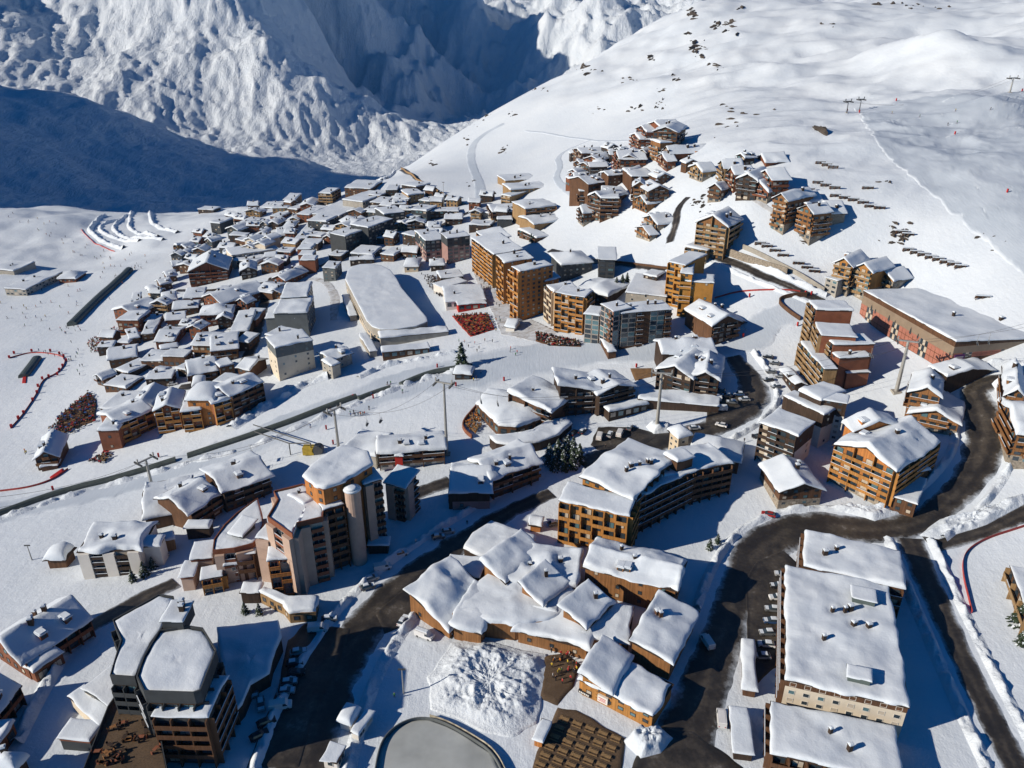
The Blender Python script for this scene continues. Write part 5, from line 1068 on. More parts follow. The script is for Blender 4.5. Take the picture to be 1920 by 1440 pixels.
tunnel('dark ski carpet tunnel passing the foot of the middle lift pylon', [(352,858),(450,826),(540,795),(612,766),(668,746)], 3.2, 2.0)
tunnel('short dark ski carpet tunnel in the middle of the long piste', [(672,750),(700,739),(732,729)], 2.6, 1.8)
tunnel('curved dark ski carpet tunnel ending at the lift hut by the fir', [(752,725),(790,708),(830,697),(886,690)], 3.4, 2.2)
tunnel('short ski carpet tunnel with a red mat at the left edge loop', [(44,708),(58,690),(70,673)], 5, 2.2)
SM = mat('red mat', (0.42, 0.02, 0.02), .2)
o = patch('red_mat', [(41,719),(49,719),(50,706),(43,706)], SM, seed=61, cell=.7); del o['kind']; tag(o, 'red mat at the foot of the small ski carpet', 'mat'); THINGS.append(o)
o = patch('red_banner', [(92,896),(118,878),(120,884),(98,900)], SM, seed=62, cell=.7); del o['kind']; tag(o, 'bright red mat on the snow below the lone piste chalet', 'mat'); THINGS.append(o)
build('snow topped control hut at the end of the curved carpet under the fir', [Wg((848,702),(886,704),(890,690),3.2,'D',1.0,'dark',fac='VNN',ch=0,snow=.9,seed=63)], 'hut', 'hut')
# retaining walls
def wall_thing(label, pts, h, th=.6, m='stone'):
    o = strip_wall('retaining_wall', pts, h, th, WALLS[m]); tag(o, label, 'wall'); THINGS.append(o)
wall_thing('rubble stone retaining wall under the clock gable hotel', [(1362,478),(1400,492),(1440,505),(1475,516)], 3.5)
wall_thing('long sunlit concrete wall above the road to the lodge', [(1392,466),(1440,488),(1490,515),(1545,548)], 2.2, .5, 'conc')
wall_thing('curved dark wall round the sunken pit beside the honeycomb tower', [(1512,556),(1470,560),(1457,568),(1475,585),(1500,602)], 2.0, .5, 'brown')
wall_thing('low red wall round the terrace of the fan shaped block', [(893,765),(865,797),(872,812),(885,822)], 1.6, .4, 'rust')
wall_thing('brown wall of the tunnel mouth above the far road', [(752,316),(770,334),(800,348),(850,375)], 2.0, .5, 'tan')
wall_thing('dark parapet along the road above the office block', [(1145,492),(1180,496),(1250,505)], 1.2, .4, 'brown')
# ------------------------------------------------------------------ cars and vans
TYRE = mat('tyre rubber', (0.015, 0.015, 0.016), .2); RIM = mat('wheel rim', (0.25, 0.25, 0.26), .1, .8, .35, metal=.8)
PAINT = {k: mat(k + ' car paint', c, .06, .5, .3, spec=.5) for k, c in dict(white=(.72, .73, .74), silver=(.38, .40, .42), grey=(.13, .14, .15), black=(.018, .019, .022), blue=(.03, .07, .17), red=(.35, .025, .02), orange=(.55, .14, .02)).items()}
LAMPC = mat('head lamp glass', (.6, .6, .58), .1, 1, .1); TAIL = mat('tail lamp', (.35, .01, .01), .1)
def extr(prof_pts, w, taper=0.0):
    b = MB(); n = len(prof_pts); zmax = max(p[1] for p in prof_pts); zmin = min(p[1] for p in prof_pts)
    def y(z): return w / 2 - taper * (z - zmin) / (zmax - zmin + 1e-6)
    L = [(x, -y(z), z) for x, z in prof_pts]; Rr = [(x, y(z), z) for x, z in prof_pts]
    b.quad(L); b.quad(Rr[::-1])
    for i in range(n): j = (i + 1) % n; b.quad([L[j], L[i], Rr[i], Rr[j]])
    return b
CARV = {'car': dict(L=4.3, body=[(-2.1,.35),(2.1,.35),(2.15,.62),(2.05,.85),(.95,.98),(-1.85,1.0),(-2.12,.85)], cab=[(-1.8,.99),(1.05,.97),(.35,1.42),(-1.35,1.46)], w=1.8, tp=.22),
        'van': dict(L=5.2, body=[(-2.55,.4),(2.55,.4),(2.6,.8),(2.45,1.1),(1.75,1.25),(1.2,2.0),(-2.5,2.05),(-2.58,1.9)], cab=[(.6,1.3),(1.72,1.28),(1.22,1.92),(.6,1.92)], w=1.98, tp=.02)}
def car(kind, u, v, head, paint, label, snowy=True):
    p = hit(u, v); z = p[2] + LIFT[0] * .6
    rt = root('parked_van' if kind == 'van' else 'parked_car', (p[0], p[1], z), label, 'van' if kind == 'van' else 'car', 'cars and vans parked along the streets'); rt.rotation_euler = (0, 0, R(head))
    K = CARV[kind]
    shared((kind, 'b', paint), 'body', lambda: extr(K['body'], K['w'], .06), [PAINT[paint]], rt, (0, 0, 0), 0)
    shared((kind, 'c'), 'windows', lambda: extr(K['cab'], K['w'] - (.12 if kind == 'car' else -.03), K['tp']), [GLASS], rt, (0, 0, 0), 0)
    def wh():
        b = MB(); b.bar((0, -.1, 0), (0, .1, 0), .33, n=14); b.bar((0, -.115, 0), (0, .115, 0), .19, n=10, mi=1); return b
    for sx in (-1, 1):
        for sy in (-1, 1):
            shared(('wheel',), 'wheel', wh, [TYRE, RIM], rt, (sx * K['L'] * .31, sy * (K['w'] / 2 - .08), .33), 0)
    for sy in (-1, 1):
        shared((kind, 'h'), 'headlight', lambda: (lambda b: (b.box(-.04, .05, -.16, .16, -.08, .08), b)[1])(MB()), [LAMPC], rt, (K['body'][2][0] - .05, sy * .62, .72), 0)
        shared((kind, 't'), 'tail_light', lambda: (lambda b: (b.box(-.05, .04, -.14, .14, -.1, .1), b)[1])(MB()), [TAIL], rt, (K['body'][-1][0] + .02, sy * .68, .8), 0)
    def roofp():
        b = MB(); x0, x1, zz = (-1.3, .3, 1.44) if kind == 'car' else (-2.45, 1.15, 2.03); b.box(x0, x1, -.62, .62, zz - .03, zz + .03); return b
    shared((kind, 'r', paint), 'roof', roofp, [PAINT[paint]], rt, (0, 0, 0), 0)
    if snowy:
        def sn():
            b = MB(); x0, x1, zz = (-1.25, .28, 1.47) if kind == 'car' else (-2.4, 1.1, 2.06)
            b.box(x0, x1, -.58, .58, zz, zz + .12); b.box(x0 + .1, x1 - .15, -.48, .5, zz + .12, zz + .2)
            if kind == 'car': b.box(1.1, 1.95, -.7, .7, .93, 1.0)
            return b
        shared((kind, 's'), 'snow_cover', sn, [RSNOW], rt, (0, 0, 0), 0)
NEARLOT = [('car',560,1226,15,'silver',1,'silver car at the top end of the shaded row below the annex'),('car',553,1247,12,'black',1,'black car with a snowy roof, second down the shaded row'),('car',556,1265,8,'black',0,'black car without snow between two cars of the shaded row'),
 ('car',542,1283,10,'grey',1,'grey car in the middle of the shaded row'),('car',537,1300,8,'silver',1,'silver car low in the shaded row, just above the white van'),('van',527,1328,12,'white',0,'white van parked at the lower end of the shaded row'),('car',500,1358,30,'black',0,'black car below the white van, near the bottom edge'),('car',487,1383,35,'black',0,'black car lowest in the shaded row'),
 ('van',597,1183,5,'white',0,'white van standing just left of the sunlit road patch'),('car',618,1164,8,'grey',1,'grey car on the sunlit road patch below the pink complex'),('car',478,1300,-70,'grey',1,'snow dusted car beside the annex wall'),('car',490,1325,-70,'silver',1,'silver car beside the annex wall, nearer the bottom'),
 ('van',796,1195,-25,'white',1,'white delivery van in the shade below the left roof of the shopping centre'),('car',756,1168,70,'white',1,'white snowy car against the left timber corner of the shopping centre'),('van',1325,1208,105,'white',0,'lone white van in the dark street right of the shopping centre'),('van',1352,1352,80,'white',0,'white van on the sunlit road near the bottom edge'),
 ('van',718,1068,20,'white',0,'white van by the tower foot of the pink complex'),('car',697,1088,25,'silver',1,'silver car parked below the pink tower'),('car',690,1104,25,'grey',1,'grey car below the silver one by the pink tower'),('car',752,1042,25,'white',1,'snowy white car on the street edge past the pink tower'),('car',840,1000,12,'silver',1,'silver car at the snow bank across from the mauve chalet'),('car',822,1010,12,'grey',1,'grey car beside the silver one at the snow bank'),
 ('car',1040,985,15,'grey',1,'grey car by the market stall at the foot of the amber block'),('car',1440,968,160,'red',0,'red car on the snow edge of the right crossroads'),('car',1420,822,165,'black',0,'black car stopped beside the white stepped block'),('car',1352,800,150,'white',0,'white car on the sunlit curve of the middle road'),('car',1302,806,10,'silver',1,'snowy car beside the beige stair tower'),
 ('van',1162,816,70,'white',0,'white van in the middle lot by the pylon foot'),('car',1143,818,70,'silver',1,'silver car in the middle lot, left of the white van'),('van',1124,822,75,'white',0,'white box van at the left end of the middle lot'),('car',1180,805,70,'grey',1,'grey car in the middle lot nearest the pylon'),('car',1075,815,60,'black',0,'black car under the curved roofs'),('car',1092,812,60,'black',1,'black snowy car beside the curved annex'),('car',1060,826,60,'black',0,'black car nearest the curved annex')]
for kd, u, v, hd, pt_, sn, lb in NEARLOT: car(kd, u, v, hd, pt_, lb, bool(sn))
cols = ['silver','black','white','grey','blue','grey','white','silver','black']
for i in range(8): car('car', 1466 - i * 5 - (i % 2) * 3, 1080 + i * 22 , 172 + (i % 3) * 4, cols[i], ['silver car nearest the crossroads','black car second from the crossroads','white car third from the crossroads','grey snowy car in the middle of the row','blue car below the middle of the row','grey car third from the end of the row','white car beside the last but one bank','silver car nearest the timber arcade'][i] + ', left of the long block')
for i, (u, v) in enumerate([(1350,735),(1362,745),(1340,752),(1372,757),(1385,742),(1325,765),(1350,770),(1395,752)]): car('van' if i in (2, 6) else 'car', u, v, 160 + i * 3, cols[i], 'parked %s %s %s' % (cols[i], 'van' if i in (2, 6) else 'car', ['below the dark timber hotel, farthest left of the back row','below the dark timber hotel, second in the back row','close to the snow garden','at the kerb where the middle road bends','at the upper end of the road bend lot','beside the snow garden, lowest on its left','in front of the snow garden','at the right end of the road bend lot'][i]))
for i, (u, v) in enumerate([(1440,672),(1452,684),(1445,700),(1462,708),(1440,715),(1455,728)]): car('car', u, v, 150 + 8 * i, cols[(i * 2 + 1) % 8], '%s car in the shade left of the honeycomb tower, %s' % (cols[(i * 2 + 1) % 8], ['farthest up','second from the top','third from the top','closest to the low snowy hut','fifth from the top','lowest of the group'][i]))
for i, (u, v) in enumerate([(300,722),(312,724),(325,722),(318,732),(305,735)]): car('car', u, v, 5 + i * 4, cols[i], '%s car in the courtyard behind the orange brown residence, %s' % (cols[i], ['far left','middle of the back row','far right','front right','front left'][i]))
# ------------------------------------------------------------------ lift pylons, ropes, chairs
STEEL = mat('galvanised steel', (0.42, 0.42, 0.40), .15, .8, .45, metal=.3); DSTEEL = mat('dark steel', (.08, .085, .09), .2, .8, .5)
PYL = {}
def pylon(key, base, topv, label, arm_deg, r=.55, arm=6.0, dark=False, hook=True):
    g = hit(*base); e = base[0] + (960 - base[0]) * (topv - base[1]) / (NADIR_V - base[1])
    d = ray(e, topv); z = HC + d[2] * math.hypot(g[0], g[1]) / math.hypot(d[0], d[1]); h = z - g[2]
    rt = root('lift_pylon', tuple(g), label, 'lift pylon', 'chairlift pylons'); m = DSTEEL if dark else STEEL
    b = MB(); b.bar((0, 0, -1), (0, 0, h), r, r * .6, 12); b.build('mast', [m], rt, smooth=False)
    b = MB(); b.box(-r * 2, r * 2, -r * 2, r * 2, -.6, .5); b.build('footing', [WALLS['conc']], rt)
    a = R(arm_deg); c, s = math.cos(a), math.sin(a); f = ((0, 0, 0), (c, s))
    b = MB(); b.box(-arm / 2, arm / 2, -.25, .25, h - .2, h + .3, 0, f); b.box(-arm / 2 - .2, -arm / 2 + .2, -.2, .2, h + .3, h + 1.6, 0, f); b.box(arm / 2 - .2, arm / 2 + .2, -.2, .2, h + .3, h + 1.6, 0, f); b.build('crossarm', [m], rt)
    for sx in (-1, 1):
        b = MB(); b.box(sx * arm / 2 - .18, sx * arm / 2 + .18, -2.4, 2.4, h - .75, h - .3, 0, f)
        for k in range(6): y = -2.1 + k * .84; p = np.array([c * (sx * arm / 2 - .25) - s * y, s * (sx * arm / 2 - .25) + c * y, h - .25]); b.bar(p, p + np.array([c * .5, s * .5, 0]), .3, n=8)
        b.build('sheave_row', [DSTEEL], rt)
    b = MB()
    b.box(-.24, -.2, -r - .3, -r - .2, 0, h); b.box(.2, .24, -r - .3, -r - .2, 0, h)
    b.build('ladder', [DSTEEL], rt)
    PYL[key] = (np.array([g[0], g[1], z]), c, s, arm)
pylon('A', (1680,735), 640, 'tall pale lift pylon in front of the pink sports hall', -20, .75, 7)
pylon('B', (1231,806), 700, 'pale lift pylon rising from the snow heap in the middle lot', -10, .75, 7, dark=False)
pylon('C', (838,852), 718, 'slim lift pylon right of the lift workshop', -20, .6, 6)
pylon('D', (636,850), 768, 'leaning lattice lift pylon left of the lift workshop', 50, .6, 6)
pylon('E', (287,918), 862, 'lift pylon with a snow crusted head on the lower piste', 55, .6, 6)
pylon('F', (1893,174), 146, 'lift pylon alone at the upper right beside the groomed piste', 10, .5, 6)
pylon('G', (1587,212), 190, 'left one of two small drag lift pylons on the hill crest', 10, .3, 4, True); pylon('H', (1611,208), 186, 'right one of two small drag lift pylons on the hill crest', 10, .3, 4, True)
ROPE = mat('steel rope', (.06, .06, .065), .1)
def rope(p, q, sag, label, chairs=()):
    b = MB(); n = 18; pts = [p + (q - p) * t - np.array([0, 0, sag * 4 * t * (1 - t)]) for t in np.linspace(0, 1, n)]
    for i in range(n - 1): b.bar(pts[i], pts[i + 1], .045, n=5)
    m = (p + q) / 2; o = b.build('lift_rope', [ROPE], None, tuple(m), off=m); tag(o, label, 'rope', 'chairlift ropes'); THINGS.append(o)
    for t, lb in chairs:
        c = p + (q - p) * t - np.array([0, 0, sag * 4 * t * (1 - t)]); chair_lift(c, math.atan2(q[1] - p[1], q[0] - p[0]), lb)
def chair_lift(c, ang, label):
    rt = root('lift_chair', tuple(c), label, 'lift chair', 'chairlift chairs hanging from the ropes'); rt.rotation_euler = (0, 0, ang + math.pi / 2)
    b = MB(); b.bar((0, 0, 0), (0, 0, -2.4), .05); b.bar((-1.2, 0, -2.4), (1.2, 0, -2.4), .05); b.bar((-1.2, 0, -2.4), (-1.2, -.5, -3.6), .05); b.bar((1.2, 0, -2.4), (1.2, -.5, -3.6), .05); shared(('lc1',), 'hanger', lambda: b, [STEEL], rt, (0, 0, 0), 0)
    shared(('lc2',), 'seat', lambda: (lambda b: (b.box(-1.2, 1.2, -.5, 0, -3.7, -3.58), b)[1])(MB()), [DSTEEL], rt, (0, 0, 0), 0)
    shared(('lc3',), 'backrest', lambda: (lambda b: (b.box(-1.2, 1.2, -.02, .06, -3.55, -2.9), b)[1])(MB()), [DSTEEL], rt, (0, 0, 0), 0)
def arm_end(k, s): p, c, sn, arm = PYL[k]; return p + np.array([c * s * arm / 2, sn * s * arm / 2, 0])
far_right = at_r(2100, 560, 300)
for s in (-1, 1):
    w = 'nearer' if s < 0 else 'farther'
    rope(arm_end('B', s), arm_end('A', s), 5, f'thin {w} rope between the sports hall pylon and the middle lot pylon', [(.9, 'white lift chair beside the sports hall pylon')] if s < 0 else [])
    rope(arm_end('A', s), far_right + np.array([0, s * 4, 0]), 3, f'thin {w} rope crossing the roof of the sports hall', [(.35, 'lift chair over the middle of the sports hall roof'), (.62, 'lift chair over the right end of the sports hall roof')] if s > 0 else [(.45, 'lift chair hanging over the front edge of the sports hall roof')])
    rope(arm_end('C', s), arm_end('B', s), 8, f'thin {w} rope from the workshop pylon over the curved roofs', [(.2, f'empty lift chair over the piste, on the {w} rope')])
    rope(arm_end('D', s), arm_end('C', s), 6, f'thin {w} rope across the piste above the lift workshop', [(.35, f'lift chair near the lattice pylon on the {w} rope')])
    rope(arm_end('E', s), arm_end('D', s), 6, f'thin {w} rope above the brown residence', [(.5, f'lift chair above the brown residence on the {w} rope')])
    rope(at_r(-150, 1000, 190) + np.array([0, s * 3, 6]), arm_end('E', s), 4, f'thin {w} rope leaving the photo on the left')
    rope(arm_end('G', s), arm_end('F', s), 8, f'thin {w} drag lift rope up the hill crest')
# lift station frame beside the workshop
g = hit(590, 850); rt = root('lift_station', tuple(g), 'steel launching frame with a yellow machine housing at the lift workshop', 'lift station'); b = MB()
p = [hit(545, 853) - g, hit(585, 853) - g, hit(480, 828) - g, hit(478, 815) - g]
for q in p[:2]: b.bar(q, q + np.array([0, 0, 5]), .2)
b.bar(p[0] + [0, 0, 5], p[2] + [0, 0, 4.5], .22); b.bar(p[1] + [0, 0, 5], p[3] + [0, 0, 4.5], .22); b.bar(p[0] + [0, 0, 5], p[1] + [0, 0, 5], .2); b.build('girder_frame', [DSTEEL], rt)
b = MB(); b.box(-4, 0, -1.5, 1.5, 0, 3); b.build('machine_housing', [mat('yellow housing', (.5, .36, .05), .3)], rt); b = MB(); b.bar((1.5, -1.5, 1.8), (1.5, 1.5, 1.8), 1.9, n=16); b.build('bull_wheel', [DSTEEL], rt)
# light masts
for i, (u, v, tv, lb) in enumerate([(833,392,342,'tall pale light mast among the dark far houses'),(757,1300,1255,'lamp post in the shaded snow above the ice rink'),(60,1050,1020,'thin lamp mast with a red foot on the piste left of the white block'),(1105,345,318,'pale flag mast in front of the slope chalets')]):
    g = hit(u, v); d = ray(u, tv); z = HC + d[2] * math.hypot(g[0], g[1]) / math.hypot(d[0], d[1]); rt = root('light_mast', tuple(g), lb, 'mast'); b = MB(); b.bar((0, 0, 0), (0, 0, z - g[2]), .22, .12, 8); b.build('pole', [STEEL], rt)
    b = MB(); b.box(-.9, .9, -.12, .12, z - g[2] - .1, z - g[2] + .25); b.build('lamp_head', [DSTEEL], rt)
# ------------------------------------------------------------------ trees
FOL = mat('fir needles', (0.035, 0.055, 0.03), .5, 1.5, .8); BARK = mat('bark', (.07, .045, .03), .3)
def fir_mesh(seed, h=8.0, r0=2.6, n=900):
    r = random.Random(seed); b = MB()
    for i in range(n):
        t = r.random() ** .8; z = h * (.08 + .9 * t); rad = r0 * (1 - t) ** .85 + .12; a = r.random() * 6.283; rr = rad * (.35 + .65 * r.random()) * (.8 + .3 * math.sin(a * 3 + t * 25)); s = .32 + .5 * (1 - t)
        c = np.array([math.cos(a) * rr, math.sin(a) * rr, z - rr * .28]); o = np.array([math.cos(a), math.sin(a), -.45]) * s; w = np.array([-math.sin(a), math.cos(a), r.uniform(-.4, .4)]) * s * .45
        b.quad([c - o * .5 - w, c + o * .7 - w * .3, c + o * .7 + w * .3, c - o * .5 + w], 1 if r.random() < .16 else 0)
    return b
FIRS = [fir_mesh(k) for k in range(3)]
def fir(u, v, h, label, k=0, group=None, name='fir_tree'):
    g = hit(u, v); rt = root(name, tuple(g), label, 'tree', group); s = h / 8.0; rt.scale = (s, s, s); rt.rotation_euler = (0, 0, rng.random() * 6)
    shared(('trunk',), 'trunk', lambda: (lambda b: (b.bar((0, 0, -1), (0, 0, 7.4), .22, .04, 7), b)[1])(MB()), [BARK], rt, (0, 0, 0), 0)
    shared(('crown', k), 'crown', lambda: FIRS[k], [FOL, RSNOW], rt, (0, 0, 0), 0)
fir(866,690,12.5,'tall dark fir standing alone on the snowy square',0)
for i, (u, v, h) in enumerate([(1032,872,8),(1046,866,9.5),(1060,862,9),(1074,862,9.5),(1086,868,8),(1040,880,7),(1056,880,8),(1072,878,8),(1030,862,7),(1064,852,8)]): fir(u, v, h, 'dark fir in the dense clump behind the amber block', i % 3, 'firs of the clump behind the amber block')
for i, (u, v, h, lb) in enumerate([(250,1090,4.5,'small fir in front of the white block, leftmost'),(272,1080,5.5,'fir at the right corner of the white block'),(288,1066,4.5,'fir by the beige wall of the white block'),(310,1046,4,'small fir up the bank from the white block'),(248,1012,5,'fir between the white block and the brown residence'),(262,1018,4.5,'second fir between the white block and the brown residence'),
     (1155,548,8,'shaded fir left of the parking deck'),(1166,543,8,'taller shaded fir beside the parking deck'),(1175,536,7,'shaded fir behind the parking deck corner'),(996,455,6,'dark fir by the lowest tan flats'),(850,1190,4,'bush like fir at the shopping centre eaves'),(1910,1170,8,'dark fir at the right edge beside the shaded snow'),(1915,1210,6,'small fir at the right edge, below the other one'),(912,508,6,'round dark tree at the end of the main street'),
     (460,1150,4,'fir at the foot of the pink complex, left'),(487,1152,4,'fir at the foot of the pink complex, right'),(1330,1030,4,'small fir beside the shaded slope right of the amber block'),(1345,1018,3.5,'smaller fir up the shaded slope right of the amber block')]): fir(u, v, h, lb, i % 3)
# ------------------------------------------------------------------ rocks and snow racks on the hillside
ROCK = mat('dark rock', (0.075, 0.062, 0.052), .45, .5, .9, bump=.6)
def rock_mb(seed):
    import bmesh
    bm = bmesh.new(); bmesh.ops.create_icosphere(bm, subdivisions=2, radius=1.0); r = random.Random(seed); ph = [r.uniform(0, 6) for _ in range(6)]
    b = MB()
    for v in bm.verts:
        x, y, z = v.co; d = 1 + .35 * math.sin(3 * x + ph[0]) * math.sin(2.6 * y + ph[1]) + .25 * math.sin(5 * z + ph[2] + 2 * x) + .15 * math.sin(9 * y + ph[3]); b.V.append((x * d * 1.5, y * d, z * d * .75))
    for f in bm.faces: b.F.append(tuple(v.index for v in f.verts)); b.M.append(0)
    bm.free(); return b
ROCKS = [rock_mb(k) for k in range(5)]
rr = random.Random(5)
def rock(u, v, s, k):
    g = hit(u, v); o = shared(('rock', k), 'rock', lambda: ROCKS[k], [ROCK], None, (g[0], g[1], g[2] - .1 * s), rr.random() * 6); o.scale = (s, s * rr.uniform(.35, .9), s * rr.uniform(.5, 1)); return o
RC = [(1297,25,14,9,22),(1360,52,22,14,22),(1390,15,9,8,6),(1310,95,16,20,18),(1345,125,14,8,8),(1290,60,8,8,5),(1222,110,10,6,6),(1245,170,16,8,7),(1180,150,24,8,6),(1195,205,14,6,6),(885,230,20,8,12),(905,215,12,5,5),(960,212,7,5,5),(944,282,8,10,10),(812,308,8,6,6),(885,345,10,10,8),(1008,168,24,7,8),(1540,243,12,6,7),(1265,145,12,10,8),
      (1240,200,18,14,9),(1680,440,34,28,30),(1555,45,14,4,4),(1700,10,40,6,10),(1762,15,12,4,3),(1650,8,20,4,6),(1860,450,30,25,6),(1510,450,12,8,5),(1475,510,14,8,5),(1310,380,18,14,16),(1660,340,10,8,3),(1480,410,10,6,4),(1100,130,40,10,10),(1380,220,60,30,14),(1120,205,14,6,4),(875,260,10,10,4)]
for ci, (u, v, su, sv, n) in enumerate(RC):
    place = ['near the top edge of the hill','on the craggy spur at the hilltop','under the hilltop crest','on the spur below the hilltop','below the craggy spur','at the left hilltop edge','in the middle of the hill face','in the small middle outcrop','on the skyline of the hill','right above the slope path','on the dark outcrop of the hill edge','beside the hill edge outcrop','left of the slope path','in the small clump above the snow path','at the lower end of the hill edge','by the snow path above the far road','on the low skyline of the hill','around the lone boulder below the drag lift','on the left hill face','above the topmost chalets',
             'in the stream bed right of the honey chalets','under the top edge beside the hump','along the top edge of the photo','above the big snow hump','left along the top edge of the photo','on the open slope above the sports hall','by the honey double chalet','beside the racks above the road','in the patch between the two chalet rows','right of the snow racks','below the bright red chalet','along the hill skyline','on the wide slope above the chalets','over the snow path bend','beside the upper snow path'][ci]
    for i in range(n):
        dist = 900 if v < 130 else 500; s = rr.uniform(.4, 1.0) ** 2.5 * (3.6 if v < 140 else (1.2 if v > 330 else 2.0)) + .25
        o = rock(u + rr.gauss(0, su * .5), v + rr.gauss(0, sv * .5), s, rr.randrange(5)); tag(o, 'dark rock poking out of the snow ' + place, 'rock', 'dark rocks ' + place)
o = rock(1538, 243, 5, 1); tag(o, 'largest square boulder alone below the drag lift', 'rock')
RACKW = WALLS['brown']
def rack(u, v, deg, label, w=7.0, h=3.0):
    g = hit(u, v); rt = root('snow_rack', tuple(g), label, 'snow rack', 'wooden snow racks on the slope'); rt.rotation_euler = (0, 0, R(deg))
    def mk():
        b = MB()
        for k in range(6): z = .2 + k * h * .16; y = .9 - z * .35; b.box(-w / 2, w / 2, y - .08, y + .08, z, z + h * .11)
        return b
    def pk():
        b = MB(); b.bar((0, 1.05, -.6), (0, -.35, h), .14); b.bar((0, 2.4, -.4), (0, .1, h * .75), .12); return b
    def sn():
        b = MB(); b.box(-w / 2 - .1, w / 2 + .1, -.4, .4, h - .1, h + .25); return b
    shared(('rk1', w), 'plank', mk, [RACKW], rt, (0, 0, 0), 0)
    for x in (-w * .4, 0, w * .4): shared(('rk2', h), 'post', pk, [RACKW], rt, (x, 0, 0), 0)
    shared(('rk3', w), 'snow_cover', sn, [RSNOW], rt, (0, 0, 0), 0)
RK = [('top row above the hairpin path',[(1538,309),(1550,313),(1562,317)]),('second row above the honey chalets',[(1533,346),(1548,351),(1565,356)]),('third row beside the honey chalets',[(1566,371),(1583,375),(1600,379),(1618,384)]),('short step below the third row',[(1631,391),(1649,394)]),
      ('row behind the clock gable hotel',[(1425,461),(1438,466),(1453,474),(1468,483)]),('row nearest the timber lodge',[(1497,498),(1513,506),(1527,513)]),('long row above the sports hall',[(1702,473),(1716,478),(1730,482),(1744,487),(1758,491),(1772,496),(1786,500),(1800,505)]),('upper short row near the groomed piste',[(1690,440),(1702,445)])]
for nm, pts in RK:
    for i, (u, v) in enumerate(pts): rack(u, v, -12, 'wooden snow rack, %s from the left in the %s' % (['first','second','third','fourth','fifth','sixth','seventh','eighth'][i], nm), 5.2 if 'long' not in nm else 4.6, 2.0)
for u, v, lb in [(1627,356,'single snow rack alone right of the second row'),(1517,359,'low snow rack just right of the bright red chalet'),(1842,562,'single dark rack on the slope above the sports hall roof'),(1600,1, 'x')][:3]: rack(u, v, -10, lb, 5.5, 1.8)
# ------------------------------------------------------------------ people
SKIN = mat('skin', (.45, .28, .2), .1)
JACK = {k: mat('jacket ' + k, c, .15) for k, c in dict(red=(.4, .03, .03), black=(.02, .02, .025), blue=(.04, .12, .35), yellow=(.55, .4, .04), white=(.6, .6, .6), orange=(.5, .16, .02), green=(.05, .2, .08)).items()}
PANT = mat('dark trousers', (.025, .025, .03), .2); SKI = mat('ski', (.2, .05, .05), .3)
def person_mesh(pose):
    """one joined figure grown over a skeleton"""
    V = [(0,0,.92),(0,0,1.15),(0,0,1.42),(0,.02,1.55),(0,.05,1.66)]; E = [(0,1),(1,2),(2,3),(3,4)]; Rr = [.15,.15,.16,.07,.11]
    st = .14 if pose == 'stand' else .2; kb = 0 if pose == 'stand' else .18
    def limb(a, pts, rs):
        k = a
        for p, r in zip(pts, rs): V.append(p); Rr.append(r); E.append((k, len(V) - 1)); k = len(V) - 1
    for s in (-1, 1):
        limb(0, [(s * .11, 0, .86), (s * st * .8, kb, .5), (s * st, 0, .08), (s * st, .14, .04)], [.11, .08, .055, .05])
        limb(2, [(s * .2, 0, 1.4), (s * .27, .02 + kb * .6, 1.12), (s * .25, .16 + kb, .95), (s * .25, .2 + kb, .88)], [.075, .055, .045, .045])
    me = bpy.data.meshes.new('p'); me.from_pydata(V, E, []); o = bpy.data.objects.new('p', me); C.objects.link(o)
    m = o.modifiers.new('s', 'SKIN'); m.use_smooth_shade = True
    for i, r in enumerate(Rr): me.skin_vertices[0].data[i].radius = (r, r)
    me.skin_vertices[0].data[0].use_root = True
    o.modifiers.new('d', 'SUBSURF').levels = 1
    dg = bpy.context.evaluated_depsgraph_get(); ev = o.evaluated_get(dg).to_mesh(); Vs = [tuple(v.co) for v in ev.vertices]; Fs = [tuple(p.vertices) for p in ev.polygons]
    o.evaluated_get(dg).to_mesh_clear(); bpy.data.objects.remove(o); bpy.data.meshes.remove(me)
    b = MB(); b.V = Vs; b.F = Fs
    for f in Fs:
        z = sum(Vs[i][2] for i in f) / len(f); b.M.append(0 if z < .88 else (1 if z < 1.52 else 2))
    return b
PM = {k: person_mesh(k) for k in ('stand', 'ski')}
def person(u, v, jk, pose, label, group, ang=0, dz=0.0, pos=None):
    g = hit(u, v) if pos is None else pos
    o = shared(('person', jk, pose), 'person', lambda: PM[pose], [PANT, JACK[jk], SKIN], None, (g[0], g[1], g[2] + dz + LIFT[0] * .8), ang); tag(o, label, 'person', group)
    if pose == 'ski':
        for s in (-1, 1): shared(('ski',), 'ski', lambda: (lambda b: (b.box(-.05, .05, -.75, .9, 0, .04), b)[1])(MB()), [SKI], o, (s * .2, .05, 0), 0)
JK = ['black', 'black', 'blue', 'red', 'black', 'green', 'white', 'black', 'orange', 'yellow']
pr = random.Random(3)
def inside(p, poly):
    c = False; n = len(poly)
    for i in range(n):
        (x1, y1), (x2, y2) = poly[i], poly[(i + 1) % n]
        if (y1 > p[1]) != (y2 > p[1]) and p[0] < (x2 - x1) * (p[1] - y1) / (y2 - y1) + x1: c = not c
    return c
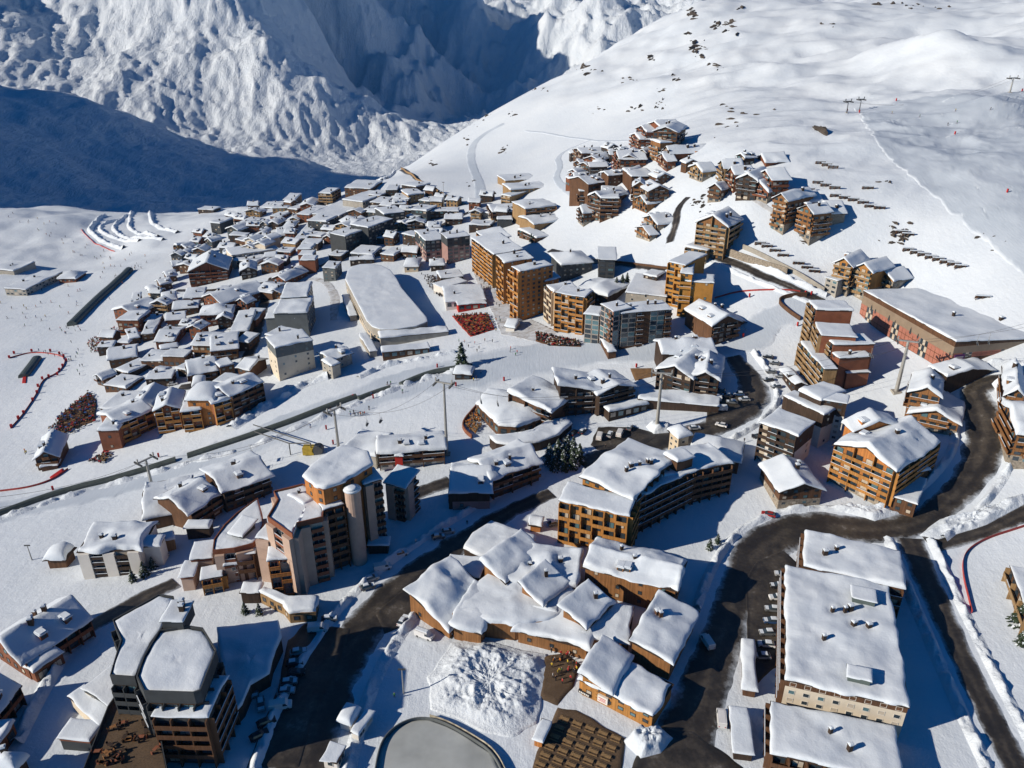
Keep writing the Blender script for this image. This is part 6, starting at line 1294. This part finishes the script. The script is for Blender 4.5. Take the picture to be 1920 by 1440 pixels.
AREAS = [('on the wide piste left of the ribbed tunnel', [(0,560),(130,505),(180,520),(130,600),(60,660),(0,640)], 26, 'ski'), ('at the lower mouth of the ribbed tunnel', [(112,615),(140,608),(160,622),(120,632)], 12, 'stand'), ('between the ribbed tunnel and the village edge', [(170,600),(250,520),(290,480),(230,470),(190,510)], 22, 'ski'),
 ('on the piste below the snow park', [(110,440),(200,470),(260,480),(210,500),(120,480)], 20, 'ski'), ('at the red gate above the ribbed tunnel', [(236,508),(258,495),(262,505),(245,514)], 8, 'stand'), ('on the piste beside the village edge', [(60,660),(150,635),(180,640),(165,690),(140,720),(125,680)], 24, 'stand'), ('on the far piste under the blue slope', [(20,400),(90,415),(140,430),(90,450),(10,420)], 14, 'ski'),
 ('on the snowy square in front of the orange towers', [(830,640),(920,640),(1010,660),(990,690),(900,720),(800,690)], 16, 'stand'), ('by the white kiosk on the plaza', [(905,595),(945,590),(940,625),(900,622)], 14, 'stand'), ('walking in the main street', [(890,515),(905,515),(945,575),(930,585)], 10, 'stand'), ('skiing down the long middle piste', [(500,800),(640,750),(750,710),(760,740),(640,800),(520,820)], 7, 'ski'),
 ('skiing on the groomed piste at the upper right', [(1640,205),(1800,190),(1900,200),(1780,250)], 6, 'ski'), ('on the piste beside the lift workshop', [(660,770),(700,765),(705,790),(650,790)], 3, 'ski'), ('beside the lone piste chalet', [(40,845),(60,850),(55,860),(40,856)], 3, 'stand')]
for place, poly, n, pose in AREAS:
    xs = [p[0] for p in poly]; ys = [p[1] for p in poly]; k = 0
    while k < n:
        p = (pr.uniform(min(xs), max(xs)), pr.uniform(min(ys), max(ys)))
        if not inside(p, poly): continue
        j = pr.choice(JK); person(*p, j, pose, 'tiny %s in %s %s' % ('skier' if pose == 'ski' else 'person', j, place), 'people ' + place, pr.random() * 6); k += 1
for i, (u, j) in enumerate([(658,'blue'),(666,'black'),(672,'black'),(676,'orange'),(681,'black'),(684,'red')]): person(u, 782 - i * .6, j, 'stand', 'person in %s standing in the ski class above the workshop, %s' % (j, ['first on the left','second from the left','third from the left','fourth from the left','fifth from the left','last on the right'][i]), 'ski class on the middle piste')
for i in range(30):
    u, v = pr.uniform(1030, 1085), pr.uniform(1225, 1290)
    j = pr.choice(JK + ['red', 'yellow']); person(u, v, j, 'stand', f'person in {j} crowding the bar terrace beside the trampled snow', 'people on the bar terrace', pr.random() * 6, .1)
for i, (u, v, lb) in enumerate([(205,1043,'x'),(1395,830,'person walking on the sunlit middle road'),(1022,838,'person standing on the road near the fir clump'),(1092,865,'person on the road right of the fir clump'),(1135,842,'person crossing the brown sunlit lot'),(740,1310,'person in the shaded snow above the ice rink'),(780,1020,'person walking along the shaded street'),(876,985,'person on the snow bank across the mauve chalet'),(1780,820,'person on the road bend by the honey chalets')]):
    if lb != 'x': person(u, v, JK[i], 'stand', lb, 'people walking in the streets')
# ------------------------------------------------------------------ terraces
DECK = WD; RDECK = mat('red terrace floor', (.33, .045, .03), .4, 1.2)
def picnic(u, v, ang, label, group, z=0):
    g = hit(u, v); rt = root('picnic_table', (g[0], g[1], g[2] + .12 + z), label, 'table', group); rt.rotation_euler = (0, 0, ang)
    shared(('pt',), 'tabletop', lambda: (lambda b: ([b.box(-1.1, 1.1, -.4 + k * .2, -.24 + k * .2, .72, .77) for k in range(4)], b)[1])(MB()), [WALLS['tan']], rt, (0, 0, 0), 0)
    for s in (-1, 1):
        shared(('pb',), 'bench', lambda: (lambda b: (b.box(-1.1, 1.1, -.14, .14, .42, .47), b)[1])(MB()), [WALLS['tan']], rt, (0, s * .75, 0), 0)
        shared(('pl',), 'leg', lambda: (lambda b: (b.box(-.05, .05, -.8, .8, .36, .42), b.box(-.05, .05, -.5, -.4, 0, .72), b.box(-.05, .05, .4, .5, 0, .72), b)[3])(MB()), [WALLS['brown']], rt, (s * .85, 0, 0), 0)
patch('terrace_deck', [(1045,1325),(1080,1330),(1175,1385),(1165,1445),(1120,1490),(985,1490),(1005,1410)], DECK, seed=71)
k = 0
for i in range(6):
    for j in range(5):
        u = 1058 + j * 24 - i * 9; v = 1352 + i * 17 + j * 9
        if u < 1010 or u > 1165: continue
        picnic(u, v, -.42, 'picnic table on the sunny deck, %s row below the restaurant, %s from the left' % (['first','second','third','fourth','fifth','sixth'][i], ['first','second','third','fourth','fifth'][j]), 'picnic tables on the deck below the restaurant', .02)
patch('bar_terrace', [(1018,1230),(1060,1222),(1090,1245),(1075,1290),(1045,1325),(1010,1310)], DECK, seed=72)
patch('terrace_floor', [(846,592),(915,588),(928,618),(882,632)], RDECK, seed=73); patch('terrace_floor', [(1003,622),(1085,640),(1092,652),(1030,650),(1004,640)], WALLS['brown'], seed=74); patch('terrace_floor', [(112,780),(165,735),(182,750),(178,790),(100,820)], WALLS['brown'], seed=75)
def crowd(name, poly, n, cols, seed, label):
    """seats, tables and sitting guests too many to count"""
    r = random.Random(seed); b = MB(); xs = [p[0] for p in poly]; ys = [p[1] for p in poly]; k = 0
    while k < n:
        p = (r.uniform(min(xs), max(xs)), r.uniform(min(ys), max(ys)))
        if not inside(p, poly): continue
        g = hit(*p); a = r.random() * 3; f = ((g[0], g[1], g[2] + LIFT[0]), (math.cos(a), math.sin(a))); mi = r.randrange(len(cols))
        if r.random() < .6:
            b.box(-.2, .2, -.25, .25, 0, .45, 0, f); b.box(-.19, .19, -.13, .13, .45, .95, mi, f); b.box(-.09, .09, -.1, .1, .96, 1.18, 0, f)
        else: b.box(-.6, .6, -.4, .4, .65, .72, mi, f); b.box(-.08, .08, -.08, .08, 0, .65, 0, f)
        k += 1
    o = b.build(name, cols); o['kind'] = 'stuff'; o['label'] = label
crowd('terrace_crowd', [(848,592),(914,589),(926,618),(882,631)], 420, [JACK['black'], JACK['red'], JACK['orange'], JACK['red'], WALLS['brown'], WALLS['tan']], 1, 'packed guests and tables on the red terrace of the plaza pavilion')
crowd('terrace_crowd', [(1004,624),(1085,641),(1091,651),(1030,650),(1005,638)], 300, [JACK['black'], JACK['black'], JACK['white'], JACK['red'], WALLS['tan']], 2, 'dark mass of seated guests below the yellow tower')
crowd('terrace_crowd', [(90,810),(112,780),(165,735),(182,750),(178,792),(110,825)], 420, [JACK['black'], JACK['black'], JACK['blue'], WALLS['brown'], WALLS['tan'], JACK['red']], 3, 'crowd of guests and deck chairs at the piste end of the village')
crowd('terrace_crowd', [(165,640),(215,615),(215,640),(185,665),(165,655)], 160, [JACK['black'], JACK['red'], WALLS['tan']], 4, 'guests on the narrow terrace at the village edge')
crowd('terrace_crowd', [(870,795),(893,768),(905,800),(890,818)], 90, [WALLS['tan'], WALLS['honey'], JACK['orange']], 5, 'wooden deck chairs on the terrace of the fan shaped block')
crowd('terrace_crowd', [(790,515),(815,520),(835,560),(815,555)], 120, [JACK['black'], WALLS['brown'], JACK['white']], 6, 'dark tables on the snow beside the plaza pavilion')
crowd('terrace_crowd', [(165,868),(200,848),(215,858),(190,870)], 70, [JACK['black'], JACK['red'], WALLS['tan']], 7, 'guests on the small terrace below the orange brown residence')
# piste markers, nets, cabins and kiosks
REDP = mat('marker red', (.5, .03, .03), .15)
def marker(u, v, label, group, h=1.6, w=.5):
    g = hit(u, v); o = shared(('mk', h, w), 'piste_marker', lambda: (lambda b: (b.box(-w / 2, w / 2, -w / 2, w / 2, .35, h), b.box(-.06, .06, -.06, .06, -.3, .36), b)[2])(MB()), [REDP], None, (g[0], g[1], g[2]), .3); tag(o, label, 'marker', group)
loop = [(18,672),(27,664),(60,660),(95,660),(112,665),(120,670),(125,678),(118,688),(112,696),(108,704),(92,708),(80,712),(72,726),(70,738),(62,752),(45,776),(35,786),(22,802)]
for u, v in loop: marker(u, v, 'red pad post on the curved net round the left edge loop', 'red pads of the left edge loop', 1.8, .9)
for u, v, lb in [(1588,210,'red pad at the left drag lift pylon'),(1611,212,'red pad at the right drag lift pylon'),(1680,190,'tilted red marker on the drag lift crest'),(1790,253,'red marker at the foot of the round snow knoll'),(1888,362,'red marker on the lower groomed piste'),(1916,172,'red marker beside the upper right pylon'),(1495,612,'red marker pad beside the honeycomb tower'),(1393,633,'red gate marker near the brown chalet hotel'),(1405,558,'red marker at the blue shaded field'),(1510,553,'red marker above the sunken pit, left'),(1521,554,'red marker above the sunken pit, right'),(820,690,'tilted red sign left of the lone fir'),(855,725,'red flag post by the curved carpet'),(945,715,'red sign on the square near the terraced roofs'),(1193,690,'red lamp post foot beside the earth bank'),(612,806,'red marker near the lattice pylon'),(625,834,'red bubble marker by the lift workshop'),(700,748,'red flag on the long piste, left'),(662,748,'red flag pair on the long piste'),(100,920,'red flag beside the lower carpet tunnel'),(298,858,'red flag on the piste below the brown residence')]: marker(u, v, lb, None, 2.0, .6)
REDN = mat('red net', (.42, .06, .05), .3)
def net(label, pts, h=1.0, m=None):
    rt = None; o = strip_wall('safety_net', pts, h, .06, m or REDN, step=1.5); tag(o, label, 'net'); THINGS.append(o)
net('long red net along the foot of the lower left piste', [(0,922),(60,914),(100,900),(128,880)], .8); net('red net curving round the snow field right of the fork road', [(1930,985),(1850,1010),(1808,1035),(1802,1070),(1822,1150)], 1.0); net('red net along the snow park edge', [(152,430),(165,448),(195,465),(215,472)], .9); net('thin red net beside the blue shaded field', [(1340,560),(1380,548),(1430,545),(1500,548)], .8)
net('red net in the loop at the left edge of the photo', [(18,672),(60,660),(112,665),(125,678),(110,700),(80,712),(70,738),(45,776),(20,804)], .7)
build('white site cabin with rounded snow at the ice rink', [Wg((630,1352),(658,1360),(683,1330),3.4,'D',.6,'white',fac='NNN',ch=0,snow=1.0,seed=301)], 'cabin', 'cabin'); build('long white site cabin with two dark doors, left of the ice rink', [Wg((655,1372),(672,1378),(697,1332),3.2,'F',0,'white','white',fac='NVN',ch=0,snow=.3,seed=302)], 'cabin', 'cabin')
build('white site cabin nearest the bottom edge', [Wg((602,1425),(632,1432),(660,1400),3.2,'F',0,'white','white',fac='WVN',ch=0,snow=.2,seed=303)], 'cabin', 'cabin'); build('orange hut with a snow strip at the corner of the picnic deck', [Wg((998,1385),(1018,1392),(1034,1352),2.8,'F',0,'orange',fac='NNN',ch=0,snow=.4,seed=304)], 'kiosk', 'kiosk')
build('market stall with an orange front in the shaded street', [Wg((990,985),(1016,988),(1030,970),3.0,'E',1,'orange',fac='NNN',ch=0,snow=.5,seed=305)], 'kiosk', 'kiosk'); build('row of brown arcade sheds left of the long flat block', [Wg((1392,1290),(1420,1295),(1438,1205),3.0,'F',0,'brown',fac='NNN',ch=0,snow=.7,seed=306), Wg((1375,1410),(1415,1415),(1425,1330),3.0,'F',0,'dark',fac='NNN',ch=0,snow=.3,seed=307)], 'shed')
build('brown balconied block cut by the right edge beside the shaded snow', [Wg((1893,1060),(1930,1160),(2000,1120),7,'F',0,'brown','tan',fac='BBN',ch=0,snow=.6,seed=308)], 'apartment_block')
# ------------------------------------------------------------------ small parts: hall emblems, turret, sign
A, e1, L = w_mall[0]['A'], w_mall[0]['e1'], w_mall[0]['L']; zt_ = w_mall[0]['z']
for i, f in enumerate([.13, .18, .34, .41, .58, .66]):
    s = L * f; h = 2.6 if i % 2 == 0 else 1.9; b = MB()
    for k in range(3): y0 = k * h * .25; w = h * (.62 - .14 * k); b.quad([(-w / 2, -.1, y0), (w / 2, -.1, y0), (0, -.1, y0 + h * .5)]); b.quad([(-w / 2, 0, y0), (0, 0, y0 + h * .5), (w / 2, 0, y0)]); b.quad([(-w / 2, -.1, y0), (-w / 2, 0, y0), (w / 2, 0, y0), (w / 2, -.1, y0)])
    b.box(-.12, .12, -.09, 0, -.4, 0)
    p = A + e1 * s + np.array([e1[1], -e1[0]]) * (-.18); o = b.build('fir_emblem', [WALLS['slate']], rt_mall, (p[0] - rt_mall.location[0], p[1] - rt_mall.location[1], zt_ - 4.6 - rt_mall.location[2])); o.rotation_euler = (0, 0, math.atan2(e1[1], e1[0]))
for rt, ws in BLD:
    if rt['label'].startswith('stepped pink'): pass
g = hit(675, 1053); d = ray(660, 917); zt2 = HC + d[2] * math.hypot(g[0], g[1]) / math.hypot(d[0], d[1])
pk = [t for t in THINGS if t.get('label', '').startswith('stepped pink')][0]; b = MB(); lp = g - np.array(pk.location)
b.bar((lp[0], lp[1], lp[2] - 2), (lp[0], lp[1], zt2 - pk.location[2]), 2.2, 2.2, 20); b.build('stair_turret', [WALLS['pink']], pk)
b = MB(); b.bar((lp[0], lp[1], zt2 - pk.location[2]), (lp[0], lp[1], zt2 - pk.location[2] + .5), 2.55, 2.1, 20); b.bar((lp[0], lp[1], zt2 - pk.location[2] + .5), (lp[0], lp[1], zt2 - pk.location[2] + .8), 2.1, .8, 20); b.build('turret_snow', [RSNOW], pk, smooth=True)

def face_box(rt, w, side, u, v, bw, bh, name, m, out=.12, extra=None):
    """a thin board on a wall of a building, where the sight line through a photo pixel meets that wall"""
    A, e1, e2, L, D = w['A'], w['e1'], w['e2'], w['L'], w['D']; p0, t = {0: (A, e1), 1: (A + e1 * L, e2)}[side]; nr = np.array([t[1], -t[0]]); d = ray(u, v)
    k = (p0 @ nr) / (d[:2] @ nr); q = np.array([d[0] * k, d[1] * k, HC + d[2] * k]); s = min(max((q[:2] - p0) @ t, bw / 2), (L if side == 0 else D) - bw / 2); q2 = p0 + t * s + nr * out
    b = MB(); b.box(-bw / 2, bw / 2, -.06, .5, -bh / 2, bh / 2)
    o = b.build(name, [m], rt, (q2[0] - rt.location[0], q2[1] - rt.location[1], min(max(q[2], w['zg'] + bh), w['z'] - bh * .6) - rt.location[2])); o.rotation_euler = (0, 0, math.atan2(t[1], t[0]))
    if extra:
        for x, z, ew, eh, em in extra: c = MB(); c.box(x - ew / 2, x + ew / 2, -.1, -.061, z - eh / 2, z + eh / 2); c.build('sign_mark', [em], o)
    return o
def bld(start): return [(r, w) for r, w in BLD if r['label'].startswith(start)][0]
WSIGN = mat('white sign board', (.72, .70, .66), .05); BSIGN = mat('black sign board', (.03, .03, .032), .1); VSIGN = mat('purple sign board', (.10, .03, .12), .1); YSIGN = mat('yellow emblem', (.62, .42, .03), .1)
r_, w_ = bld('timber restaurant'); face_box(r_, w_[0], 0, 1130, 1313, 2.6, 2.0, 'menu_board', WSIGN, extra=[(-.1, .35, 1.8, .18, REDP), (.1, -.1, 1.5, .14, REDP), (-.1, -.5, 1.9, .12, REDP)])
face_box(r_, w_[0], 0, 1096, 1300, 3.2, .9, 'name_sign', BSIGN, extra=[(-1.2 + k * .45, 0, .3, .5 if k % 2 else .42, WSIGN) for k in range(6)])
face_box(rt_mall, w_mall[0], 1, 1798, 672, 4.0, 3.0, 'purple_sign', VSIGN, extra=[(0, .6, 3, .25, WSIGN), (0, 0, 2.6, .2, WSIGN)])
# furniture on the hotel's raised deck
dg = hit(244, 1382, 7.03); r = random.Random(9); b = MB()
for k in range(46):
    p = (r.uniform(170, 300), r.uniform(1310, 1440))
    if not inside(p, [(168,1436),(212,1335),(250,1300),(290,1390),(300,1436)]): continue
    q = at_z(p[0], p[1], dg[2] + 7.1); a = r.random() * 3; f = ((q[0], q[1], q[2]), (math.cos(a), math.sin(a))); mi = r.randrange(3); b.box(-.6, .6, -.4, .4, .65, .73, mi, f); b.box(-.08, .08, -.08, .08, 0, .65, 0, f)
    for sx in (-1, 1): b.box(sx * .95 - .22, sx * .95 + .22, -.22, .22, 0, .45, mi, f); b.box(sx * 1.15 - .04, sx * 1.15 + .04, -.22, .22, .45, .9, mi, f)
o = b.build('terrace_furniture', [WALLS['dark'], WALLS['honey'], WALLS['rust']]); o['kind'] = 'stuff'; o['label'] = 'tables and chairs spread over the raised timber deck of the grey parapet hotel'
# ------------------------------------------------------------------ labels of the smaller houses: look, then the nearest landmark
LAND = [('the oval arena',720,560),('the long warehouse',650,382),('the cream zigzag hotel',480,465),('the rust red stepped flats',576,480),('the ribbed organ pipe block',346,462),('the white grey tower',540,650),('the orange brown residence',360,770),('the ribbed ski tunnel',190,556),('the clock gable hotel',1340,440),
        ('the topmost chalet cluster',1230,255),('the orange striped chalet block',1280,292),('the bright red chalet',1440,355),('the highest chalet',1440,295),('the tan flats',990,350),('the lowest tan flats',1035,420),('the mauve tower row',840,440),('the plaza pavilion',870,550),('the honey chalet on its stone foot',1230,430),('the tall light mast',833,365),('the big dark red gabled chalet',390,495),('the snow park',230,440),('the far tunnel road',790,345),('the stone house by the piste',635,670),('the pale flag mast',1105,330)]
CW = dict(brown='brown', dark='dark', red='red brown', honey='honey coloured', tan='tan', slate='slate grey', grey='grey', conc='concrete', rust='rust red', mauve='mauve', amber='amber', beige='beige')
RWORD = dict(G='gabled', E='ridge roofed', F='flat roofed', Y='tent roofed', D='domed', M='lean-to', H='hip roofed')
used = set(t['label'] for t in THINGS if t.get('label') and t['label'] != '?')
for rt, wl, roof, nm in SMALL:
    u, v = proj(np.array(rt.location)); cand = sorted(LAND, key=lambda l: math.hypot(l[1] - u, (l[2] - v) * 1.6))[:6]; done = False
    noun = {'chalet': 'chalet', 'house': 'house'}[nm]
    for pre in ('', 'small '):
        for (ln, lu, lv) in cand:
            du, dv = u - lu, v - lv
            side = ('right of' if du > 0 else 'left of') if abs(du) > abs(dv) * 2 else ('just behind' if dv < 0 else 'in front of') if abs(dv) > abs(du) * 2 else ('in front and right of' if du > 0 and dv > 0 else 'in front and left of' if dv > 0 else 'behind and right of' if du > 0 else 'behind and left of')
            lb = f'{pre}{CW[wl]} {RWORD[roof]} {noun} {side} {ln}'
            if lb not in used: used.add(lb); rt['label'] = lb; done = True; break
        if done: break
    if not done:
        k = 2
        while f'{CW[wl]} {RWORD[roof]} {noun} {["second","third","fourth","fifth","sixth","seventh","eighth"][k-2]} nearest to {cand[0][0]}' in used: k += 1
        rt['label'] = f'{CW[wl]} {RWORD[roof]} {noun} {["second","third","fourth","fifth","sixth","seventh","eighth"][k-2]} nearest to {cand[0][0]}'; used.add(rt['label'])

w = w_str[0]; p = w['A'] + w['e1'] * (w['L'] - .9) + w['e2'] * w['D'] * .62; b = MB(); b.box(-.9, .9, -.9, .9, w['zg'] - 2 - rt_str.location[2], w['z'] + .9 - rt_str.location[2], 0, ((p[0] - rt_str.location[0], p[1] - rt_str.location[1], 0), w['e1'])); b.build('stair_stripe', [WALLS['orange']], rt_str)

q0, q1 = at_r(770, 620, 1), None
pa = [t for t in THINGS if t.get('label', '').startswith('pale oval arena')][0]
zA = [c for c in pa.children if c.name.startswith('roof')][0]
vz = max(v.co.z for v in zA.data.vertices) + pa.location[2]
e0, e1_ = at_z(745, 616, vz), at_z(780, 611, vz); t = (e1_ - e0)[:2]; t /= np.linalg.norm(t); m = e0[:2] + (e1_ - e0)[:2] * .85; nr = np.array([t[1], -t[0]]); m = m + nr * .5
b = MB(); b.box(-1.9, 1.9, -.12, .3, -.8, .8); b.box(-1.2, 1.2, -.18, -.12, .3, .55); o = b.build('yellow_emblem', [YSIGN], pa, (m[0] - pa.location[0], m[1] - pa.location[1], vz - 2.0 - pa.location[2])); o.rotation_euler = (0, 0, math.atan2(t[1], t[0]))
